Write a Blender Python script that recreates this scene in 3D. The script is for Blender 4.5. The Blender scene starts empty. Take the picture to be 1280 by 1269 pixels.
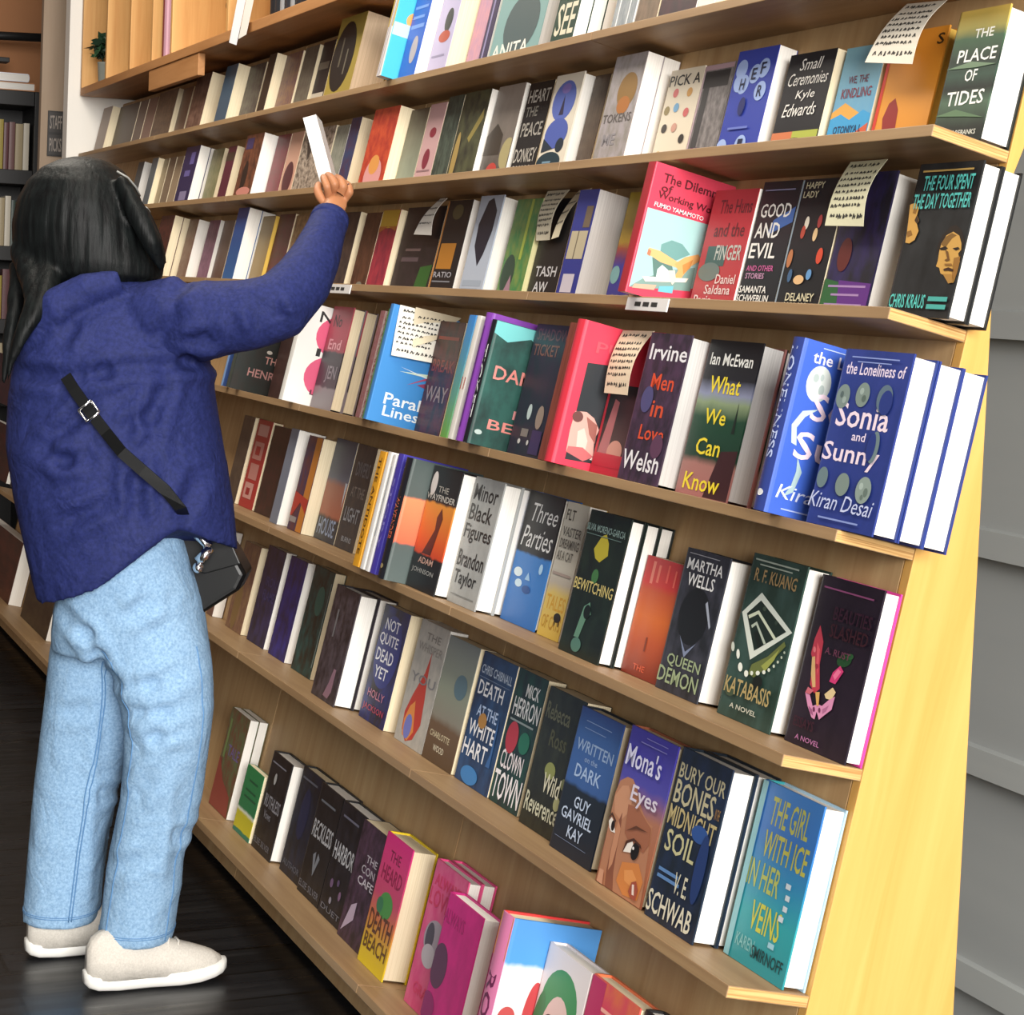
import bpy, bmesh, math, random
from mathutils import Matrix, Vector
random.seed(7)
C = bpy.context.scene.collection
D = bpy.data
sc = bpy.context.scene
# ------------------------------------------------------------------ camera, world, lights
cam = D.cameras.new('camera'); co = D.objects.new('camera', cam); C.objects.link(co)
_r = Vector((0.399842, 0.915623, 0.041956)); _u = Vector((-0.062310, -0.018515, 0.997885)); _f = Vector((-0.914464, 0.401611, -0.049650))
co.matrix_world = Matrix(((_r.x, _u.x, -_f.x, 2.08249), (_r.y, _u.y, -_f.y, -1.37067), (_r.z, _u.z, -_f.z, 1.39970), (0, 0, 0, 1)))
cam.sensor_width = 36; cam.lens = 2450 * 36 / 1280; cam.shift_y = -150 / 1280
cam.clip_start = .05; cam.clip_end = 60
sc.camera = co
sc.view_settings.view_transform = 'Standard'; sc.view_settings.look = 'None'
sc.view_settings.exposure = 0.0; sc.view_settings.gamma = 1; sc.view_settings.use_curve_mapping = False
wd = D.worlds.new('world'); sc.world = wd; wd.use_nodes = True
wd.node_tree.nodes['Background'].inputs[0].default_value = (1.0, .93, .86, 1)
wd.node_tree.nodes['Background'].inputs[1].default_value = .17
def area(name, loc, target, sx, sy, power, col):
    l = D.lights.new(name, 'AREA'); l.shape = 'RECTANGLE'; l.size = sx; l.size_y = sy; l.energy = power; l.color = col
    o = D.objects.new(name, l); C.objects.link(o); o.location = loc
    o.rotation_euler = (Vector(target) - Vector(loc)).to_track_quat('-Z', 'Y').to_euler(); return o
area('window_daylight', (8.2, -1.9, 3.0), (-1.5, .0, 1.1), 4.0, 3.2, 1500, (1.0, .97, .93))
area('ceiling_light', (-1.8, -.75, 3.3), (-1.8, -.45, .6), 5.5, .7, 100, (1.0, .92, .80))
# ------------------------------------------------------------------ materials
def lin(h):
    v = [int(h[i:i+2], 16) / 255 for i in (0, 2, 4)]
    return tuple((c / 12.92 if c <= .04045 else ((c + .055) / 1.055) ** 2.4) for c in v) + (1,)
MC = {}
def newmat(key, rough, spec=.5):
    m = D.materials.new(key); m.use_nodes = True; b = m.node_tree.nodes['Principled BSDF']
    b.inputs['Roughness'].default_value = rough; b.inputs['Specular IOR Level'].default_value = spec
    return m, m.node_tree, b
def N(nt, typ, **kw):
    n = nt.nodes.new(typ)
    for k, v in kw.items():
        if k in n.inputs: n.inputs[k].default_value = v
        else: setattr(n, k, v)
    return n
def ramp(nt, fac, stops):
    r = nt.nodes.new('ShaderNodeValToRGB'); e = r.color_ramp.elements
    while len(e) < len(stops): e.new(.5)
    for i, (p, c) in enumerate(stops): e[i].position = p; e[i].color = c
    nt.links.new(fac, r.inputs[0]); return r
def mat(c, rough=.42, spec=.45):
    """c: hex | ('n',a,b,scale) noise print | ('g',foot,head) blended print | ('b',[(v,hex)..]) banded print"""
    key = repr((c, rough, spec))
    if key in MC: return MC[key]
    m, nt, b = newmat('print' if isinstance(c, tuple) else 'paint_' + c, rough, spec)
    if isinstance(c, str): b.inputs['Base Color'].default_value = lin(c)
    else:
        tc = nt.nodes.new('ShaderNodeTexCoord')
        if c[0] == 'n':
            nz = N(nt, 'ShaderNodeTexNoise', Scale=float(c[3]), Detail=4.0, Roughness=.6); nt.links.new(tc.outputs['Generated'], nz.inputs['Vector'])
            r = ramp(nt, nz.outputs[0], [(.36, lin(c[1])), (.64, lin(c[2]))])
        else:
            sp = nt.nodes.new('ShaderNodeSeparateXYZ'); nt.links.new(tc.outputs['Generated'], sp.inputs[0])
            nz = N(nt, 'ShaderNodeTexNoise', Scale=5.0, Detail=3.0); nt.links.new(tc.outputs['Generated'], nz.inputs['Vector'])
            ma = N(nt, 'ShaderNodeMath', operation='MULTIPLY_ADD'); nt.links.new(nz.outputs[0], ma.inputs[0]); ma.inputs[1].default_value = .05 if c[0] == 'b' else .35
            ad = N(nt, 'ShaderNodeMath', operation='ADD'); nt.links.new(sp.outputs[2], ad.inputs[0]); ad.inputs[1].default_value = -.025 if c[0] == 'b' else -.17
            nt.links.new(ad.outputs[0], ma.inputs[2])
            st = [(0, lin(c[1])), (1, lin(c[2]))] if c[0] == 'g' else [(p, lin(h)) for p, h in c[1]]
            r = ramp(nt, ma.outputs[0], st)
        nt.links.new(r.outputs[0], b.inputs['Base Color'])
    MC[key] = m; return m
def pages_mat(c1, c2):
    key = 'pages' + c1
    if key in MC: return MC[key]
    m, nt, b = newmat('paper_pages', .8, .2)
    tc = nt.nodes.new('ShaderNodeTexCoord'); mp = N(nt, 'ShaderNodeMapping'); mp.inputs['Scale'].default_value = (3, 900, 3)
    nz = N(nt, 'ShaderNodeTexNoise', Scale=1.0, Detail=2.0)
    nt.links.new(tc.outputs['Object'], mp.inputs[0]); nt.links.new(mp.outputs[0], nz.inputs['Vector'])
    r = ramp(nt, nz.outputs[0], [(.3, lin(c2)), (.7, lin(c1))]); nt.links.new(r.outputs[0], b.inputs['Base Color'])
    MC[key] = m; return m
PG = dict(w=('f2efe9', 'e4e0d8'), cr=('ecdfc2', 'd8c8a4'), g=('dcdad6', 'c4c2be'), tan=('d8c0a4', 'bca488'), y=('e4c060', 'd0a848'), lc=('e8e0b0', 'd0cc90'))
def wood(name, c1, c2, axis=0, rough=.5, sc_=1.0):
    m, nt, b = newmat(name, rough, .35)
    tc = nt.nodes.new('ShaderNodeTexCoord'); mp = N(nt, 'ShaderNodeMapping')
    s = [26, 26, 26]; s[axis] = 1.6; mp.inputs['Scale'].default_value = [v * sc_ for v in s]
    nz = N(nt, 'ShaderNodeTexNoise', Scale=1.0, Detail=5.0, Roughness=.62, Distortion=.6)
    nt.links.new(tc.outputs['Object'], mp.inputs[0]); nt.links.new(mp.outputs[0], nz.inputs['Vector'])
    r = ramp(nt, nz.outputs[0], [(.3, lin(c1)), (.7, lin(c2))]); nt.links.new(r.outputs[0], b.inputs['Base Color'])
    bp = N(nt, 'ShaderNodeBump', Strength=.08); nt.links.new(nz.outputs[0], bp.inputs['Height']); nt.links.new(bp.outputs[0], b.inputs['Normal'])
    return m
def ply(name):
    m, nt, b = newmat(name, .55, .3)
    tc = nt.nodes.new('ShaderNodeTexCoord'); mp = N(nt, 'ShaderNodeMapping'); mp.inputs['Scale'].default_value = (2, 6, 420)
    nz = N(nt, 'ShaderNodeTexNoise', Scale=1.0, Detail=2.0); nt.links.new(tc.outputs['Object'], mp.inputs[0]); nt.links.new(mp.outputs[0], nz.inputs['Vector'])
    r = ramp(nt, nz.outputs[0], [(.35, lin('b07f48')), (.6, lin('dcb274'))]); nt.links.new(r.outputs[0], b.inputs['Base Color']); return m
M_SHELF = wood('shelf_birch', '8c6e4e', 'a68863', 0)
M_BACK = wood('birch_back_panel', 'a8855a', 'bc9d72', 2, .6)
M_SIDE = wood('maple_side_panel', 'd39e50', 'dfae62', 2, .5)
M_PLY = ply('plywood_edge')
# ------------------------------------------------------------------ mesh helpers
class MB:
    def __init__(s): s.v = []; s.f = []; s.mi = []; s.ms = []
    def m(s, mt):
        if mt not in s.ms: s.ms.append(mt)
        return s.ms.index(mt)
    def add(s, vs, fs, mt):
        o = len(s.v); k = s.m(mt); s.v += [tuple(v) for v in vs]
        for f in fs: s.f.append([i + o for i in f]); s.mi.append(k)
        return s
    def box(s, a, b, mt, ch=0):
        x0, y0, z0 = a; x1, y1, z1 = b
        vs = [(x0, y0, z0), (x1, y0, z0), (x1, y1, z0), (x0, y1, z0), (x0, y0, z1), (x1, y0, z1), (x1, y1, z1), (x0, y1, z1)]
        return s.add(vs, [(0, 3, 2, 1), (4, 5, 6, 7), (0, 1, 5, 4), (1, 2, 6, 5), (2, 3, 7, 6), (3, 0, 4, 7)], mt)
    def prism(s, pts, mt, axis, a, b):
        """pts: 2D polygon extruded along axis between a and b"""
        n = len(pts)
        def P(p, t):
            return {0: (t, p[0], p[1]), 1: (p[0], t, p[1]), 2: (p[0], p[1], t)}[axis]
        vs = [P(p, a) for p in pts] + [P(p, b) for p in pts]
        fs = [list(range(n))[::-1], list(range(n, 2 * n))] + [(i, (i + 1) % n, (i + 1) % n + n, i + n) for i in range(n)]
        return s.add(vs, fs, mt)
    def tube(s, pts, r, mt, seg=10, cap=True):
        pts = [Vector(p) for p in pts]; rs = r if isinstance(r, (list, tuple)) else [r] * len(pts)
        vs = []; fs = []; n = len(pts)
        ref = Vector((0, 0, 1)); t0 = (pts[1] - pts[0]).normalized()
        if abs(t0.dot(ref)) > .9: ref = Vector((1, 0, 0))
        a = t0.cross(ref).normalized()
        for i, p in enumerate(pts):
            t = (pts[min(i + 1, n - 1)] - pts[max(i - 1, 0)]).normalized()
            a = (a - t * a.dot(t)).normalized(); b2 = t.cross(a)
            for k in range(seg):
                an = 2 * math.pi * k / seg; vs.append(p + (a * math.cos(an) + b2 * math.sin(an)) * rs[i])
        for i in range(n - 1):
            for k in range(seg):
                fs.append((i * seg + k, i * seg + (k + 1) % seg, (i + 1) * seg + (k + 1) % seg, (i + 1) * seg + k))
        if cap: fs += [list(range(seg))[::-1], list(range((n - 1) * seg, n * seg))]
        return s.add(vs, fs, mt)
    def rings(s, rings, mt, cap=True):
        n = len(rings[0]); vs = [p for r in rings for p in r]; fs = []
        for i in range(len(rings) - 1):
            for k in range(n): fs.append((i * n + k, i * n + (k + 1) % n, (i + 1) * n + (k + 1) % n, (i + 1) * n + k))
        if cap: fs += [list(range(n))[::-1], list(range((len(rings) - 1) * n, len(rings) * n))]
        return s.add(vs, fs, mt)
    def ball(s, c, r, mt, nu=16, nv=10):
        rx, ry, rz = r if isinstance(r, (tuple, list)) else (r, r, r); vs = []; fs = []
        for j in range(1, nv):
            ph = math.pi * j / nv
            for i in range(nu):
                th = 2 * math.pi * i / nu; vs.append((c[0] + rx * math.sin(ph) * math.cos(th), c[1] + ry * math.sin(ph) * math.sin(th), c[2] + rz * math.cos(ph)))
        t = len(vs); vs += [(c[0], c[1], c[2] + rz), (c[0], c[1], c[2] - rz)]
        for j in range(nv - 2):
            for i in range(nu): fs.append((j * nu + i, (j + 1) * nu + i, (j + 1) * nu + (i + 1) % nu, j * nu + (i + 1) % nu))
        for i in range(nu): fs.append((t, i, (i + 1) % nu)); fs.append((t + 1, (nv - 2) * nu + (i + 1) % nu, (nv - 2) * nu + i))
        return s.add(vs, fs, mt)
    def build(s, name, parent=None, smooth=False, bevel=0, mw=None):
        me = D.meshes.new(name); me.from_pydata(s.v, [], s.f)
        for mt in s.ms: me.materials.append(mt)
        me.polygons.foreach_set('material_index', s.mi)
        if smooth: me.polygons.foreach_set('use_smooth', [True] * len(me.polygons))
        me.update()
        if bevel or smooth:
            bm = bmesh.new(); bm.from_mesh(me)
            bmesh.ops.recalc_face_normals(bm, faces=bm.faces)
            if bevel:
                es = [e for e in bm.edges if len(e.link_faces) == 2 and e.calc_face_angle(0) > .6]
                bmesh.ops.bevel(bm, geom=es, offset=bevel, segments=2, affect='EDGES', profile=.6)
            bm.to_mesh(me); bm.free()
        o = D.objects.new(name, me); C.objects.link(o)
        if parent: o.parent = parent
        if mw is not None: o.matrix_world = mw
        return o
def tag(o, label, cat, group=None):
    o['label'] = label; o['category'] = cat
    if group: o['group'] = group
    return o
def thing(name, label, cat, mw=None, group=None):
    o = D.objects.new(name, None); o.empty_display_size = .05; C.objects.link(o)
    if mw is not None: o.matrix_world = mw
    return tag(o, label, cat, group)
def struct(o): o['kind'] = 'structure'; return o
# text -> flat polygons inside the unit box
TXT = {}
def text_mesh(s, bold):
    k = (s, bold)
    if k in TXT: return TXT[k]
    cu = D.curves.new('lettering', 'FONT'); cu.body = s; cu.size = 1; cu.resolution_u = 2; cu.offset = bold; cu.space_character = 1.0
    o = D.objects.new('lettering', cu); C.objects.link(o)
    dg = bpy.context.evaluated_depsgraph_get(); dg.update()
    me = D.meshes.new_from_object(o.evaluated_get(dg))
    vs = [(v.co.x, v.co.y) for v in me.vertices]; fs = [list(p.vertices) for p in me.polygons]
    D.objects.remove(o); D.curves.remove(cu); D.meshes.remove(me)
    if vs:
        x0 = min(v[0] for v in vs); x1 = max(v[0] for v in vs); y0 = min(v[1] for v in vs); y1 = max(v[1] for v in vs)
        vs = [((x - x0) / max(x1 - x0, 1e-6), (y - y0) / max(y1 - y0, 1e-6)) for x, y in vs]
    TXT[k] = (vs, fs); return TXT[k]
def art(mb, items, P, rough=.42):
    """P(u,v,layer) -> 3D; printed artwork as inked shapes on the surface"""
    for L, it in enumerate(items):
        k = it[0]; lay = L + 1
        if k == 'r':
            _, a, b, c, d, col = it[:6]; pts = [(a, b), (c, b), (c, d), (a, d)]
        elif k == 'e':
            _, cu, cv, ru, rv, col = it[:6]; pts = [(cu + ru * math.cos(i * math.pi / 12), cv + rv * math.sin(i * math.pi / 12)) for i in range(24)]
        elif k == 'p': pts, col = it[1], it[2]
        else:
            _, s, a, b, c, d, col = it[:7]; st = it[7] if len(it) > 7 else ''
            vs, fs = text_mesh(s, .012 if 'i' not in st else .0)
            q = []
            for x, y in vs:
                if st == 'v': q.append(P(min(max(a + y * (c - a), 0), 1), d - x * (d - b), lay))
                else:
                    sh = .25 * (y - .5) * (d - b) * 1.4 if st == 'i' else 0
                    q.append(P(min(max(a + x * (c - a) + sh, 0), 1), b + y * (d - b), lay))
            mb.add(q, fs, mat(col, rough)); continue
        pts = [(min(max(u, .0), 1), min(max(v, 0), 1)) for u, v in pts]
        ar = sum(pts[i][0] * pts[(i + 1) % len(pts)][1] - pts[(i + 1) % len(pts)][0] * pts[i][1] for i in range(len(pts)))
        if ar < 0: pts = pts[::-1]
        pts = [p for i, p in enumerate(pts) if p != pts[i - 1]]
        mb.add([P(u, v, lay) for u, v in pts], [list(range(len(pts)))], mat(col, rough))
# ------------------------------------------------------------------ display frame (leaning shelves)
AL = 0.21713
ZF = 1.116
UNIT = Matrix.Translation((0, 0, ZF)) @ Matrix.Rotation(-AL, 4, 'X')
SH = dict(T=.772, A=.5294, B=.2894, C=0., D=-.29, E=-.5856, F=-.975)
SD = .1231
# ------------------------------------------------------------------ structure
def planks(name, c1, c2, seam, pw):
    m, nt, b = newmat(name, .32, .5)
    tc = nt.nodes.new('ShaderNodeTexCoord'); mp = N(nt, 'ShaderNodeMapping'); mp.inputs['Rotation'].default_value = (0, 0, math.radians(90))
    br = N(nt, 'ShaderNodeTexBrick', Scale=1.0); br.inputs['Brick Width'].default_value = 1.4; br.inputs['Row Height'].default_value = pw; br.inputs['Mortar Size'].default_value = .004
    br.inputs['Color1'].default_value = lin(c1); br.inputs['Color2'].default_value = lin(c2); br.inputs['Mortar'].default_value = lin(seam)
    nt.links.new(tc.outputs['Object'], mp.inputs[0]); nt.links.new(mp.outputs[0], br.inputs['Vector']); nt.links.new(br.outputs[0], b.inputs['Base Color'])
    mp2 = N(nt, 'ShaderNodeMapping'); mp2.inputs['Scale'].default_value = (30, 2, 1)
    nz = N(nt, 'ShaderNodeTexNoise', Scale=1.0, Detail=4.0); nt.links.new(tc.outputs['Object'], mp2.inputs[0]); nt.links.new(mp2.outputs[0], nz.inputs['Vector'])
    r = ramp(nt, nz.outputs[0], [(.3, (.22, .22, .22, 1)), (.75, (.48, .48, .48, 1))]); nt.links.new(r.outputs[0], b.inputs['Roughness'])
    bp = N(nt, 'ShaderNodeBump', Strength=.12); nt.links.new(nz.outputs[0], bp.inputs['Height']); nt.links.new(bp.outputs[0], b.inputs['Normal'])
    return m
struct(MB().box((-8.1, -4.5, -.05), (6.5, .95, 0), planks('black_floor_planks', '121315', '1b1c1f', '050505', .14)).build('floor'))
M_SID = mat(('n', 'a4a8a8', 'b0b4b2', 3), .6, .3)
sid = MB()
z = .391 - .3225 * 2
while z < 3.4:   # lapped grey boards: tilted face, drip lip, step above the lip
    yb = .45
    prof = [(yb + .035, z), (yb - .026, z), (yb - .022, z + .04), (yb - .012, z + .043), (yb + .004, z + .3225), (yb + .035, z + .3225)]
    sid.prism(prof, M_SID, 0, -8.1, 6.5); z += .3225
struct(sid.build('wall_right'))
struct(MB().box((-8.1, .5, 0), (6.5, .62, 3.4), mat('8c8c88', .8)).build('wall_back'))
struct(MB().box((-8.12, -4.5, 0), (-8.0, .95, 3.4), mat(('n', 'a8744c', '9c6a46', 3), .8)).build('wall_left'))
M_WH = mat('e6e2da', .6)
struct(MB().box((-5.92, .122, 0), (-5.83, .44, 3.2), M_WH).build('trim_1', bevel=.003))
struct(MB().box((-6.37, .104, 0), (-6.32, .44, 3.2), mat(('n', 'a08c78', '94806c', 3), .75)).build('trim_2', bevel=.004))
# ------------------------------------------------------------------ leaning display bookcases
ends = [0, -1.125, -2.25, -3.375, -4.5, -5.80]
DESC = ['birch display bookcase with the yellow-lit side panel, nearest the camera', 'leaning birch display bookcase second from the near side panel', 'leaning birch display bookcase behind the raised hand, third from the near end', "leaning birch display bookcase behind the person's back, fourth from the near end", 'leaning birch display bookcase ending at the white wall, farthest from the camera']
for i in range(5):
    x1, x0 = ends[i], ends[i + 1]
    t = thing('display_bookcase', DESC[i], 'bookcase', UNIT.copy(), 'leaning display bookcases along the wall')
    g = .0012
    MB().box((x0 + .002, SD, -1.10), (x1 - .002 - (.018 if i == 0 else 0), SD + .018, 1.012), M_BACK).build('back_panel', t)
    for k, s in SH.items():
        mb = MB(); mb.box((x0 + g, .0, s - .016), (x1 - g, SD, s), M_SHELF); 
        mb.mi[-3] = mb.m(M_PLY); mb.mi[-1] = mb.m(M_PLY)
        mb.build('shelf', t, bevel=.0012)
    MB().box((x0 + g, .012, -1.0), (x1 - g, .03, SH['F'] - .0165), M_SHELF).build('kick_board', t)
    if i == 0:
        ca, sa = math.cos(AL), math.sin(AL)
        def w2l(y, z): z -= ZF; return (y * ca - z * sa, y * sa + z * ca)
        # flat side panel: leaning front edge, upright rear edge, drawn in the leaning frame
        pts = [(SD, .985), (SD, -1.118)] + [w2l(.218, .012)] + [w2l(.218, 1.52)] + [(SD + .034, .62), (SD + .034, .985)]
        MB().prism(pts, M_SIDE, 0, -.018, 0.0).build('side_panel', t, bevel=.001)
    if i == 4:
        MB().prism([(SD, .985), (SD, -1.118), w2l(.218, .012), w2l(.218, 1.52), (SD + .034, .62), (SD + .034, .985)], M_SIDE, 0, x0, x0 + .018).build('side_panel', t, bevel=.001)
# ------------------------------------------------------------------ books
def darker(c): return c if isinstance(c, str) else (c[1] if c[0] in 'ng' else c[1][0][1])
def make_book(label, mw, w, h, t, k, pg, c, sp, items, sitems, group, plain=False):
    root = thing("book", label, "book", mw, group)
    hard = k[0] == 'h'; bt = .0028 if hard else .0011; ov = .0035 if hard else .0004
    base = mat(c); edge = mat(darker(c)); spm = mat(sp) if sp else edge
    bk = {'hp': mat('e0409c'), 'hb': mat('a8c8dc')}.get(k, edge)
    # front cover: solid board with a rounded hinge towards the spine
    mb = MB(); hg = .006 if hard else .002
    mb.prism([(0, .0022), (hg * .4, .0006), (hg, 0), (w, 0), (w, bt), (0, bt + .002)], base, 2, 0, h)
    if not plain: art(mb, items, lambda u, v, L: (.001 + u * (w - .002), -.00012 * L - .0001, .001 + v * (h - .002)))
    mb.build('cover', root)
    mb = MB(); mb.prism([(0, t - .0022), (hg, t), (w, t), (w, t - bt), (0, t - bt - .002)], bk, 2, 0, h); mb.build('back_cover', root)
    # rounded spine
    bu = .0035 if hard else .0008; q = [( -bu * math.sin(math.pi * j / 8), .0018 + (t - .0036) * j / 8) for j in range(9)]
    mb = MB(); mb.prism(q + [(.0014, t - .0018), (.0014, .0018)], spm, 2, 0, h)
    if sitems and not plain: art(mb, sitems, lambda u, v, L: (-bu * math.sin(math.pi * min(max(1 - u, 0), 1)) - .0004 - .00012 * L, .0018 + (t - .0036) * (1 - u), .001 + v * (h - .002)))
    mb.build('spine', root)
    MB().box((.0016, bt, ov), (w - ov, t - bt, h - ov), pages_mat(*PG[pg])).build('page_block', root)
    return root
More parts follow.
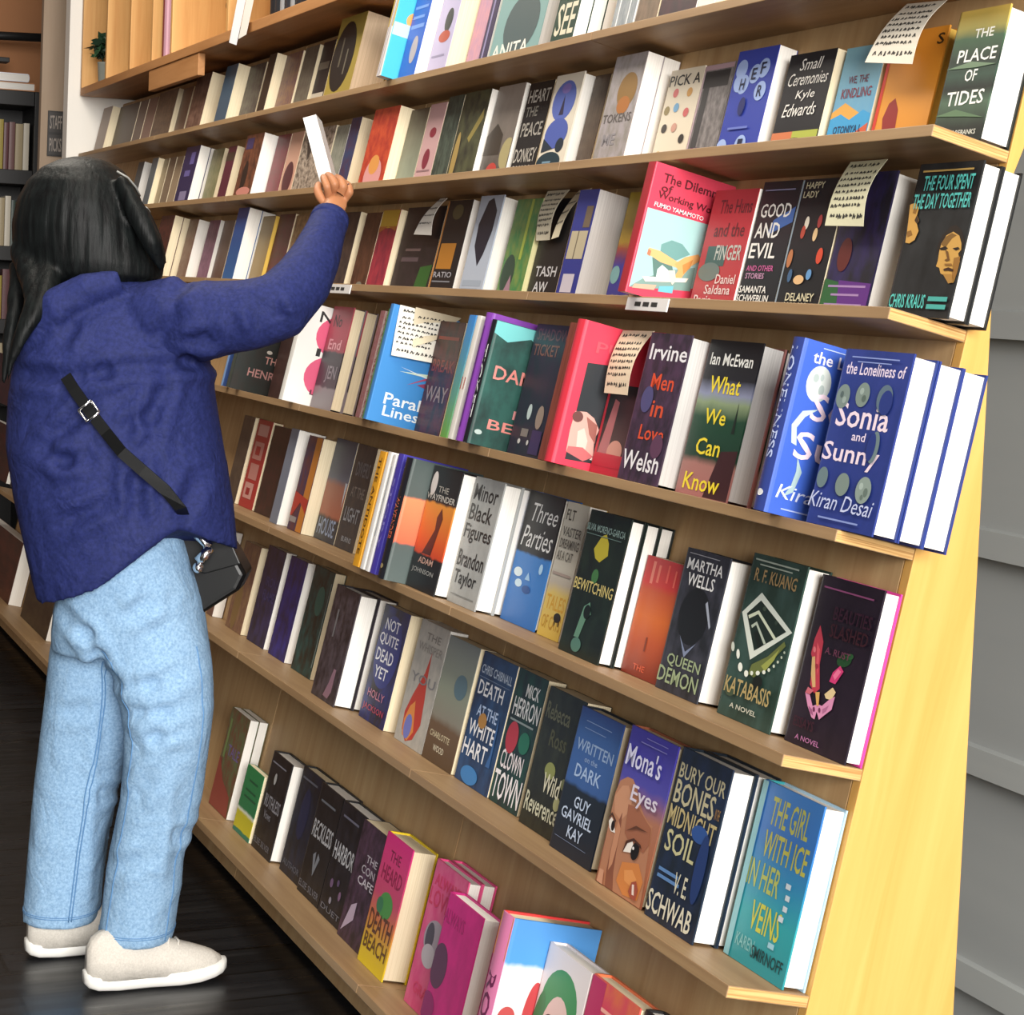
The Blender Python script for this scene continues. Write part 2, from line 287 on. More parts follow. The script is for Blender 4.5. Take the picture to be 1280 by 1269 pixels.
BOOKS = [
('F', 'T', -5.7955, 0.0525, 0.1682, 0.2, 0.0688, 1, 'p', 'cr', '8a7464', None, [], [], 'narrow brown paperback at the far end of the top shelf'),
('F', 'T', -5.6111, 0.0805, 0.3385, 0.2, 0.0408, 1, 'p', 'cr', '4a4038', None, [], [], 'dark brown book on the top shelf, second from the white end wall'),
('F', 'T', -5.2691, 0.0825, 0.1328, 0.2, 0.0388, 1, 'p', 'cr', '6a584e', None, [], [], 'grey-brown book on the top shelf, below the potted plant cubby'),
('F', 'T', -5.1329, 0.0845, 0.1409, 0.2, 0.0368, 1, 'p', 'cr', '86685c', None, [], [], 'dull tan paperback on the top shelf left of a pale page strip'),
('F', 'T', -4.9224, 0.0725, 0.2758, 0.2, 0.0488, 1, 'p', 'cr', ('n', '74604e', '54463c', 9), None, [], [], 'mottled brown book on the top shelf under the red book cubby'),
('F', 'T', -4.6389, 0.0885, 0.1347, 0.2, 0.0328, 1, 'p', 'cr', '7a6256', None, [], [], 'slim tan-brown book on the top shelf, right of a thick mottled brown one'),
('F', 'T', -4.2793, 0.0425, 0.186, 0.2, 0.0788, 1, 'p', 'cr', ('n', '7c5f52', '4a3028', 6), None, [], [], 'reddish brown book with dark lower corner on the top shelf'),
('F', 'T', -3.9168, 0.0425, 0.1311, 0.2, 0.0788, 1, 'p', 'cr', '40586c', None, [], [], 'slate blue book between two pale page blocks on the top shelf'),
('F', 'T', -3.7839, 0.0805, 0.1749, 0.2, 0.0408, 1, 'p', 'cr', ('n', '3a2a30', '5c5a50', 7), None, [], [], 'dark plum book on the top shelf under the white papers'),
('F', 'T', -3.4846, 0.0525, 0.0739, 0.2, 0.0688, 1, 'p', 'cr', '33281f', None, [], [], 'very dark brown book beside a cream page block on the top shelf'),
('F', 'T', -3.403, 0.0805, 0.1554, 0.2, 0.0408, 1, 'p', 'cr', ('n', '6b4a50', '8a6a50', 8), None, [], [], 'brown and purple book on the top shelf left of a pinkish spine line'),
('F', 'T', -3.2393, 0.0845, 0.1255, 0.205, 0.0368, 1, 'p', 'cr', ('n', '6e6a5c', '5a5048', 6), None, [], [], 'grey-olive book on the top shelf, below the cabinet corner'),
('F', 'T', -3.1057, 0.0925, 0.1057, 0.21, 0.0288, 1, 'p', 'cr', '262226', None, [('r', 0, 0.05, 1, 0.3, 'c8bfae'), ('r', 0.1, 0.62, 0.9, 0.72, '7a7468')], [], 'black book with a white lower band on the top shelf'),
('F', 'T', -2.806, 0.0375, 0.205, 0.225, 0.0838, 1, 'p', 'tan', 'a08c40', None, [('e', 0.42, 0.52, 0.42, 0.42, '1a1614'), ('r', 0.3, 0.4, 0.36, 0.75, '5c5648'), ('r', 0.55, 0.3, 0.6, 0.6, '6a6456')], [], 'olive yellow book with a large black oval on the top shelf'),
('S', 'T', -2.1732, -0.028, 0.15, 0.235, 0.035, 1, 'p', 'w', '3fb6d8', 'e6e2dc', [('e', 0.4, 0.6, 0.22, 0.1, 'e8a45c'), ('r', 0.0, 0.42, 0.6, 0.55, 'b8dcea'), ('t', 'K', 0.3, 0.38, 0.5, 0.5, '20346c')], [('r', 0.0, 0.5, 1, 1, 'd0b440'), ('r', 0.25, 0, 0.35, 1, '8a7a9a'), ('r', 0.65, 0, 0.72, 1, '8a7a9a')], 'cyan book with an orange sun, shelved spine out on the top shelf'),
('F', 'T', -2.168, 0.0105, 0.1035, 0.235, 0.055, 1, 'p', 'w', '2f5cc0', None, [('e', 0.6, 0.28, 0.2, 0.14, 'b8a8a8'), ('r', 0.1, 0.5, 0.9, 0.54, '7a9ae0'), ('r', 0.1, 0.6, 0.8, 0.63, '7a9ae0'), ('r', 0.1, 0.7, 0.9, 0.73, '7a9ae0')], [], 'royal blue book with a pale figure at its foot on the top shelf'),
('F', 'T', -2.0599, 0.0365, 0.112, 0.235, 0.055, 1, 'p', 'cr', 'b8b0d0', None, [('e', 0.6, 0.56, 0.2, 0.12, '2a3028'), ('e', 0.55, 0.4, 0.3, 0.06, 'b04828'), ('r', 0.1, 0.2, 0.8, 0.22, '8c86a4')], [], 'lavender book with a dark bird over a red ball on the top shelf'),
('F', 'T', -1.9362, 0.0765, 0.0731, 0.235, 0.0448, 1, 'p', 'w', ('n', 'b088a8', 'c890a0', 6), None, [], [], 'mauve pink book on the top shelf beside a navy spine'),
('F', 'T', -1.8524, 0.0725, 0.0444, 0.235, 0.0488, 1, 'p', 'w', '30264e', None, [('r', 0.3, 0.1, 0.5, 0.9, '8c86b0')], [], 'narrow navy book with a pale edge on the top shelf'),
('F', 'T', -1.779, 0.0665, 0.2511, 0.235, 0.027, 2, 'p', 'g', '7fa3a2', None, [('p', [(0.3, 1), (0.42, 0.8), (0.6, 0.76), (0.8, 0.85), (0.9, 1), (0.82, 1), (0.74, 0.88), (0.6, 0.82), (0.5, 0.86), (0.42, 1)], 'ecebe4'), ('e', 0.55, 0.4, 0.35, 0.28, '4a5a5c'), ('t', 'ANITA', 0.05, 0.1, 0.8, 0.24, 'eceae0')], [], 'teal book with a looping white ribbon and a grey hand on the top shelf'),
('F', 'T', -1.4025, 0.0385, 0.1014, 0.235, 0.0271, 3, 'p', 'w', '18382a', None, [('p', [(0, 0.75), (1, 0.7), (1, 1), (0, 1)], 'cfcabc'), ('t', 'SEE', 0.1, 0.12, 0.95, 0.4, 'd8d0b8'), ('t', 'SUN', 0.3, 0.42, 0.95, 0.55, '2c5a40')], [], 'dark green book with rough white lettering on the top shelf'),
('F', 'T', -1.2009, 0.0665, 0.0876, 0.235, 0.027, 2, 'p', 'w', ('n', '9aa0a4', '7c848a', 9), None, [('r', 0.2, 0, 0.26, 1, 'dfe0e2'), ('r', 0.7, 0, 0.76, 1, 'dfe0e2')], [], 'grey striped book near the shelf joint on the top shelf'),
('F', 'T', -1.1081, 0.0685, 0.0835, 0.235, 0.0528, 1, 'p', 'cr', ('n', '7a6450', '60503e', 6), None, [], [], 'plain brown book right of the shelf joint on the top shelf'),
('F', 'T', -1.0228, 0.0705, 0.1369, 0.235, 0.0508, 1, 'p', 'w', ('n', '3c1420', '28101a', 5), None, [('r', 0, 0, 1, 0.1, 'd8cfc4')], [], 'dark maroon book with a white foot band on the top shelf'),
('F', 'T', -0.8843, 0.0725, 0.0606, 0.235, 0.0488, 1, 'p', 'cr', 'e4ded2', None, [], [], 'white book at the cut upper edge of the photo on the top shelf'),
('F', 'A', -4.9894, 0.0725, 0.0906, 0.19, 0.0488, 1, 'p', 'g', '4a4e50', None, [], [], 'dark grey book behind the hair on the second shelf'),
('F', 'A', -4.7264, 0.0625, 0.0851, 0.19, 0.0588, 1, 'p', 'cr', '626a70', None, [], [], 'blue-grey book close to the head on the second shelf'),
('F', 'A', -4.6371, 0.0825, 0.0705, 0.19, 0.0388, 1, 'p', 'cr', '9a8a6e', None, [], [], 'thin khaki book on the second shelf near the head'),
('F', 'A', -4.555, 0.0825, 0.0917, 0.19, 0.0388, 1, 'p', 'cr', '7d6a58', None, [], [], 'thin taupe book on the second shelf left of the navy one'),
('F', 'A', -4.4608, 0.0845, 0.0893, 0.19, 0.0368, 1, 'p', 'cr', 'a08c74', None, [], [], 'thin tan book touching the navy one on the second shelf'),
('F', 'A', -4.2216, 0.0525, 0.1781, 0.2, 0.034, 2, 'p', 'w', '282452', None, [('r', 0.3, 0.1, 0.8, 0.25, '8880a4'), ('r', 0.3, 0.5, 0.7, 0.6, '6860a0'), ('r', 0.5, 0.7, 0.8, 0.9, '6860a0')], [], 'navy book with pale blocky marks on the second shelf'),
('F', 'A', -3.9876, 0.0825, 0.1355, 0.19, 0.0388, 1, 'p', 'cr', ('n', '6c7048', '8a8460', 7), None, [], [], 'olive green book on the second shelf right of white pages'),
('F', 'A', -3.7256, 0.0625, 0.0909, 0.18, 0.0588, 1, 'p', 'cr', '5a2436', None, [('r', 0, 0.75, 1, 0.9, '463a30')], [], 'small maroon book on the second shelf beside cream pages'),
('F', 'A', -3.4693, 0.0425, 0.1755, 0.195, 0.0788, 1, 'p', 'w', ('n', '4a2c22', '7c4a34', 7), None, [('e', 0.4, 0.35, 0.15, 0.25, '241a18'), ('e', 0.55, 0.12, 0.4, 0.07, 'c88478'), ('r', 0.1, 0.78, 0.5, 0.95, '3c3460')], [], 'dark russet book with a figure on the second shelf'),
('F', 'A', -3.281, 0.0805, 0.1242, 0.195, 0.0408, 1, 'p', 'cr', ('n', '7c2434', '6a3030', 6), None, [], [], 'crimson book next to the oval portrait book on the second shelf'),
('F', 'A', -3.1493, 0.0805, 0.1116, 0.195, 0.0408, 1, 'p', 'cr', 'c89a84', None, [('e', 0.5, 0.33, 0.38, 0.24, '4c1822')], [], 'salmon book with a dark oval on the second shelf'),
('F', 'A', -3.0304, 0.0805, 0.264, 0.195, 0.0408, 1, 'p', 'cr', ('n', 'b8a898', '5c5248', 18), None, [('p', [(0.1, 0.95), (0.5, 0.95), (0.3, 0.55)], '3a3430'), ('r', 0, 0.0, 1, 0.05, 'd8c4b0')], [], 'mottled grey crowd-scene book behind the raised book, second shelf'),
('F', 'A', -2.7532, 0.0805, 0.0972, 0.19, 0.0408, 1, 'p', 'w', ('n', '7c8074', '98988c', 8), None, [], [], 'grey-green book just right of the raised book, second shelf'),
('F', 'A', -2.624, 0.0725, 0.0748, 0.2, 0.0488, 1, 'p', 'cr', ('n', '4a3048', '284068', 5), None, [], [], 'maroon and navy book above the wrist on the second shelf'),
('F', 'A', -2.3969, 0.0525, 0.1753, 0.2, 0.0688, 1, 'p', 'cr', ('n', 'a83428', 'c85030', 7), None, [('e', 0.52, 0.16, 0.34, 0.22, 'd89a98'), ('e', 0.5, 0.3, 0.2, 0.12, 'dc9850')], [], 'orange-red book with a pink egg shape on the second shelf'),
('F', 'A', -2.217, 0.0805, 0.1156, 0.195, 0.0408, 1, 'p', 'cr', ('g', '8e9a88', '4c4030'), None, [], [], 'grey-green book with dark top on the second shelf'),
('F', 'A', -2.0963, 0.0805, 0.1003, 0.2, 0.0408, 1, 'p', 'cr', 'c09a9c', None, [('e', 0.55, 0.66, 0.2, 0.06, '86243a'), ('e', 0.5, 0.35, 0.2, 0.12, '7a2038'), ('r', 0.1, 0.1, 0.9, 0.13, '7a6068'), ('r', 0.1, 0.2, 0.9, 0.22, '8a6a70')], [], 'dusty pink book with two small red shapes on the second shelf'),
('F', 'A', -1.9912, 0.0805, 0.0913, 0.21, 0.0408, 1, 'p', 'cr', ('n', '24302c', '48564c', 7), None, [('r', 0, 0.0, 1, 0.08, '5a3030')], [], 'black-green book with pale sky on the second shelf'),
('F', 'A', -1.8898, 0.0785, 0.1456, 0.21, 0.0428, 1, 'p', 'w', ('n', '2a2c24', '4c5038', 5), None, [('e', 0.16, 0.3, 0.1, 0.28, 'a08850'), ('p', [(0.5, 0.5), (0.9, 0.8), (0.95, 0.7), (0.6, 0.45)], '8c8048'), ('r', 0.1, 0.04, 0.9, 0.07, 'b0a890')], [], 'black book with a gold standing figure on the second shelf'),
('F', 'A', -1.7355, 0.0905, 0.1396, 0.215, 0.0308, 1, 'p', 'w', ('g', '2c2622', '9a9088'), None, [('e', 0.45, 0.12, 0.22, 0.1, 'b43c34'), ('e', 0.9, 0.3, 0.25, 0.16, 'a49a70'), ('p', [(0, 0.5), (0.3, 0.62), (0.6, 0.5), (0.6, 0.3), (0, 0.3)], '383028')], [], 'grey misty book with a red flower on the second shelf'),
('F', 'A', -1.5764, 0.0925, 0.1185, 0.21, 0.0288, 1, 'p', 'cr', '15161a', None, [('t', 'HEART', 0.08, 0.8, 0.95, 0.93, 'b8b4ac'), ('t', 'THE', 0.1, 0.66, 0.6, 0.76, '8a8880'), ('t', 'PEACE', 0.1, 0.46, 0.95, 0.6, 'a8a49c'), ('t', 'DONKEY', 0.05, 0.2, 0.95, 0.34, 'b0aca4'), ('t', 'RYAN', 0.1, 0.05, 0.8, 0.17, 'b8b4ac')], [], 'black book filled with white stacked lettering on the second shelf'),
('F', 'A', -1.4067, 0.0725, 0.1283, 0.205, 0.0488, 1, 'h', 'w', 'd8d0c0', None, [('e', 0.5, 0.74, 0.4, 0.2, '5466b0'), ('p', [(0.42, 0.6), (0.5, 0.8), (0.58, 0.6)], '2c2844'), ('e', 0.5, 0.86, 0.16, 0.05, '7a6ab0'), ('e', 0.5, 0.42, 0.4, 0.15, '4a5ca8'), ('e', 0.72, 0.3, 0.14, 0.07, '1c2a38'), ('p', [(0.1, 0.38), (0.5, 0.27), (0.1, 0.24)], '1c2c3c'), ('e', 0.45, 0.14, 0.42, 0.1, '14303c'), ('e', 0.8, 0.06, 0.1, 0.04, '182430'), ('r', 0.25, 0.13, 0.55, 0.15, '6c8ca0')], [], 'cream book with blue cell shapes outlined in white on the second shelf'),
('F', 'A', -1.2707, 0.0925, 0.0656, 0.2, 0.0288, 1, 'p', 'cr', ('n', '443428', '5a4838', 9), None, [], [], 'dark brown spotted book under the shelf joint, second shelf'),
('F', 'A', -1.1148, 0.0545, 0.1244, 0.21, 0.033, 2, 'p', 'w', ('n', 'a49ca0', '8c8680', 7), None, [('e', 0.62, 0.68, 0.3, 0.16, '8a6a3c'), ('e', 0.6, 0.55, 0.2, 0.08, 'a86c38'), ('t', 'TOKENS', 0.05, 0.4, 0.95, 0.48, '5c5654'), ('t', 'ME', 0.2, 0.2, 0.6, 0.3, '8a868a')], [], 'pale grey book with an amber tree on the second shelf'),
('F', 'A', -0.9599, 0.0925, 0.1214, 0.182, 0.0288, 1, 'p', 'w', 'd8cdb8', None, [('t', 'PICK A', 0.03, 0.84, 0.95, 0.95, '1a1614'), ('e', 0.3, 0.77, 0.08, 0.045, 'c86a6a'), ('e', 0.72, 0.76, 0.08, 0.045, 'c09050'), ('e', 0.15, 0.6, 0.08, 0.045, '8a7a50'), ('e', 0.42, 0.62, 0.08, 0.045, '6c9cc0'), ('e', 0.75, 0.56, 0.08, 0.045, 'c06060'), ('e', 0.2, 0.42, 0.08, 0.045, '2c2420'), ('e', 0.5, 0.42, 0.08, 0.045, 'c09080'), ('e', 0.8, 0.3, 0.08, 0.045, '241c18'), ('e', 0.2, 0.15, 0.08, 0.045, 'c8a860'), ('e', 0.62, 0.14, 0.08, 0.045, '1c1a1c'), ('e', 0.42, 0.06, 0.08, 0.045, '9888a8')], [], 'cream book scattered with small coloured objects on the second shelf'),
('F', 'A', -0.8357, 0.0925, 0.1004, 0.18, 0.0288, 1, 'p', 'cr', ('n', '8a8484', '5c5858', 9), None, [('r', 0.05, 0.78, 0.9, 0.94, '2c2a2c'), ('r', 0.1, 0.2, 0.3, 0.78, '3a383a'), ('t', 'Gloria', 0.02, 0.08, 0.98, 0.2, '6a2c50'), ('e', 0.4, 0.05, 0.35, 0.05, 'd8a08c'), ('r', 0, 0.0, 0.05, 1, 'b8a0a8'), ('r', 0, 0.95, 1, 1, 'a88c94')], [], 'grey photo-cover book with pink script at its foot on the second shelf'),
('F', 'A', -0.7232, 0.0875, 0.1265, 0.192, 0.0338, 1, 'p', 'w', '3040a0', None, [('e', 0.18, 0.84, 0.14, 0.085, '9ab0e0'), ('e', 0.3, 0.7, 0.14, 0.085, '9ab0e0'), ('e', 0.55, 0.78, 0.14, 0.085, '9ab0e0'), ('e', 0.75, 0.82, 0.14, 0.085, '9ab0e0'), ('e', 0.2, 0.72, 0.14, 0.085, '9ab0e0'), ('e', 0.78, 0.62, 0.14, 0.085, '9ab0e0'), ('e', 0.12, 0.14, 0.14, 0.085, '9ab0e0'), ('e', 0.3, 0.06, 0.14, 0.085, '9ab0e0'), ('e', 0.6, 0.16, 0.14, 0.085, '9ab0e0'), ('e', 0.85, 0.08, 0.14, 0.085, '9ab0e0'), ('t', 'F', 0.69, 0.7699999999999999, 0.81, 0.87, '161c3c'), ('t', 'R', 0.72, 0.57, 0.8400000000000001, 0.67, '161c3c'), ('t', 'H', 0.24, 0.6499999999999999, 0.36, 0.75, '161c3c'), ('t', 'E', 0.49000000000000005, 0.73, 0.6100000000000001, 0.8300000000000001, '161c3c'), ('t', 'P', 0.24, 0.009999999999999995, 0.36, 0.11, '161c3c'), ('t', 'I', 0.54, 0.11, 0.6599999999999999, 0.21000000000000002, '161c3c'), ('t', 'M', 0.79, 0.03, 0.9099999999999999, 0.13, '161c3c'), ('e', 0.42, 0.5, 0.08, 0.08, '1c2460'), ('r', 0.2, 0.3, 0.7, 0.32, '6474c0')], [], 'bright blue book with pale lettered balloons on the second shelf'),
('F', 'A', -0.5681, 0.0945, 0.1331, 0.173, 0.0268, 1, 'p', 'cr', '15141a', None, [('r', 0, 0, 0.45, 0.27, 'c8744a'), ('r', 0.45, 0, 1, 0.27, 'a8b048'), ('e', 0.52, 0.12, 0.28, 0.09, '4a1c18'), ('r', 0.3, 0.0, 0.38, 0.1, '4a1c18'), ('r', 0.62, 0.0, 0.7, 0.1, '4a1c18'), ('t', 'Small', 0.3, 0.84, 0.75, 0.95, 'e8e6e0', 'i'), ('t', 'Ceremonies', 0.1, 0.7, 0.95, 0.82, 'e8e6e0', 'i'), ('t', 'Kyle', 0.35, 0.55, 0.75, 0.65, 'e8e6e0', 'i'), ('t', 'Edwards', 0.15, 0.41, 0.85, 0.53, 'e8e6e0', 'i')], [], 'black book with white script over an orange-green foot on the second shelf'),
('F', 'A', -0.4221, 0.1025, 0.1054, 0.172, 0.0188, 1, 'p', 'cr', ('g', '4a90c0', '80b0c0'), None, [('p', [(0, 0.42), (0.3, 0.5), (0.7, 0.4), (1, 0.3), (1, 0.0), (0, 0.0)], 'd8a048'), ('p', [(0, 0.36), (0.25, 0.4), (0.5, 0.34), (0.8, 0.42), (1, 0.38), (1, 0), (0, 0)], '3a98cc'), ('p', [(0.7, 0.22), (1, 0.3), (1, 0), (0.8, 0)], 'c85838'), ('t', 'WE, THE', 0.25, 0.66, 0.75, 0.74, '6c3448'), ('t', 'KINDLING', 0.15, 0.54, 0.9, 0.63, '803040'), ('t', 'OTONIYA J.', 0.15, 0.2, 0.85, 0.29, '18284c'), ('t', 'OKOT BITEK', 0.1, 0.07, 0.9, 0.16, '18204c')], [], 'sky blue book with an orange mountain dawn on the second shelf'),
('F', 'A', -0.3046, 0.1025, 0.1334, 0.182, 0.0188, 1, 'h', 'y', 'd89030', None, [('p', [(0.28, 0.0), (0.16, 0.3), (0.22, 0.42), (0.32, 0.46), (0.42, 0.36), (0.48, 0.0)], '8c2420'), ('p', [(0.6, 0), (0.7, 0.05), (0.8, 0)], 'a83420'), ('r', 0, 0, 0.06, 1, 'c83428'), ('t', 'S', 0.85, 0.86, 0.97, 0.95, '2c2418')], [], 'amber orange book with a red standing shape on the second shelf'),
('F', 'A', -0.1099, 0.0725, 0.1086, 0.182, 0.0488, 1, 'h', 'w', ('b', [(0, '10160f'), (0.1, '20241e'), (0.3, '4c6450'), (0.4, '161c16'), (0.5, '2c4638'), (0.62, '18261c'), (0.78, '3c5c40'), (0.86, 'a89c50'), (1, 'c8a850')]), None, [('t', 'THE', 0.42, 0.78, 0.8, 0.85, 'ecece4'), ('t', 'PLACE', 0.18, 0.6, 0.95, 0.7, 'f0f0ea'), ('t', 'OF', 0.42, 0.45, 0.66, 0.54, 'f0f0ea'), ('t', 'TIDES', 0.15, 0.27, 0.9, 0.38, 'f0f0ea'), ('t', 'JAMES REBANKS', 0.2, 0.03, 0.9, 0.08, 'd8d8cc'), ('p', [(0, 0.56), (0.5, 0.6), (1, 0.56), (0.6, 0.55)], '6c8468'), ('p', [(0, 0.2), (0.4, 0.24), (1, 0.16), (0.6, 0.18)], '5c7858')], [], 'green seascape book with yellow sky at the right end of the second shelf'),
('F', 'B', -4.2411, 0.0325, 0.1766, 0.205, 0.0291, 3, 'p', 'cr', ('n', '5c2c24', '2c1c1c', 12), None, [], [], 'dark red striped book behind the shoulder on the third shelf'),
('F', 'B', -4.0218, 0.0725, 0.1124, 0.2, 0.0488, 1, 'p', 'w', ('n', '6a4438', '7c6458', 7), None, [], [], 'rust brown book right of cream pages on the third shelf'),
('F', 'B', -3.8512, 0.0925, 0.1246, 0.2, 0.0288, 1, 'p', 'w', ('n', '8a6078', '6c4860', 7), None, [], [], 'mauve book over the shoulder on the third shelf'),
('F', 'B', -3.7185, 0.1025, 0.119, 0.2, 0.0188, 1, 'p', 'cr', ('g', '4c2c20', '8a7c74'), None, [], [], 'grey book with rust-brown lower half on the third shelf'),
('F', 'B', -3.3639, 0.0425, 0.1099, 0.215, 0.039, 2, 'p', 'w', ('g', '2c6098', '243c7c'), None, [], [], 'bright cobalt book over the shoulder on the third shelf'),
('F', 'B', -3.2433, 0.0845, 0.1189, 0.2, 0.0368, 1, 'p', 'y', '8a7038', None, [], [], 'ochre book with a yellow edge on the third shelf'),
('F', 'B', -3.1137, 0.0925, 0.1429, 0.205, 0.0288, 1, 'p', 'cr', ('n', '5c2028', '4a3028', 6), None, [], [], 'dark red book left of the raised forearm on the third shelf'),
('F', 'B', -2.9562, 0.0925, 0.2041, 0.2, 0.0288, 1, 'p', 'cr', ('n', 'a88a60', '6c5038', 10), None, [], [], 'tan patterned book partly behind the forearm on the third shelf'),
('F', 'B', -2.6196, 0.0925, 0.1811, 0.2, 0.0288, 1, 'p', 'cr', ('n', '2a2426', '4a3a34', 7), None, [], [], 'charcoal book emerging right of the forearm on the third shelf'),
('F', 'B', -2.3906, 0.0925, 0.1102, 0.195, 0.0288, 1, 'p', 'cr', ('n', '3c2418', '5a3828', 7), None, [('e', 0.6, 0.08, 0.2, 0.05, '7a7468')], [], 'dark chocolate book on the third shelf beside the sleeve'),
('F', 'B', -2.2748, 0.0925, 0.1161, 0.2, 0.0288, 1, 'p', 'cr', ('n', 'a03040', '7c2438', 6), None, [('r', 0, 0.78, 1, 1, 'b89430'), ('r', 0, 0, 1, 0.07, 'c8a434'), ('p', [(0, 0.72), (0.5, 0.8), (1, 0.74), (1, 0.8), (0, 0.8)], 'a86430')], [], 'crimson book with yellow head and foot on the third shelf'),
('F', 'B', -2.1386, 0.1025, 0.2384, 0.205, 0.0188, 1, 'p', 'cr', ('n', '1c1a1c', '2c2428', 8), None, [('p', [(0.62, 0), (0.95, 0), (1, 0.35), (0.7, 0.32)], '2c5c28'), ('r', 0.2, 0.5, 0.6, 0.53, '6a5858'), ('r', 0.15, 0.38, 0.6, 0.43, '584a50')], [], 'black book with green lower corner and a note on the third shelf'),
('F', 'B', -1.8556, 0.0875, 0.1387, 0.21, 0.0338, 1, 'p', 'w', '15161a', None, [('r', 0, 0.0, 0.06, 1, 'b07840'), ('r', 0.12, 0.28, 0.75, 0.55, 'a87028'), ('e', 0.5, 0.88, 0.22, 0.08, '4c4830'), ('t', 'RATIO', 0.1, 0.19, 0.85, 0.25, 'a0a0a8'), ('r', 0.1, 0.14, 0.85, 0.155, '787c84')], [], 'black book with a gold box and pale grey lettering on the third shelf'),
('F', 'B', -1.656, 0.0775, 0.1236, 0.212, 0.0438, 1, 'h', 'w', 'aab4c4', None, [('p', [(0.55, 0.3), (0.25, 0.5), (0.2, 0.72), (0.4, 0.95), (0.6, 0.98), (0.85, 0.85), (0.85, 0.65), (0.7, 0.42)], '1c2030'), ('r', 0.1, 0.1, 0.9, 0.16, '98a4b4'), ('r', 0.1, 0.04, 0.8, 0.08, '98a4b4')], [], 'pale blue book with a black feather shape on the third shelf'),
('F', 'B', -1.4951, 0.0925, 0.1217, 0.205, 0.0288, 1, 'p', 'lc', ('n', '3c7c48', '708848', 7), None, [('e', 0.3, 0.25, 0.25, 0.2, '2c4438'), ('p', [(0.2, 0), (0.45, 0.25), (0.6, 0)], '9a7888'), ('r', 0.6, 0.4, 0.7, 1, 'a0b04c')], [], 'leafy green book on the third shelf'),
('F', 'B', -1.3699, 0.1025, 0.1285, 0.205, 0.0188, 1, 'p', 'cr', '17161a', None, [('t', 'TASH', 0.15, 0.25, 0.9, 0.35, 'c8c8cc'), ('t', 'AW', 0.2, 0.1, 0.7, 0.2, 'c8c8cc')], [], 'black book with thin white letters below two notes on the third shelf'),
('F', 'B', -1.1163, 0.0475, 0.0804, 0.2, 0.0738, 1, 'p', 'g', '2c3484', None, [('r', 0.1, 0.36, 0.95, 0.62, 'b8ac90'), ('r', 0.45, 0.36, 0.5, 0.62, '6a6050'), ('r', 0.6, 0.65, 0.95, 0.85, '6c5c4c'), ('r', 0.2, 0.05, 0.8, 0.22, 'c0b8c4')], [], 'blue book with a white text block and small cards on the third shelf'),
('F', 'B', -1.0053, 0.0925, 0.0865, 0.205, 0.0288, 1, 'p', 'cr', ('b', [(0, 'a09060'), (0.09, 'a09060'), (0.1, '30288c'), (0.35, '38309c'), (0.42, '6c2c6c'), (0.5, 'b04830'), (0.56, 'c8a028'), (1, 'b8a028')]), None, [('p', [(0.7, 0.95), (1, 0.95), (1, 0.4), (0.6, 0.45), (0.5, 0.6)], '1c1810'), ('e', 0.9, 0.46, 0.2, 0.12, 'd0c8b8'), ('e', 0.2, 0.27, 0.2, 0.08, '7cacb0'), ('t', 'Sounds', 0.05, 0.01, 0.95, 0.08, '3c3c20')], [], 'yellow and blue book with a black silhouette on the third shelf'),
('S', 'B', -0.69, -0.028, 0.15, 0.213, 0.028, 1, 'p', 'w', 'd84058', 'a02430', [('p', [(0.019, 0.652), (0.809, 0.664), (0.811, 0.165), (0.024, 0.038)], 'a3cbc9'), ('p', [(0.282, 0.415), (0.393, 0.467), (0.528, 0.462), (0.65, 0.403), (0.484, 0.32), (0.292, 0.345)], '6c9c98'), ('p', [(0.165, 0.128), (0.448, 0.242), (0.75, 0.319), (0.756, 0.134), (0.027, 0.041)], '7c9c94'), ('p', [(0.212, 0.3), (0.319, 0.32), (0.464, 0.286), (0.532, 0.196), (0.287, 0.15)], '587c74'), ('p', [(0.139, 0.311), (0.148, 0.364), (0.286, 0.363), (0.454, 0.333), (0.542, 0.319), (0.526, 0.277), (0.317, 0.283), (0.196, 0.307)], 'e8b478'), ('p', [(0.139, 0.311), (0.142, 0.353), (0.181, 0.345), (0.178, 0.303)], 'd07858'), ('p', [(0.491, 0.301), (0.596, 0.372), (0.746, 0.423), (0.798, 0.39), (0.688, 0.315), (0.632, 0.245), (0.591, 0.181), (0.513, 0.182), (0.553, 0.261)], 'e0a868'), ('p', [(0.588, 0.309), (0.697, 0.371), (0.688, 0.307), (0.622, 0.243)], 'c88848'), ('p', [(0.31, 0.153), (0.303, 0.225), (0.348, 0.266), (0.436, 0.239), (0.479, 0.184)], 'd8ecec'), ('p', [(0.144, 0.139), (0.696, 0.224), (0.676, 0.19), (0.196, 0.109)], 'f0e0d0'), ('p', [(0.425, 0.237), (0.51, 0.253), (0.555, 0.18), (0.52, 0.142), (0.471, 0.184)], 'f0d8c0'), ('p', [(0.073, 0.07), (0.336, 0.108), (0.32, 0.065), (0.054, 0.036)], 'c8a890'), ('p', [(0.37, 0.104), (0.539, 0.136), (0.545, 0.08), (0.37, 0.063)], '6cb8c8'), ('t', 'The Dilemmas', 0.12, 0.87, 0.95, 0.94, '5a1822'), ('t', 'of', 0.12, 0.8, 0.26, 0.86, '5a1822'), ('t', 'Working Women', 0.1, 0.73, 0.98, 0.8, '5a1822'), ('t', 'FUMIO YAMAMOTO', 0.08, 0.675, 0.7, 0.71, 'f0e4e4')], [], 'coral red book with a pale blue reclining-figure panel, spine out on the third shelf'),
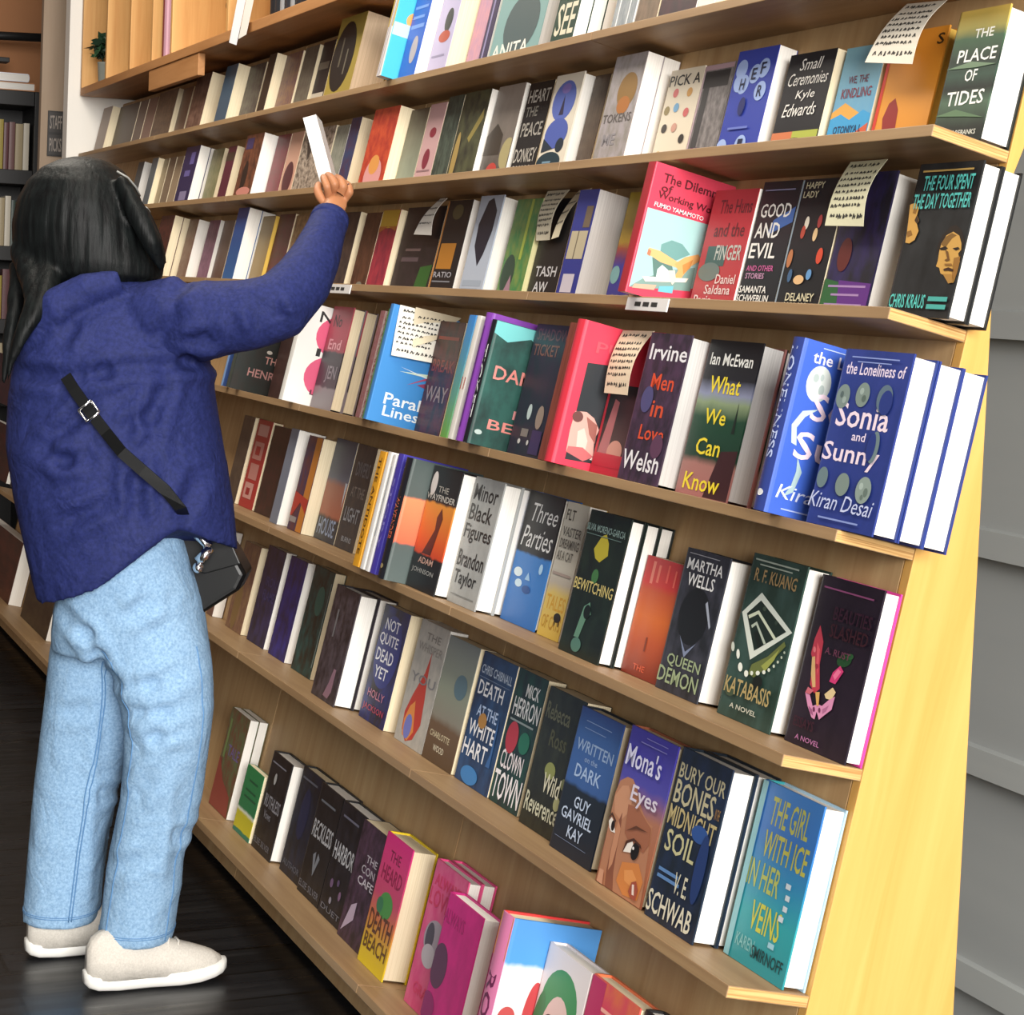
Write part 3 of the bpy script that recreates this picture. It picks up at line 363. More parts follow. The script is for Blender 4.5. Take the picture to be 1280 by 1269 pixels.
('F', 'B', -0.6506, 0.0665, 0.135, 0.19, 0.027, 2, 'p', 'w', 'b02c34', None, [('t', 'The Huns', 0.2, 0.8, 0.95, 0.92, '5a1418'), ('t', 'and the', 0.2, 0.6, 0.9, 0.72, '5a1418'), ('r', 0.15, 0.35, 0.6, 0.52, '3c5450'), ('t', 'FINGER', 0.35, 0.4, 0.95, 0.53, 'b8b8b0'), ('e', 0.3, 0.3, 0.25, 0.08, '64706c'), ('t', 'Daniel', 0.5, 0.2, 0.95, 0.28, 'e0c8c4'), ('t', 'Saldana', 0.3, 0.11, 0.9, 0.19, 'e0c8c4'), ('t', 'Paris', 0.1, 0.02, 0.5, 0.1, 'e0c8c4')], [], 'dark red book with black lettering beside the coral one, third shelf'),
('F', 'B', -0.5113, 0.0695, 0.1094, 0.2, 0.0518, 1, 'p', 'cr', '14151c', None, [('p', [(0.5, 0.7), (1, 0.8), (1, 0.68), (0.4, 0.58)], '3c64a8'), ('t', 'GOOD', 0.1, 0.72, 0.9, 0.83, 'e8e6e0'), ('t', 'AND', 0.08, 0.56, 0.72, 0.68, 'e8e6e0'), ('t', 'EVIL', 0.05, 0.4, 0.75, 0.52, 'e8e6e0'), ('t', 'AND OTHER', 0.08, 0.3, 0.8, 0.345, 'c86098'), ('t', 'STORIES', 0.1, 0.24, 0.6, 0.285, 'c090b0'), ('t', 'SAMANTA', 0.02, 0.13, 0.75, 0.185, 'e8e6e0'), ('t', 'SCHWEBLIN', 0.0, 0.06, 0.85, 0.115, 'e8e6e0'), ('r', 0.1, 0.93, 0.9, 0.94, '8080a0')], [], 'black book with bold white capitals and a blue smear on the third shelf'),
('F', 'B', -0.3996, 0.0695, 0.1168, 0.2, 0.0518, 1, 'p', 'cr', '121318', None, [('r', 0, 0, 0.035, 1, '8a98a4'), ('e', 0.32, 0.67, 0.05, 0.05, 'e0d8c8'), ('e', 0.28, 0.6, 0.05, 0.05, 'b04838'), ('e', 0.62, 0.68, 0.05, 0.05, 'b04040'), ('e', 0.58, 0.58, 0.05, 0.05, 'e0c090'), ('e', 0.12, 0.4, 0.06, 0.07, 'b07048'), ('e', 0.8, 0.42, 0.07, 0.06, 'c84830'), ('e', 0.22, 0.27, 0.05, 0.05, '3c5c80'), ('e', 0.45, 0.24, 0.12, 0.035, 'd8b080'), ('e', 0.66, 0.28, 0.06, 0.04, '6090c0'), ('t', 'HAPPY', 0.12, 0.93, 0.55, 0.98, 'c0b898'), ('t', 'LADY', 0.1, 0.86, 0.45, 0.91, 'c0b898'), ('t', 'DELANEY', 0.25, 0.08, 0.9, 0.14, 'd0c8a8'), ('t', 'NOLAN', 0.25, 0.015, 0.75, 0.07, 'd0c8a8')], [], 'black book with a ring of coloured pill shapes on the third shelf'),
('F', 'B', -0.2803, 0.0705, 0.1178, 0.205, 0.0508, 1, 'h', 'w', ('n', '2c2450', '1c1a24', 4), None, [('p', [(0, 0), (0.55, 0), (0.4, 0.22), (0, 0.25)], '2c5c34'), ('p', [(0.4, 0), (1, 0), (1, 0.22), (0.3, 0.24)], '5c2c7c'), ('r', 0.1, 0.19, 0.9, 0.205, 'a080b0'), ('r', 0.2, 0.13, 0.8, 0.145, 'a080b0'), ('r', 0.1, 0.06, 0.9, 0.075, 'a080b0'), ('e', 0.3, 0.42, 0.14, 0.12, '5c2420')], [], 'dark violet and green book under a large note on the third shelf'),
('F', 'B', -0.0981, 0.0585, 0.1383, 0.207, 0.031, 2, 'h', 'w', ('n', '121314', '26282a', 3), None, [('p', [(0.606, 0.401), (0.6, 0.464), (0.635, 0.527), (0.729, 0.584), (0.81, 0.594), (0.923, 0.556), (1.0, 0.483), (1.0, 0.39), (1.0, 0.359), (0.86, 0.484), (0.737, 0.526), (0.666, 0.474)], '22170e'), ('p', [(0.699, 0.526), (0.794, 0.549), (0.9, 0.523), (0.96, 0.473), (0.978, 0.432), (0.947, 0.409), (1.0, 0.36), (1.0, 0.287), (0.978, 0.223), (0.912, 0.219), (0.85, 0.26), (0.746, 0.281), (0.705, 0.317), (0.65, 0.325), (0.658, 0.363), (0.645, 0.422), (0.65, 0.474)], 'c89a4e'), ('p', [(0.643, 0.469), (0.692, 0.516), (0.778, 0.541), (0.862, 0.525), (0.799, 0.505), (0.747, 0.463), (0.734, 0.442)], '7c5a28'), ('p', [(0.899, 0.38), (0.992, 0.39), (1.0, 0.349), (1.0, 0.282), (0.972, 0.225), (0.928, 0.277)], '94682e'), ('p', [(0.643, 0.443), (0.727, 0.455), (0.774, 0.442), (0.741, 0.43), (0.665, 0.43)], '20140c'), ('p', [(0.847, 0.442), (0.929, 0.45), (0.961, 0.437), (0.905, 0.427)], '24180e'), ('p', [(0.74, 0.432), (0.791, 0.421), (0.849, 0.364), (0.798, 0.357), (0.767, 0.367), (0.802, 0.376)], '6c4820'), ('p', [(0.785, 0.309), (0.854, 0.32), (0.941, 0.306), (0.939, 0.293), (0.853, 0.299), (0.797, 0.296)], '3c2010'), ('p', [(0.781, 0.343), (0.89, 0.344), (0.91, 0.33), (0.798, 0.33)], '8a602c'), ('p', [(0.794, 0.276), (0.928, 0.277), (0.977, 0.225), (0.913, 0.216)], 'a87c3c'), ('p', [(0.004, 0.734), (0.089, 0.744), (0.164, 0.707), (0.16, 0.659), (0.216, 0.626), (0.192, 0.604), (0.247, 0.556), (0.218, 0.497), (0.142, 0.474), (0.073, 0.48), (0.065, 0.53), (0.041, 0.617)], 'c8984c'), ('p', [(0.053, 0.552), (0.121, 0.562), (0.167, 0.529), (0.091, 0.514)], '8a6028'), ('p', [(0.16, 0.659), (0.216, 0.626), (0.192, 0.604), (0.142, 0.627)], '3a2410'), ('p', [(0.089, 0.708), (0.146, 0.702), (0.133, 0.67), (0.087, 0.676)], '90662c'), ('r', 0.1, 0.945, 0.9, 0.957, 'b09050'), ('r', 0.66, 0.1, 0.96, 0.13, '48a49c'), ('r', 0.66, 0.05, 0.96, 0.08, '48a49c'), ('t', 'THE FOUR SPENT', 0.16, 0.82, 0.95, 0.92, '58c4bc'), ('t', 'THE DAY TOGETHER', 0.06, 0.7, 0.97, 0.8, '58c4bc'), ('t', 'CHRIS KRAUS', 0.05, 0.05, 0.62, 0.14, '58c4bc')], [], "black book with turquoise capitals and a man's face, overhanging the third shelf end"),
('S', 'C', -2.864, -0.018, 0.14, 0.23, 0.02, 1, 'p', 'cr', '34508c', '7aa0d0', [], [], 'thin blue book beside the jacket on the fourth shelf'),
('S', 'C', -2.7667, -0.028, 0.15, 0.235, 0.03, 1, 'p', 'cr', ('n', '1c2422', '24201c', 5), '3a4844', [('t', 'THE', 0.5, 0.34, 0.8, 0.42, 'c08c84'), ('t', 'HENRY', 0.25, 0.17, 0.85, 0.26, 'b0807c'), ('e', 0.55, 0.47, 0.05, 0.02, 'c0b8b0')], [], 'black book with pale salmon lettering beside the jacket, spine out on the fourth shelf'),
('F', 'C', -2.7548, 0.0725, 0.1261, 0.235, 0.0488, 1, 'p', 'cr', ('n', '3c2420', '4c3028', 8), None, [], [], 'narrow brown book squeezed before the pink circle book, fourth shelf'),
('S', 'C', -2.304, -0.028, 0.15, 0.2363, 0.03, 1, 'p', 'w', 'ecebe6', None, [('e', 0.7, 0.72, 0.42, 0.22, 'd8587c'), ('e', 0.66, 0.3, 0.42, 0.22, 'd8587c'), ('r', 0.35, 0.5, 0.42, 0.58, '1a1618'), ('r', 0.5, 0.5, 0.55, 0.58, '1a1618'), ('r', 0.62, 0.5, 0.67, 0.58, '1a1618'), ('t', 'N', 0.28, 0.84, 0.5, 0.95, '1a1618'), ('t', 'o', 0.6, 0.64, 0.8, 0.74, 'e8e4e0'), ('t', 'LOVE', 0.4, 0.11, 0.95, 0.16, '5a2030')], [], 'white book with two pink circles, spine out on the fourth shelf'),
('F', 'C', -2.2993, 0.0385, 0.148, 0.242, 0.03, 2, 'h', 'cr', ('b', [(0, '80767c'), (0.2, '80767c'), (0.22, '2c2430'), (0.55, '2c2430'), (0.57, '983848'), (1, 'a84050')]), None, [('t', 'No', 0.2, 0.8, 0.6, 0.92, '2c1820'), ('t', 'End', 0.2, 0.58, 0.8, 0.68, 'd8a0a8'), ('t', 'JEN', 0.4, 0.25, 0.9, 0.42, '8a848c')], [], 'crimson and black face-out copy beside the white pink-circle book, fourth shelf'),  # darker copy of the pink-circle book: shade is painted into these cover colours
('S', 'C', -1.7847, -0.018, 0.14, 0.23, 0.03, 1, 'p', 'cr', ('n', '7c2c38', 'a8a098', 30), ('n', '7c2430', 'a08080', 25), [], [], 'dark red speckled spine on the fourth shelf'),
('S', 'C', -1.7544, -0.018, 0.14, 0.235, 0.015, 1, 'p', 'cr', '4c9c50', '4c9850', [], [], 'thin green book on the fourth shelf, left of the bright blue one'),
('S', 'C', -1.7152, -0.028, 0.15, 0.2447, 0.02, 1, 'p', 'w', '3c88cc', '3c80c0', [('t', 'Parallel', 0.18, 0.16, 1.0, 0.26, 'e4ecf0'), ('t', 'Lines', 0.2, 0.06, 0.75, 0.15, 'e4ecf0'), ('p', [(0.3, 0.46), (0.9, 0.5), (0.95, 0.48), (0.9, 0.46)], 'c8dcc8'), ('p', [(0.45, 0.36), (0.9, 0.52), (0.95, 0.5)], 'a84a68'), ('p', [(0.3, 0.5), (1, 0.44), (1, 0.42)], 'd8e4e8'), ('p', [(0.6, 0.38), (0.95, 0.46), (0.8, 0.36)], '8a3c60')], [], 'bright blue book with white title letters, spine out on the fourth shelf'),
('F', 'C', -1.7057, 0.0765, 0.14, 0.235, 0.0448, 1, 'p', 'cr', ('n', '5c1c20', '241c20', 6), None, [('t', 'BREAK', 0.1, 0.55, 0.95, 0.66, '8a3c30'), ('t', 'WAY', 0.1, 0.28, 0.95, 0.42, 'a08c84'), ('r', 0.1, 0.84, 0.9, 0.87, 'a04030')], [], 'dark wine red book with rust lettering on the fourth shelf'),
('S', 'C', -1.2915, -0.018, 0.14, 0.235, 0.035, 1, 'p', 'cr', ('g', '68a048', '3c88c8'), ('g', '68a048', '3c80c4'), [], [], 'blue book with a green foot, spine out on the fourth shelf'),
('S', 'C', -1.2674, -0.018, 0.14, 0.235, 0.02, 1, 'p', 'cr', 'e0dcd4', 'e0dcd4', [], [('r', 0, 0.4, 1, 0.5, 'b04040')], 'thin white book with red marks, spine out on the fourth shelf'),
('S', 'C', -1.1925, -0.028, 0.15, 0.24, 0.032, 1, 'h', 'cr', '7c3ca0', '8040a4', [], [('r', 0.35, 0.1, 0.55, 0.9, '5a2878')], 'purple book, spine out on the fourth shelf'),
('S', 'C', -1.1675, -0.028, 0.15, 0.2281, 0.02, 1, 'h', 'cr', ('n', '2c5c54', '1c3230', 3), '14141a', [('p', [(0, 0.9), (0.2, 0.85), (0.5, 0.92), (0.8, 0.8), (1, 0.82), (1, 1), (0, 1)], '74c4c4'), ('t', 'DAMA', 0.12, 0.54, 0.85, 0.65, 'e08c84'), ('t', 'TI', 0.55, 0.75, 0.9, 0.85, 'e0b0a4'), ('t', 'BEN', 0.2, 0.14, 0.8, 0.22, 'e08c84'), ('e', 0.6, 0.36, 0.06, 0.05, 'a8d8d8'), ('r', 0.5, 0.26, 0.6, 0.33, 'd08c8c'), ('e', 0.1, 0.1, 0.05, 0.02, 'b0c0bc')], [('t', 'TICKET', 0.2, 0.2, 0.8, 0.8, 'c8c8c8', 'v')], 'dark green book with coral title and teal top on the fourth shelf'),
('F', 'C', -1.1581, 0.0465, 0.15, 0.24, 0.055, 1, 'h', 'cr', ('n', '1c2434', '2c2038', 5), None, [('t', 'SHADOW', 0.1, 0.88, 0.98, 0.97, '6c4048'), ('t', 'TICKET', 0.08, 0.76, 0.8, 0.85, '7c5048'), ('e', 0.4, 0.33, 0.06, 0.06, 'c8d8d8'), ('e', 0.72, 0.3, 0.1, 0.09, 'a08c80'), ('r', 0.3, 0.14, 0.5, 0.2, '807c78'), ('e', 0.3, 0.1, 0.04, 0.02, 'd0d0d0'), ('e', 0.55, 0.1, 0.03, 0.02, 'd0d0d0'), ('r', 0.62, 0.02, 0.9, 0.2, '3c2c5c')], [], 'midnight blue face-out copy with faint lettering and city lights, fourth shelf'),
('S', 'C', -0.8478, -0.018, 0.14, 0.235, 0.035, 1, 'p', 'cr', ('n', '8a3c30', 'a05040', 5), ('n', '74382c', '8c4838', 5), [], [], 'red-brown spine left of the lit-toned red book, fourth shelf'),
('S', 'C', -0.8055, -0.028, 0.15, 0.24, 0.03, 1, 'h', 'w', 'e03c54', 'c83040', [('p', [(0.141, 0.72), (0.538, 0.75), (0.837, 0.066), (0.145, 0.039)], '2b3034'), ('p', [(0.132, 0.376), (0.27, 0.389), (0.381, 0.359), (0.474, 0.288), (0.441, 0.219), (0.477, 0.103), (0.364, 0.056), (0.137, 0.095), (0.122, 0.243)], 'd8a89c'), ('p', [(0.22, 0.245), (0.288, 0.278), (0.364, 0.197), (0.363, 0.104), (0.247, 0.134)], 'e8c8bc'), ('p', [(0.243, 0.352), (0.244, 0.339), (0.238, 0.326), (0.224, 0.316), (0.204, 0.308), (0.182, 0.305), (0.158, 0.306), (0.137, 0.312), (0.121, 0.321), (0.112, 0.333), (0.11, 0.346), (0.117, 0.359), (0.131, 0.37), (0.15, 0.377), (0.173, 0.381), (0.196, 0.38), (0.217, 0.374), (0.233, 0.364)], '6a4440'), ('p', [(0.146, 0.131), (0.325, 0.145), (0.48, 0.098), (0.365, 0.053), (0.14, 0.09)], 'c06a6c'), ('p', [(0.528, 0.401), (0.598, 0.393), (0.613, 0.253), (0.582, 0.087), (0.515, 0.079), (0.494, 0.279)], 'b47c70'), ('p', [(0.555, 0.386), (0.589, 0.384), (0.601, 0.254), (0.56, 0.271)], 'dca898'), ('p', [(0.284, 0.358), (0.436, 0.317), (0.461, 0.188), (0.365, 0.243)], '9c6258'), ('p', [(0.438, 0.075), (0.477, 0.103), (0.501, 0.072)], 'e0c8c0'), ('t', 'PURE', 0.2, 0.8, 0.9, 0.88, 'd05060')], [], 'lit-toned red book with a bare-shouldered figure panel, spine out on the fourth shelf'),  # window light painted in: cover brighter than its face-out copy
('F', 'C', -0.8032, 0.0405, 0.148, 0.24, 0.055, 1, 'h', 'w', 'b82438', None, [('r', 0.08, 0.14, 0.72, 0.62, '1a1c20'), ('p', [(0.1, 0.14), (0.24, 0.52), (0.36, 0.5), (0.34, 0.14)], 'a8686c'), ('e', 0.5, 0.16, 0.18, 0.08, 'c89484'), ('r', 0.08, 0.05, 0.72, 0.14, 'b82438')], [], 'shade-toned red face-out copy with a black panel and a note, fourth shelf'),  # same red cover, darkened to paint in the shade on the aisle side
('F', 'C', -0.6538, 0.0155, 0.135, 0.235, 0.055, 1, 'h', 'g', ('n', '2a2430', '48344c', 9), None, [('t', 'Irvine', 0.1, 0.82, 1, 0.93, 'e8e6ea'), ('t', 'Men', 0.3, 0.62, 0.85, 0.73, 'd85030'), ('t', 'in', 0.45, 0.44, 0.75, 0.55, 'd05030'), ('t', 'Love', 0.3, 0.28, 0.9, 0.38, 'd85030'), ('t', 'Welsh', 0.05, 0.07, 0.95, 0.2, 'e8e6ea'), ('e', 0.3, 0.55, 0.14, 0.09, '4c4c78'), ('e', 0.8, 0.25, 0.14, 0.08, '5c3c54')], [], 'dark purple book with white and orange words on the fourth shelf'),
('F', 'C', -0.5068, 0.04, 0.1569, 0.236, 0.04, 2, 'h', 'g', ('b', [(0, 'a86c68'), (0.2, 'a8746c'), (0.25, '123828'), (0.5, '184430'), (0.6, '8a9c78'), (0.66, '8c92b0'), (0.75, '181a22'), (1, '111116')]), None, [('p', [(0.55, 0.0), (0.7, 0.3), (1, 0.32), (1, 0)], '3c1c20'), ('p', [(0.8, 0.42), (0.82, 0.62), (0.86, 0.42)], '14241c'), ('t', 'Ian McEwan', 0.1, 0.84, 0.9, 0.92, 'f0f0ec'), ('t', 'What', 0.2, 0.66, 0.78, 0.77, 'f0d838'), ('t', 'We', 0.25, 0.46, 0.65, 0.56, 'f0d838'), ('t', 'Can', 0.22, 0.26, 0.68, 0.37, 'f0d838'), ('t', 'Know', 0.14, 0.03, 0.82, 0.14, 'f0d838')], [], 'landscape-cover book with large yellow title words on the fourth shelf'),
('S', 'C', -0.1353, -0.028, 0.15, 0.2363, 0.03, 1, 'h', 'w', '3c60c0', '2c3c80', [('e', 0.24, 0.77, 0.13, 0.105, 'cfd6d0'), ('e', 0.2, 0.8, 0.03, 0.025, 'a8b4b0'), ('e', 0.28, 0.74, 0.03, 0.03, 'a8b4b0'), ('e', 0.26, 0.81, 0.02, 0.02, 'b0bcb8'), ('p', [(0.3, 0.63), (0.14, 0.6), (0.06, 0.51), (0.1, 0.41), (0.16, 0.4), (0.12, 0.5), (0.18, 0.57)], 'b8c8c4'), ('p', [(0.2, 0.34), (0.28, 0.26), (0.24, 0.14), (0.14, 0.1), (0.2, 0.17), (0.22, 0.26)], '9cb4b8'), ('t', 'the L', 0.12, 0.88, 0.46, 0.95, 'e8e4f0'), ('t', 'So', 0.22, 0.56, 0.62, 0.72, 'f0d8e4'), ('t', 'Su', 0.14, 0.33, 0.56, 0.49, 'f0d8e4'), ('t', 'Kiran', 0.08, 0.09, 0.58, 0.17, 'd0d8f0', 'i'), ('r', 0.15, 0.03, 0.6, 0.038, 'a0b0e0'), ('r', 0.2, 0.97, 0.6, 0.976, 'b0c0e8')], [('t', 'LONELINESS', 0.2, 0.3, 0.75, 0.95, 'b0bce0', 'v'), ('e', 0.5, 0.1, 0.25, 0.02, 'e0e0e0')], 'lit-toned blue moon-phase book, spine out beside its face-out copies on the fourth shelf'),  # cover blue and moons brightened: window light put into the colour
('F', 'C', -0.0859, 0.005, 0.153, 0.232, 0.0382, 3, 'h', 'w', ('n', '24367c', '2c3c88', 4), None, [('t', 'the Loneliness of', 0.08, 0.86, 0.95, 0.93, 'e8d8ec'), ('t', 'Sonia', 0.1, 0.56, 0.88, 0.7, 'f0dce8'), ('t', 'and', 0.4, 0.49, 0.6, 0.54, 'e8d8ec'), ('t', 'Sunny', 0.02, 0.33, 0.86, 0.47, 'f0dce8'), ('e', 0.13, 0.73, 0.1, 0.07, '7c8c84'), ('e', 0.11, 0.74, 0.025, 0.02, '54645e'), ('e', 0.16, 0.71, 0.03, 0.02, '98a8a0'), ('e', 0.42, 0.75, 0.1, 0.07, '7c8c84'), ('e', 0.4, 0.77, 0.03, 0.02, '9caca4'), ('e', 0.45, 0.73, 0.03, 0.02, '58685f'), ('e', 0.75, 0.74, 0.11, 0.08, '5c7080'), ('e', 0.78, 0.72, 0.09, 0.07, '24367c'), ('e', 0.76, 0.47, 0.07, 0.09, '6c8084'), ('e', 0.72, 0.47, 0.06, 0.08, '24367c'), ('e', 0.12, 0.26, 0.08, 0.06, '6c8080'), ('e', 0.44, 0.24, 0.1, 0.065, '7c8c84'), ('e', 0.76, 0.23, 0.11, 0.075, '8c9c94'), ('e', 0.72, 0.25, 0.03, 0.02, 'a8b8b0'), ('e', 0.8, 0.22, 0.03, 0.025, '66766e'), ('e', 0.76, 0.19, 0.02, 0.015, '66766e'), ('t', 'Kiran Desai', 0.02, 0.09, 0.95, 0.18, 'c8d0f0', 'i'), ('r', 0.2, 0.035, 0.8, 0.045, '8898d0'), ('r', 0.15, 0.955, 0.85, 0.962, '8898d0'), ('r', 0.25, 0.93, 0.75, 0.936, '8898d0')], [], 'royal blue moon-phase book, front of three overhanging the fourth shelf end'),  # same jacket in dimmer blues, aisle-side shade painted into the print
('F', 'D', -7.0346, 0.0825, 0.7817, 0.21, 0.0388, 1, 'p', 'w', ('n', '5c2c30', '48282a', 6), None, [], [], 'maroon book at the left photo edge behind the jacket, fifth shelf'),
('F', 'D', -2.9585, 0.0875, 0.1, 0.23, 0.0338, 1, 'p', 'cr', ('n', '3c3430', '54483c', 6), None, [], [], 'grey-brown book hidden by the jacket hem on the fifth shelf'),
('F', 'D', -2.839, 0.0925, 0.1266, 0.23, 0.0288, 1, 'p', 'cr', 'a02c2c', None, [('r', 0.15, 0.82, 0.85, 0.95, 'c08c84'), ('r', 0.15, 0.55, 0.8, 0.75, 'b87c74'), ('r', 0.2, 0.32, 0.8, 0.5, 'b87c74'), ('r', 0.15, 0.1, 0.75, 0.28, 'c08c84'), ('r', 0.3, 0.6, 0.6, 0.7, 'a02c2c'), ('r', 0.3, 0.14, 0.55, 0.22, '902428')], [], 'red book with blocky pale squares on the fifth shelf'),
('F', 'D', -2.6941, 0.0925, 0.1478, 0.225, 0.0288, 1, 'p', 'w', ('n', '241c1c', '3c2020', 6), None, [], [], 'near-black book with a reddish bloom on the fifth shelf'),
('F', 'D', -2.4286, 0.0525, 0.06, 0.23, 0.0688, 1, 'p', 'w', '6c7484', None, [], [], 'silver-blue book beside bright pages on the fifth shelf'),
('F', 'D', -2.3161, 0.0625, 0.1057, 0.225, 0.0588, 1, 'p', 'cr', ('n', '5c2c28', '342c50', 6), None, [('r', 0.6, 0.0, 1, 1, 'b8742c'), ('p', [(0, 0.1), (0.5, 0.3), (1, 0.2), (1, 0.35), (0, 0.4)], 'a83428'), ('r', 0, 0.08, 0.5, 0.14, '8c8484')], [], 'dark red and navy collage book on the fifth shelf'),
('F', 'D', -2.2053, 0.0925, 0.1452, 0.235, 0.0288, 1, 'p', 'cr', ('b', [(0, '2c3440'), (0.22, '20242c'), (0.26, '9a5844'), (0.55, '9c6454'), (0.62, '5c6478'), (1, '2c3c54')]), None, [('t', 'HOUSE', 0.1, 0.05, 0.9, 0.22, '8494b0'), ('p', [(0.9, 0.6), (1, 0.6), (0.96, 0.35)], 'b8c4d0')], [], 'book with grey sky over a pink field on the fifth shelf'),
('F', 'D', -2.0546, 0.0925, 0.126, 0.235, 0.0288, 1, 'p', 'cr', ('n', '2c3038', '403c3c', 9), None, [('t', 'DIVERS', 0.2, 0.7, 0.9, 0.84, '70747c'), ('t', 'AT THE', 0.2, 0.5, 0.9, 0.6, '7a7470'), ('t', 'LIGHT', 0.15, 0.26, 0.9, 0.4, '888c94'), ('t', 'BURNS', 0.3, 0.07, 0.8, 0.12, '90949c')], [], 'dark slate book with thin pale lettering on the fifth shelf'),
('S', 'D', -1.5798, -0.018, 0.14, 0.235, 0.035, 1, 'p', 'cr', 'e0a028', 'dc9c24', [], [('t', 'THE ANTIDOTE', 0.25, 0.1, 0.7, 0.95, '4c3010', 'v')], 'golden yellow spine with dark speckles on the fifth shelf'),
('S', 'D', -1.5473, -0.018, 0.14, 0.238, 0.022, 1, 'p', 'cr', 'e8e6e2', 'e8e6e2', [], [], 'white spine just right of the golden one, fifth shelf'),
('S', 'D', -1.5196, -0.018, 0.14, 0.235, 0.018, 1, 'p', 'cr', 'e4e2e0', 'e4e2e0', [], [('r', 0.4, 0.3, 0.6, 0.9, '98a4b0')], 'white spine next to the violet-blue one, fifth shelf'),
('S', 'D', -1.4828, -0.018, 0.14, 0.24, 0.028, 1, 'p', 'cr', '4038a0', '443ca8', [], [('t', 'STORY', 0.3, 0.2, 0.7, 0.8, '8884d0', 'v')], 'violet-blue spine with fine lettering on the fifth shelf'),
('S', 'D', -1.4029, -0.028, 0.15, 0.2374, 0.036, 1, 'h', 'cr', ('b', [(0, '54605e'), (0.3, '4c5856'), (0.32, 'e06848'), (0.68, 'e8885c'), (0.7, '4c5654'), (1, '44504e')]), '1c1c20', [('e', 0.72, 0.84, 0.24, 0.14, 'ecebe6'), ('e', 0.7, 0.48, 0.1, 0.04, 'f0c880')], [('t', 'WAYFINDER', 0.2, 0.32, 0.75, 0.68, 'c05c40', 'v'), ('e', 0.5, 0.1, 0.2, 0.02, '9a8a60')], 'black and orange book with a round white sticker, spine out on the fifth shelf'),  # black greyed and orange paled on the cover to paint in window light
('F', 'D', -1.4002, 0.0155, 0.148, 0.235, 0.055, 1, 'h', 'w', ('b', [(0, '16181c'), (0.27, '16181c'), (0.29, 'd04824'), (0.4, 'd85c28'), (0.7, 'd88c34'), (0.72, '1a1c20'), (1, '16181c')]), None, [('e', 0.16, 0.86, 0.1, 0.1, 'd8d0cc'), ('p', [(0.3, 0.29), (0.55, 0.5), (0.52, 0.6), (0.62, 0.68), (0.72, 0.6), (0.68, 0.5), (0.6, 0.29)], '4a1c18'), ('t', 'THE', 0.35, 0.8, 0.7, 0.85, 'a09c94'), ('t', 'WAYFINDER', 0.02, 0.73, 0.98, 0.78, 'c0bcb4'), ('t', 'ADAM', 0.25, 0.21, 0.75, 0.26, 'c8a090'), ('t', 'JOHNSON', 0.1, 0.12, 0.85, 0.17, '9c9c98')], [], 'black and orange face-out copy with a spear-shaped figure, fifth shelf'),
('F', 'D', -1.2489, 0.0405, 0.1361, 0.235, 0.037, 2, 'h', 'w', ('n', 'a8aaa8', '9c9e9c', 5), None, [('t', 'Minor', 0.08, 0.82, 0.9, 0.95, '141414'), ('t', 'Black', 0.08, 0.66, 0.85, 0.79, '141414'), ('t', 'Figures', 0.06, 0.48, 0.98, 0.63, '141414'), ('t', 'Brandon', 0.06, 0.29, 0.95, 0.42, '141414'), ('t', 'Taylor', 0.08, 0.12, 0.85, 0.26, '141414'), ('r', 0.1, 0.06, 0.9, 0.07, '7c7e7c')], [], 'grey book with thick black lettering on the fifth shelf'),
('F', 'D', -1.1062, 0.0875, 0.1496, 0.235, 0.0338, 1, 'h', 'w', ('b', [(0, '2c6cb8'), (0.52, '347cc8'), (0.54, '16181c'), (1, '141519')]), None, [('t', 'Three', 0.2, 0.78, 0.95, 0.92, 'f0f0f0', 'i'), ('t', 'Parties', 0.12, 0.58, 0.95, 0.74, 'f0f0f0', 'i'), ('e', 0.22, 0.38, 0.12, 0.035, 'd8e8f0'), ('e', 0.3, 0.3, 0.1, 0.03, 'c8e0f0'), ('e', 0.55, 0.27, 0.12, 0.03, '1c4c90'), ('e', 0.82, 0.45, 0.05, 0.04, 'a8d0f0'), ('p', [(0.45, 0.34), (0.52, 0.4), (0.6, 0.34)], '9cc4e8')], [], 'half black half sky-blue book with white script on the fifth shelf'),
('F', 'D', -0.9453, 0.0875, 0.0877, 0.233, 0.0338, 1, 'p', 'w', ('b', [(0, 'd0b050'), (0.32, 'd0b868'), (0.4, 'b8b0a4'), (0.5, 'c8c4b8'), (1, 'd0ccbe')]), None, [('t', 'TALES', 0.1, 0.2, 0.95, 0.31, 'c89830'), ('t', 'OF CATS', 0.1, 0.06, 0.95, 0.16, 'b88c30'), ('e', 0.75, 0.16, 0.16, 0.035, '1a1614'), ('r', 0.66, 0.1, 0.7, 0.15, '1a1614'), ('r', 0.84, 0.1, 0.88, 0.15, '1a1614'), ('t', 'FLT', 0.1, 0.87, 0.5, 0.95, '4c4840'), ('t', 'VASTER', 0.1, 0.75, 0.95, 0.82, '5c5850'), ('t', 'DREAMING', 0.1, 0.66, 0.95, 0.73, '5c5850'), ('t', 'AS A CAT', 0.1, 0.57, 0.8, 0.64, '5c5850'), ('r', 0.1, 0.46, 0.9, 0.48, 'a89890')], [], 'cream and yellow book with sketchy handwriting and a small black animal, fifth shelf'),
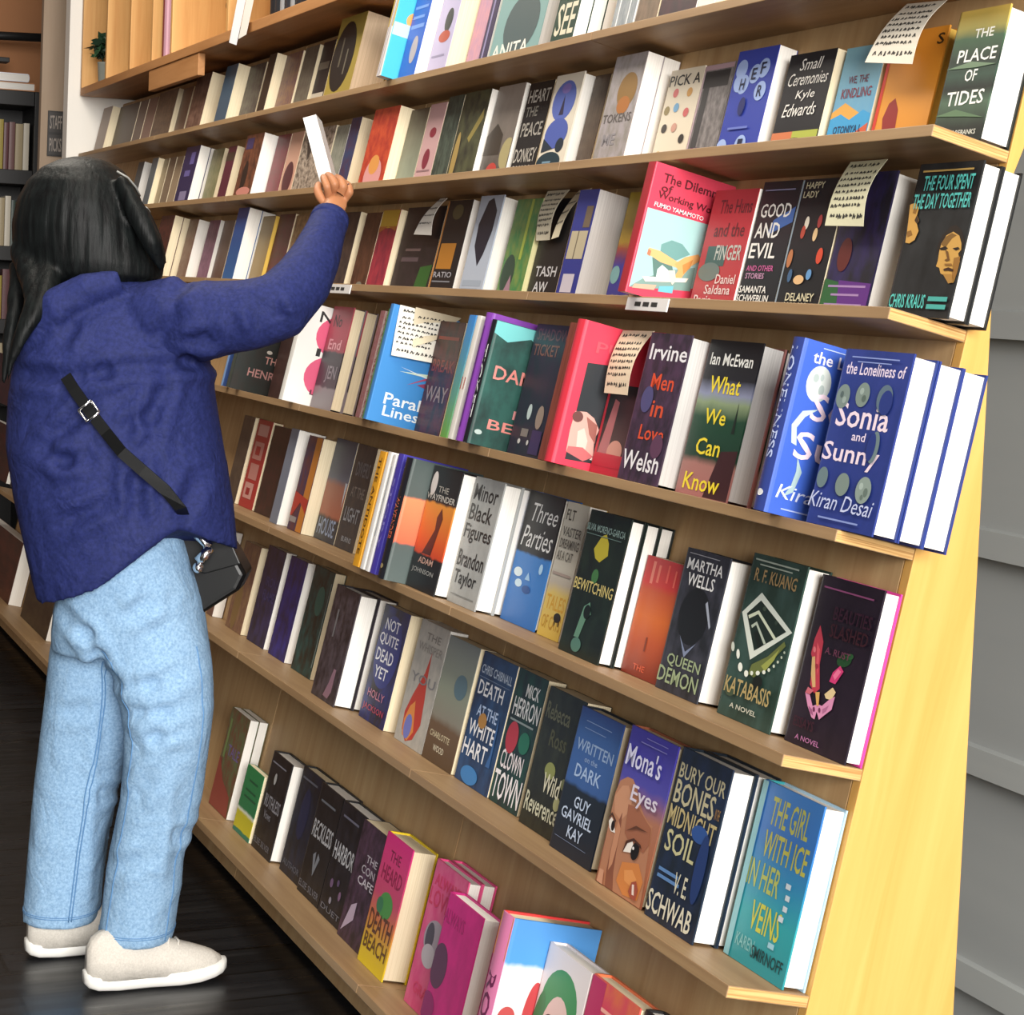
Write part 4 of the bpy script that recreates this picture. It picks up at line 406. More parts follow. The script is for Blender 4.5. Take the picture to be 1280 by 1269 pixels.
('F', 'D', -0.7638, 0.0415, 0.1474, 0.232, 0.0261, 3, 'h', 'w', ('n', '0e1a18', '182820', 5), None, [('p', [(0.38, 0.68), (0.3, 0.74), (0.42, 0.84), (0.52, 0.86), (0.62, 0.8), (0.66, 0.72), (0.5, 0.66)], 'a89c30'), ('e', 0.48, 0.56, 0.08, 0.05, '3c6c40'), ('t', 'BEWITCHING', 0.03, 0.44, 0.98, 0.52, 'c0b070'), ('p', [(0.32, 0.12), (0.4, 0.34), (0.52, 0.38), (0.6, 0.3), (0.52, 0.28), (0.44, 0.12)], '5c8470'), ('e', 0.5, 0.31, 0.08, 0.05, '0e1a18'), ('e', 0.42, 0.07, 0.12, 0.05, '4c7468'), ('t', 'SILVIA MORENO-GARCIA', 0.02, 0.86, 0.96, 0.91, '7c9490'), ('r', 0.05, 0.835, 0.9, 0.84, '5c7470')], [], 'black-green book with a glowing gold plant on the fifth shelf'),
('F', 'D', -0.6147, 0.082, 0.125, 0.185, 0.038, 1, 'p', 'cr', ('b', [(0, '7c2c1c'), (0.3, 'b84c1c'), (0.5, 'd0641c'), (0.72, 'c04c20'), (0.78, 'c82c2c'), (1, 'c02830')]), None, [('r', 0.2, 0.78, 0.27, 0.97, 'e08070'), ('r', 0.36, 0.8, 0.42, 0.95, 'e07060'), ('r', 0.6, 0.82, 0.65, 0.97, 'e05c50'), ('r', 0.8, 0.8, 0.84, 0.94, 'e06858'), ('r', 0.46, 0.22, 0.5, 0.34, '7c2c14'), ('t', 'THE', 0.3, 0.05, 0.6, 0.1, 'd86040')], [], 'orange-red book with dripping red top on the fifth shelf'),
('F', 'D', -0.4857, 0.0735, 0.13, 0.214, 0.0478, 1, 'h', 'w', ('n', '1c2026', '3a3c48', 6), None, [('e', 0.5, 0.55, 0.34, 0.2, '0e1418'), ('p', [(0.3, 0.4), (0.5, 0.3), (0.8, 0.42), (0.7, 0.38), (0.5, 0.26)], '7c88a4'), ('p', [(0.7, 0.66), (0.9, 0.5), (0.92, 0.52), (0.74, 0.68)], 'a0a8b8'), ('t', 'MARTHA', 0.1, 0.86, 0.92, 0.94, 'f0f0f0'), ('t', 'WELLS', 0.18, 0.75, 0.8, 0.84, 'f0f0f0'), ('t', 'QUEEN', 0.15, 0.17, 0.92, 0.26, '98a884'), ('t', 'DEMON', 0.02, 0.05, 0.95, 0.16, '98a884'), ('r', 0.1, 0.97, 0.8, 0.975, 'a8a8b0')], [], 'dark figure-cover book with white capitals above and grey-green title below, fifth shelf'),
('F', 'D', -0.3107, 0.08, 0.1444, 0.232, 0.04, 1, 'h', 'w', ('n', '22382f', '36504a', 3), None, [('p', [(0.318, 0.78), (1.0, 0.605), (0.389, 0.371), (0.045, 0.631)], 'd8e0d6'), ('p', [(0.338, 0.733), (0.897, 0.599), (0.424, 0.43), (0.139, 0.632)], '182a24'), ('p', [(0.174, 0.624), (0.343, 0.672), (0.761, 0.542), (0.721, 0.531), (0.345, 0.649), (0.202, 0.606)], 'cfd8c0'), ('p', [(0.267, 0.571), (0.354, 0.604), (0.602, 0.495), (0.566, 0.486), (0.355, 0.583), (0.295, 0.557)], 'b4c0b0'), ('p', [(0.347, 0.535), (0.406, 0.551), (0.542, 0.471), (0.479, 0.452)], '0f1a16'), ('p', [(0.472, 0.694), (0.473, 0.689), (0.47, 0.685), (0.463, 0.681), (0.454, 0.679), (0.443, 0.677), (0.431, 0.678), (0.42, 0.68), (0.412, 0.683), (0.406, 0.687), (0.405, 0.692), (0.408, 0.696), (0.415, 0.7), (0.424, 0.703), (0.435, 0.704), (0.447, 0.704), (0.458, 0.702), (0.466, 0.698)], '3c4c40'), ('p', [(0.722, 0.635), (0.724, 0.63), (0.722, 0.626), (0.717, 0.622), (0.71, 0.62), (0.701, 0.619), (0.692, 0.619), (0.683, 0.622), (0.676, 0.625), (0.671, 0.629), (0.67, 0.634), (0.671, 0.638), (0.676, 0.642), (0.683, 0.644), (0.692, 0.645), (0.701, 0.644), (0.71, 0.642), (0.717, 0.639)], '32443a'), ('p', [(0.448, 0.349), (0.69, 0.425), (0.914, 0.542), (0.954, 0.519), (0.833, 0.442), (0.672, 0.34), (0.536, 0.277), (0.421, 0.288)], '66703c'), ('p', [(0.617, 0.359), (0.77, 0.434), (0.865, 0.491), (0.816, 0.417), (0.703, 0.335)], '98a050'), ('p', [(0.07, 0.415), (0.076, 0.405), (0.077, 0.396), (0.073, 0.389), (0.066, 0.385), (0.055, 0.383), (0.043, 0.385), (0.03, 0.391), (0.018, 0.399), (0.009, 0.408), (0.004, 0.418), (0.003, 0.427), (0.006, 0.434), (0.014, 0.439), (0.024, 0.44), (0.037, 0.438), (0.049, 0.433), (0.061, 0.425)], 'c8d0c4'), ('p', [(0.196, 0.383), (0.202, 0.373), (0.203, 0.364), (0.199, 0.357), (0.192, 0.353), (0.182, 0.351), (0.169, 0.353), (0.157, 0.359), (0.145, 0.367), (0.136, 0.376), (0.131, 0.386), (0.13, 0.395), (0.133, 0.402), (0.14, 0.407), (0.151, 0.408), (0.163, 0.406), (0.176, 0.4), (0.187, 0.392)], 'e8ece2'), ('p', [(0.302, 0.314), (0.306, 0.305), (0.305, 0.296), (0.298, 0.289), (0.288, 0.285), (0.274, 0.283), (0.259, 0.284), (0.244, 0.289), (0.231, 0.296), (0.222, 0.304), (0.218, 0.313), (0.219, 0.322), (0.226, 0.329), (0.236, 0.334), (0.25, 0.335), (0.266, 0.334), (0.28, 0.329), (0.293, 0.322)], 'eaeee4'), ('p', [(0.431, 0.289), (0.434, 0.283), (0.432, 0.276), (0.425, 0.271), (0.415, 0.267), (0.403, 0.265), (0.389, 0.266), (0.377, 0.269), (0.366, 0.274), (0.359, 0.28), (0.356, 0.287), (0.358, 0.294), (0.365, 0.299), (0.375, 0.303), (0.388, 0.304), (0.401, 0.304), (0.414, 0.301), (0.424, 0.296)], 'e8ece2'), ('p', [(0.517, 0.302), (0.519, 0.298), (0.517, 0.294), (0.512, 0.29), (0.505, 0.287), (0.496, 0.286), (0.486, 0.287), (0.477, 0.289), (0.47, 0.292), (0.465, 0.296), (0.464, 0.3), (0.465, 0.305), (0.47, 0.309), (0.478, 0.311), (0.487, 0.312), (0.496, 0.312), (0.505, 0.31), (0.513, 0.307)], 'dfe5d8'), ('p', [(0.633, 0.317), (0.634, 0.312), (0.631, 0.308), (0.623, 0.304), (0.613, 0.301), (0.601, 0.299), (0.588, 0.299), (0.577, 0.301), (0.568, 0.304), (0.562, 0.308), (0.561, 0.313), (0.565, 0.317), (0.572, 0.321), (0.583, 0.324), (0.595, 0.326), (0.607, 0.326), (0.619, 0.324), (0.628, 0.321)], 'e8ece2'), ('p', [(0.729, 0.333), (0.73, 0.329), (0.727, 0.325), (0.722, 0.322), (0.713, 0.319), (0.703, 0.318), (0.693, 0.318), (0.684, 0.32), (0.676, 0.323), (0.672, 0.326), (0.67, 0.33), (0.673, 0.335), (0.679, 0.338), (0.687, 0.341), (0.697, 0.342), (0.707, 0.342), (0.717, 0.34), (0.724, 0.337)], 'e4e8dc'), ('p', [(0.799, 0.356), (0.8, 0.352), (0.798, 0.348), (0.794, 0.345), (0.788, 0.343), (0.78, 0.342), (0.772, 0.343), (0.764, 0.344), (0.758, 0.347), (0.754, 0.35), (0.753, 0.354), (0.755, 0.358), (0.759, 0.361), (0.765, 0.363), (0.773, 0.364), (0.781, 0.364), (0.789, 0.362), (0.795, 0.359)], 'd8e0d0'), ('p', [(0.865, 0.387), (0.866, 0.383), (0.865, 0.38), (0.862, 0.377), (0.856, 0.376), (0.85, 0.375), (0.843, 0.375), (0.836, 0.377), (0.831, 0.379), (0.828, 0.382), (0.826, 0.386), (0.828, 0.389), (0.831, 0.391), (0.837, 0.393), (0.843, 0.394), (0.85, 0.394), (0.857, 0.392), (0.862, 0.39)], 'cdd6c4'), ('p', [(0.917, 0.418), (0.918, 0.415), (0.917, 0.412), (0.913, 0.41), (0.908, 0.408), (0.901, 0.407), (0.895, 0.407), (0.888, 0.409), (0.883, 0.411), (0.88, 0.414), (0.879, 0.417), (0.881, 0.419), (0.884, 0.422), (0.89, 0.424), (0.896, 0.424), (0.903, 0.424), (0.909, 0.423), (0.914, 0.421)], 'c4cebc'), ('p', [(0.959, 0.45), (0.96, 0.447), (0.959, 0.444), (0.956, 0.442), (0.952, 0.441), (0.946, 0.44), (0.941, 0.44), (0.935, 0.442), (0.931, 0.444), (0.928, 0.447), (0.927, 0.449), (0.927, 0.452), (0.93, 0.455), (0.935, 0.456), (0.94, 0.457), (0.946, 0.457), (0.951, 0.455), (0.956, 0.453)], 'bcc6b4'), ('p', [(0.989, 0.483), (0.99, 0.481), (0.989, 0.478), (0.986, 0.476), (0.981, 0.475), (0.976, 0.474), (0.97, 0.474), (0.965, 0.475), (0.961, 0.477), (0.958, 0.48), (0.957, 0.482), (0.958, 0.485), (0.961, 0.487), (0.966, 0.488), (0.971, 0.489), (0.977, 0.489), (0.982, 0.488), (0.986, 0.486)], 'b0bcaa'), ('p', [(0.723, 0.26), (0.715, 0.246), (0.698, 0.233), (0.674, 0.224), (0.645, 0.218), (0.615, 0.218), (0.588, 0.222), (0.567, 0.23), (0.555, 0.242), (0.552, 0.256), (0.56, 0.27), (0.577, 0.282), (0.602, 0.292), (0.63, 0.297), (0.66, 0.298), (0.687, 0.294), (0.708, 0.285), (0.72, 0.274)], '101814'), ('p', [(0.282, 0.166), (0.285, 0.154), (0.277, 0.142), (0.259, 0.132), (0.234, 0.125), (0.204, 0.121), (0.173, 0.121), (0.144, 0.125), (0.122, 0.133), (0.108, 0.143), (0.105, 0.155), (0.113, 0.166), (0.131, 0.177), (0.157, 0.184), (0.187, 0.188), (0.218, 0.188), (0.246, 0.184), (0.268, 0.176)], '40503c'), ('r', 0.1, 0.965, 0.9, 0.975, 'a0aca0'), ('r', 0.2, 0.94, 0.8, 0.948, 'a0aca0'), ('t', 'R. F. KUANG', 0.15, 0.84, 0.92, 0.92, 'a08458'), ('t', 'KATABASIS', 0.08, 0.14, 0.92, 0.24, 'b09c68'), ('t', 'A NOVEL', 0.25, 0.06, 0.75, 0.09, 'c8c8b8')], [], 'deep green book with a white tilted-square staircase emblem on the fifth shelf'),
('F', 'D', -0.1486, 0.092, 0.148, 0.228, 0.028, 1, 'hp', 'w', ('n', '1a1020', '241828', 4), None, [('p', [(0.161, 0.708), (0.269, 0.619), (0.294, 0.486), (0.382, 0.352), (0.316, 0.315), (0.216, 0.358), (0.176, 0.494), (0.119, 0.532), (0.122, 0.624)], 'c03c50'), ('p', [(0.15, 0.514), (0.194, 0.524), (0.313, 0.354), (0.268, 0.346), (0.195, 0.417)], 'd8b078'), ('p', [(0.177, 0.607), (0.245, 0.571), (0.306, 0.421), (0.242, 0.48)], 'e05c68'), ('p', [(0.187, 0.563), (0.189, 0.557), (0.188, 0.552), (0.185, 0.547), (0.178, 0.545), (0.17, 0.544), (0.161, 0.545), (0.153, 0.548), (0.145, 0.552), (0.14, 0.558), (0.138, 0.564), (0.138, 0.569), (0.142, 0.574), (0.149, 0.577), (0.157, 0.578), (0.166, 0.576), (0.174, 0.573), (0.182, 0.569)], 'e07880'), ('p', [(0.283, 0.474), (0.285, 0.469), (0.284, 0.464), (0.28, 0.46), (0.274, 0.457), (0.266, 0.456), (0.257, 0.457), (0.249, 0.459), (0.242, 0.463), (0.237, 0.468), (0.235, 0.473), (0.237, 0.478), (0.241, 0.482), (0.247, 0.485), (0.255, 0.486), (0.264, 0.485), (0.272, 0.483), (0.279, 0.479)], 'a02c40'), ('p', [(0.747, 0.588), (0.763, 0.578), (0.767, 0.565), (0.758, 0.55), (0.737, 0.537), (0.706, 0.525), (0.67, 0.517), (0.632, 0.513), (0.597, 0.515), (0.569, 0.521), (0.552, 0.532), (0.548, 0.545), (0.557, 0.56), (0.579, 0.574), (0.61, 0.585), (0.647, 0.593), (0.685, 0.597), (0.719, 0.595)], '1f4a28'), ('p', [(0.783, 0.593), (0.783, 0.587), (0.777, 0.581), (0.764, 0.575), (0.748, 0.571), (0.729, 0.569), (0.709, 0.568), (0.692, 0.57), (0.68, 0.574), (0.673, 0.579), (0.673, 0.585), (0.679, 0.591), (0.691, 0.597), (0.708, 0.601), (0.727, 0.603), (0.746, 0.603), (0.763, 0.602), (0.776, 0.598)], '2c5c34'), ('p', [(0.621, 0.519), (0.689, 0.493), (0.608, 0.409), (0.509, 0.412), (0.532, 0.47)], 'd43c78'), ('p', [(0.599, 0.498), (0.656, 0.488), (0.589, 0.43), (0.544, 0.452)], 'f078a0'), ('p', [(0.485, 0.333), (0.586, 0.387), (0.648, 0.366), (0.609, 0.314), (0.519, 0.313)], 'e0c898'), ('p', [(0.182, 0.305), (0.273, 0.234), (0.371, 0.18), (0.425, 0.175), (0.431, 0.222), (0.494, 0.183), (0.552, 0.215), (0.648, 0.264), (0.652, 0.342), (0.563, 0.306), (0.489, 0.264), (0.421, 0.266), (0.348, 0.244), (0.267, 0.3)], 'd890b8'), ('p', [(0.283, 0.238), (0.354, 0.225), (0.395, 0.192), (0.339, 0.201)], 'a05c84'), ('p', [(0.51, 0.247), (0.594, 0.281), (0.573, 0.245), (0.527, 0.222)], 'b06c94'), ('p', [(0.4, 0.232), (0.402, 0.226), (0.402, 0.222), (0.4, 0.218), (0.395, 0.215), (0.389, 0.215), (0.382, 0.215), (0.376, 0.218), (0.37, 0.222), (0.366, 0.227), (0.363, 0.232), (0.364, 0.236), (0.366, 0.24), (0.37, 0.243), (0.376, 0.244), (0.383, 0.243), (0.39, 0.24), (0.396, 0.236)], '6c2c50'), ('p', [(0.488, 0.238), (0.49, 0.233), (0.49, 0.229), (0.488, 0.225), (0.483, 0.222), (0.477, 0.222), (0.471, 0.222), (0.464, 0.225), (0.458, 0.229), (0.454, 0.234), (0.452, 0.239), (0.452, 0.243), (0.455, 0.247), (0.459, 0.25), (0.465, 0.25), (0.471, 0.25), (0.478, 0.247), (0.484, 0.243)], '6c2c50'), ('p', [(0.346, 0.327), (0.412, 0.336), (0.444, 0.258), (0.413, 0.254)], 'd8a860'), ('p', [(0.315, 0.332), (0.215, 0.341), (0.192, 0.304), (0.271, 0.303)], 'c86878'), ('r', 0.1, 0.93, 0.9, 0.94, '904c78'), ('t', 'SLASHED', 0.35, 0.66, 0.95, 0.74, '3c1824'), ('t', 'BEAUTIES', 0.35, 0.76, 0.95, 0.84, '38182c'), ('t', 'A. RUST', 0.35, 0.56, 0.75, 0.6, '6c3850'), ('t', 'ESSAYS', 0.12, 0.1, 0.45, 0.16, '3c1828'), ('t', 'A NOVEL', 0.2, 0.03, 0.6, 0.06, 'b070a0')], [], 'dark plum book with a pink motif at the right end of the fifth shelf'),
('F', 'E', -6.7012, 0.0825, 0.6853, 0.22, 0.0388, 1, 'p', 'w', ('n', '5c2c24', '40281f', 6), None, [], [], 'rust red book at the left photo edge behind the jacket, sixth shelf'),
('F', 'E', -5.923, 0.0825, 0.4064, 0.22, 0.0388, 1, 'p', 'w', ('n', '40342c', '2c2620', 6), None, [], [], 'dark brown book at the left photo edge behind the jacket, sixth shelf'),
('F', 'E', -2.8809, 0.0925, 0.0562, 0.225, 0.0288, 1, 'p', 'w', '6c5048', None, [], [], 'brown book at the handbag edge on the sixth shelf'),
('F', 'E', -2.6975, 0.0925, 0.1401, 0.22, 0.0288, 1, 'p', 'cr', ('n', '6c4c44', '8a6c50', 8), None, [('e', 0.4, 0.3, 0.2, 0.3, '7c6440')], [], 'mottled brown book below the handbag on the sixth shelf'),
('F', 'E', -2.5085, 0.0945, 0.1436, 0.235, 0.0268, 1, 'p', 'w', ('n', '1a1c30', '2c2c58', 5), None, [('t', 'IRON', 0.3, 0.6, 0.9, 0.7, '3c3c70'), ('t', 'FLAME', 0.3, 0.46, 0.95, 0.56, '3c3c70')], [], 'inky blue book with faint violet letters on the sixth shelf'),
('F', 'E', -2.3258, 0.0945, 0.1278, 0.235, 0.0268, 1, 'p', 'w', ('n', '1c1844', '2a2a80', 4), None, [], [], 'indigo book between two white page lines on the sixth shelf'),
('F', 'E', -2.1441, 0.0945, 0.14, 0.24, 0.0268, 1, 'p', 'cr', ('n', '1c4c4c', '14201e', 6), None, [('e', 0.6, 0.7, 0.2, 0.14, '286058'), ('r', 0.95, 0.1, 0.98, 0.9, '7c8c8c')], [], 'teal and black book on the sixth shelf'),
('F', 'E', -1.8212, 0.0365, 0.15, 0.235, 0.042, 2, 'h', 'w', ('n', '201c22', '4c444c', 8), None, [('p', [(0.5, 0.04), (0.62, 0.16), (0.7, 0.3), (0.8, 0.3), (0.8, 0.1), (0.7, 0.03)], '8c6c7c'), ('r', 0.3, 0.55, 0.36, 0.8, '6c6c70')], [], 'black book with a pale pink streak on the sixth shelf'),
('F', 'E', -1.6295, 0.078, 0.145, 0.232, 0.03, 1, 'p', 'cr', ('n', '141622', '1c2c74', 3), None, [('e', 0.5, 0.62, 0.46, 0.32, '20307c'), ('t', 'NOT', 0.2, 0.8, 0.75, 0.9, 'f0f0f4'), ('t', 'QUITE', 0.1, 0.66, 0.82, 0.77, 'f0f0f4'), ('t', 'DEAD', 0.12, 0.52, 0.78, 0.63, 'f0f0f4'), ('t', 'YET', 0.2, 0.38, 0.7, 0.48, 'f0f0f4'), ('t', 'HOLLY', 0.15, 0.2, 0.8, 0.27, 'c07c90'), ('t', 'JACKSON', 0.08, 0.07, 0.9, 0.14, 'b04058')], [], 'black and blue book with white circled capitals on the sixth shelf'),
('F', 'E', -1.4355, 0.083, 0.146, 0.236, 0.038, 1, 'p', 'w', ('n', 'b4b0a8', 'a4a29c', 9), None, [('p', [(0.6, 0.78), (0.52, 0.6), (0.3, 0.4), (0.16, 0.24), (0.2, 0.1), (0.4, 0.02), (0.62, 0.06), (0.78, 0.2), (0.72, 0.4), (0.64, 0.58)], 'b83c34'), ('p', [(0.3, 0.3), (0.44, 0.36), (0.6, 0.12), (0.45, 0.03), (0.24, 0.06), (0.2, 0.18)], 'd88848'), ('e', 0.38, 0.14, 0.13, 0.1, '7078c0'), ('t', 'THE', 0.3, 0.86, 0.8, 0.92, '7c7874'), ('t', 'WHISPER', 0.1, 0.76, 0.95, 0.83, '8c8884'), ('t', 'YOU', 0.1, 0.5, 0.95, 0.58, '7c7c80')], [], 'grey book with a tall red flame on the sixth shelf'),
('F', 'E', -1.2817, 0.081, 0.1471, 0.231, 0.034, 1, 'p', 'cr', ('b', [(0, '54402c'), (0.3, '6a5440'), (0.36, '888478'), (0.6, '909888'), (1, '7c8484')]), None, [('t', 'CHARLOTTE', 0.1, 0.19, 0.75, 0.24, 'c8bc9c'), ('t', 'WOOD', 0.3, 0.09, 0.65, 0.14, 'd8d0b8'), ('e', 0.7, 0.65, 0.2, 0.1, '5c7884')], [], 'hazy grey-brown landscape book on the sixth shelf'),
('F', 'E', -1.1216, 0.083, 0.15, 0.231, 0.028, 1, 'p', 'cr', ('n', '1c3050', '284c78', 4), None, [('t', 'CHRIS CHIBNALL', 0.05, 0.84, 0.95, 0.91, 'b8c4d4'), ('t', 'DEATH', 0.08, 0.68, 0.82, 0.79, 'f0f0f4'), ('t', 'AT THE', 0.2, 0.52, 0.8, 0.61, 'b8ccec'), ('t', 'WHITE', 0.08, 0.36, 0.85, 0.48, 'f0f0f4'), ('t', 'HART', 0.05, 0.2, 0.75, 0.33, 'f0f0f4'), ('e', 0.4, 0.07, 0.25, 0.07, '3c80c0'), ('e', 0.42, 0.5, 0.12, 0.06, 'b08040'), ('r', 0.05, 0.81, 0.95, 0.815, '7c8ca4'), ('p', [(0.78, 0.2), (0.9, 0.2), (0.88, 0.5), (0.84, 0.6), (0.84, 0.3)], '38649c')], [], 'deep blue book with white capitals and a glowing stag on the sixth shelf'),
('F', 'E', -0.9698, 0.085, 0.12, 0.231, 0.035, 1, 'p', 'cr', ('n', '18242c', '1c4840', 4), None, [('t', 'MICK', 0.4, 0.82, 0.85, 0.92, 'f0f0f0'), ('t', 'HERRON', 0.1, 0.66, 0.98, 0.8, 'f0f0f0'), ('t', 'CLOWN', 0.1, 0.26, 0.85, 0.4, 'f0e8ec'), ('t', 'TOWN', 0.04, 0.03, 0.98, 0.24, 'f4f0f4'), ('e', 0.3, 0.5, 0.2, 0.12, 'b83848'), ('e', 0.72, 0.5, 0.18, 0.08, '247058'), ('r', 0.1, 0.62, 0.9, 0.635, '909c9c')], [], 'dark teal book with huge white title capitals on the sixth shelf'),
('F', 'E', -0.8196, 0.075, 0.14, 0.228, 0.045, 1, 'p', 'cr', ('n', '1c1e18', '2c3024', 7), None, [('t', 'Rebecca', 0.05, 0.78, 0.7, 0.9, '6c6c54'), ('t', 'Ross', 0.3, 0.6, 0.75, 0.72, '54543c'), ('e', 0.5, 0.44, 0.14, 0.06, '8a9054'), ('e', 0.85, 0.25, 0.08, 0.05, 'a8a878'), ('e', 0.9, 0.4, 0.06, 0.04, '7c8058'), ('t', 'Wild', 0.4, 0.28, 0.85, 0.42, 'd8d4bc'), ('t', 'Reverence', 0.06, 0.1, 0.95, 0.24, 'c8c8b0')], [], 'black floral book with pale serif words on the sixth shelf'),
('F', 'E', -0.669, 0.06, 0.148, 0.225, 0.04, 1, 'h', 'cr', ('b', [(0, '16202e'), (0.45, '18222e'), (0.48, '385c98'), (0.85, '3c64a4'), (1, '2c4484')]), None, [('t', 'WRITTEN', 0.1, 0.71, 0.95, 0.79, '98b0d4'), ('t', 'on the', 0.35, 0.65, 0.65, 0.69, '8ca4cc'), ('t', 'DARK', 0.2, 0.53, 0.8, 0.62, 'a4bce0'), ('t', 'GUY', 0.35, 0.33, 0.72, 0.41, 'c0d0e8'), ('t', 'GAVRIEL', 0.12, 0.23, 0.85, 0.31, 'c0d0e8'), ('t', 'KAY', 0.35, 0.12, 0.7, 0.2, 'c0d0e8'), ('r', 0.2, 0.92, 0.8, 0.925, '90a8d4'), ('r', 0.2, 0.87, 0.7, 0.875, '90a8d4'), ('r', 0.1, 0.09, 0.85, 0.093, '7c8cac')], [], 'blue over black book with light serif capitals on the sixth shelf'),
('F', 'E', -0.4737, 0.045, 0.147, 0.235, 0.035, 1, 'h', 'cr', ('b', [(0, '8c5038'), (0.25, 'a8684a'), (0.5, 'a87058'), (0.68, '4c48a0'), (1, '4038a0')]), None, [('p', [(0.171, 0.689), (0.045, 0.646), (0.0, 0.563), (0.008, 0.446), (0.025, 0.315), (0.046, 0.092), (0.035, 0.0), (0.995, 0.0), (0.973, 0.133), (0.914, 0.327), (0.874, 0.489), (0.777, 0.496), (0.651, 0.527), (0.538, 0.573), (0.42, 0.646), (0.292, 0.692)], 'b07a5c'), ('p', [(0.005, 0.539), (0.111, 0.623), (0.233, 0.642), (0.381, 0.574), (0.359, 0.491), (0.237, 0.418), (0.084, 0.445)], 'c48e6e'), ('p', [(0.238, 0.471), (0.285, 0.36), (0.302, 0.231), (0.338, 0.105), (0.409, 0.0), (0.235, 0.0), (0.196, 0.092), (0.181, 0.209), (0.182, 0.329), (0.205, 0.412)], '84503c'), ('p', [(0.205, 0.412), (0.182, 0.329), (0.191, 0.198), (0.228, 0.098), (0.28, 0.147), (0.293, 0.269), (0.284, 0.373)], 'c08868'), ('p', [(0.32, 0.537), (0.537, 0.547), (0.758, 0.493), (0.862, 0.472), (0.897, 0.375), (0.819, 0.31), (0.628, 0.328), (0.492, 0.33), (0.383, 0.363)], '9c6248'), ('p', [(0.469, 0.195), (0.789, 0.24), (0.947, 0.154), (0.916, 0.033), (0.62, 0.015), (0.436, 0.071)], 'cc8044'), ('p', [(0.546, 0.157), (0.701, 0.185), (0.824, 0.144), (0.737, 0.089), (0.593, 0.1)], 'dc9456'), ('p', [(0.017, 0.38), (0.057, 0.411), (0.131, 0.389), (0.198, 0.331), (0.109, 0.327), (0.057, 0.344)], 'ece4dc'), ('p', [(0.16, 0.371), (0.161, 0.36), (0.157, 0.349), (0.149, 0.34), (0.138, 0.335), (0.125, 0.333), (0.112, 0.336), (0.1, 0.342), (0.09, 0.351), (0.085, 0.362), (0.084, 0.373), (0.088, 0.384), (0.095, 0.392), (0.107, 0.398), (0.12, 0.399), (0.133, 0.397), (0.145, 0.391), (0.155, 0.382)], '1c1210'), ('p', [(0.0, 0.403), (0.049, 0.442), (0.164, 0.405), (0.158, 0.391), (0.055, 0.424), (0.009, 0.39)], '4c2c20'), ('p', [(0.445, 0.256), (0.494, 0.328), (0.577, 0.347), (0.664, 0.295), (0.584, 0.273)], 'efe7df'), ('p', [(0.751, 0.306), (0.749, 0.286), (0.737, 0.268), (0.717, 0.254), (0.692, 0.244), (0.664, 0.241), (0.638, 0.245), (0.615, 0.254), (0.599, 0.269), (0.592, 0.287), (0.595, 0.307), (0.607, 0.325), (0.627, 0.34), (0.652, 0.349), (0.679, 0.352), (0.706, 0.348), (0.729, 0.339), (0.744, 0.324)], '120c0c'), ('p', [(0.646, 0.311), (0.648, 0.308), (0.647, 0.305), (0.643, 0.302), (0.638, 0.3), (0.631, 0.298), (0.624, 0.298), (0.617, 0.3), (0.611, 0.302), (0.607, 0.305), (0.606, 0.308), (0.607, 0.311), (0.611, 0.314), (0.616, 0.316), (0.623, 0.318), (0.63, 0.318), (0.637, 0.316), (0.643, 0.314)], 'ece8e6'), ('p', [(0.431, 0.24), (0.459, 0.327), (0.596, 0.366), (0.752, 0.35), (0.786, 0.33), (0.61, 0.351), (0.494, 0.317)], '4a281c'), ('p', [(0.405, 0.38), (0.587, 0.443), (0.834, 0.441), (0.602, 0.425)], '5c3626'), ('p', [(0.756, 0.092), (0.812, 0.116), (0.873, 0.063), (0.834, 0.036)], 'e8dcd4'), ('p', [(0.73, 0.055), (0.757, 0.118), (0.837, 0.139), (0.908, 0.095), (0.897, 0.029), (0.812, 0.025)], '9c4c3c'), ('p', [(0.774, 0.108), (0.814, 0.113), (0.855, 0.053), (0.812, 0.051)], 'e4d4cc'), ('p', [(0.076, 0.084), (0.168, 0.087), (0.196, 0.0), (0.074, 0.003)], 'c89478'), ('r', 0.3, 0.93, 0.85, 0.936, '8884cc'), ('r', 0.4, 0.965, 0.85, 0.97, '8884cc'), ('t', "Mona's", 0.08, 0.76, 0.82, 0.9, 'd8d8f4'), ('t', 'Eyes', 0.35, 0.54, 0.9, 0.67, 'd4ccdc')], [], 'violet book with a close-up of a freckled face on the sixth shelf'),
('F', 'E', -0.312, 0.042, 0.1409, 0.239, 0.039, 2, 'h', 'w', ('n', '14202c', '1c2c48', 4), None, [('t', 'BURY OUR', 0.05, 0.83, 0.97, 0.92, 'b8b090'), ('t', 'BONES', 0.05, 0.68, 0.85, 0.82, 'b8b090'), ('t', 'IN THE', 0.88, 0.7, 0.97, 0.76, 'a07848'), ('t', 'MIDNIGHT', 0.04, 0.55, 0.97, 0.67, 'b8a878'), ('t', 'SOIL', 0.1, 0.4, 0.7, 0.53, 'c0bc90'), ('e', 0.7, 0.58, 0.16, 0.05, '2c5090'), ('r', 0.1, 0.28, 0.5, 0.3, '5c84b8'), ('r', 0.1, 0.24, 0.55, 0.26, '5c84b8'), ('t', 'V. E.', 0.45, 0.2, 0.72, 0.32, 'd0ccb4'), ('t', 'SCHWAB', 0.03, 0.03, 0.92, 0.16, 'd8d4c0'), ('e', 0.85, 0.4, 0.1, 0.2, '20386c')], [], 'black book with tall art-deco gold capitals on the sixth shelf'),
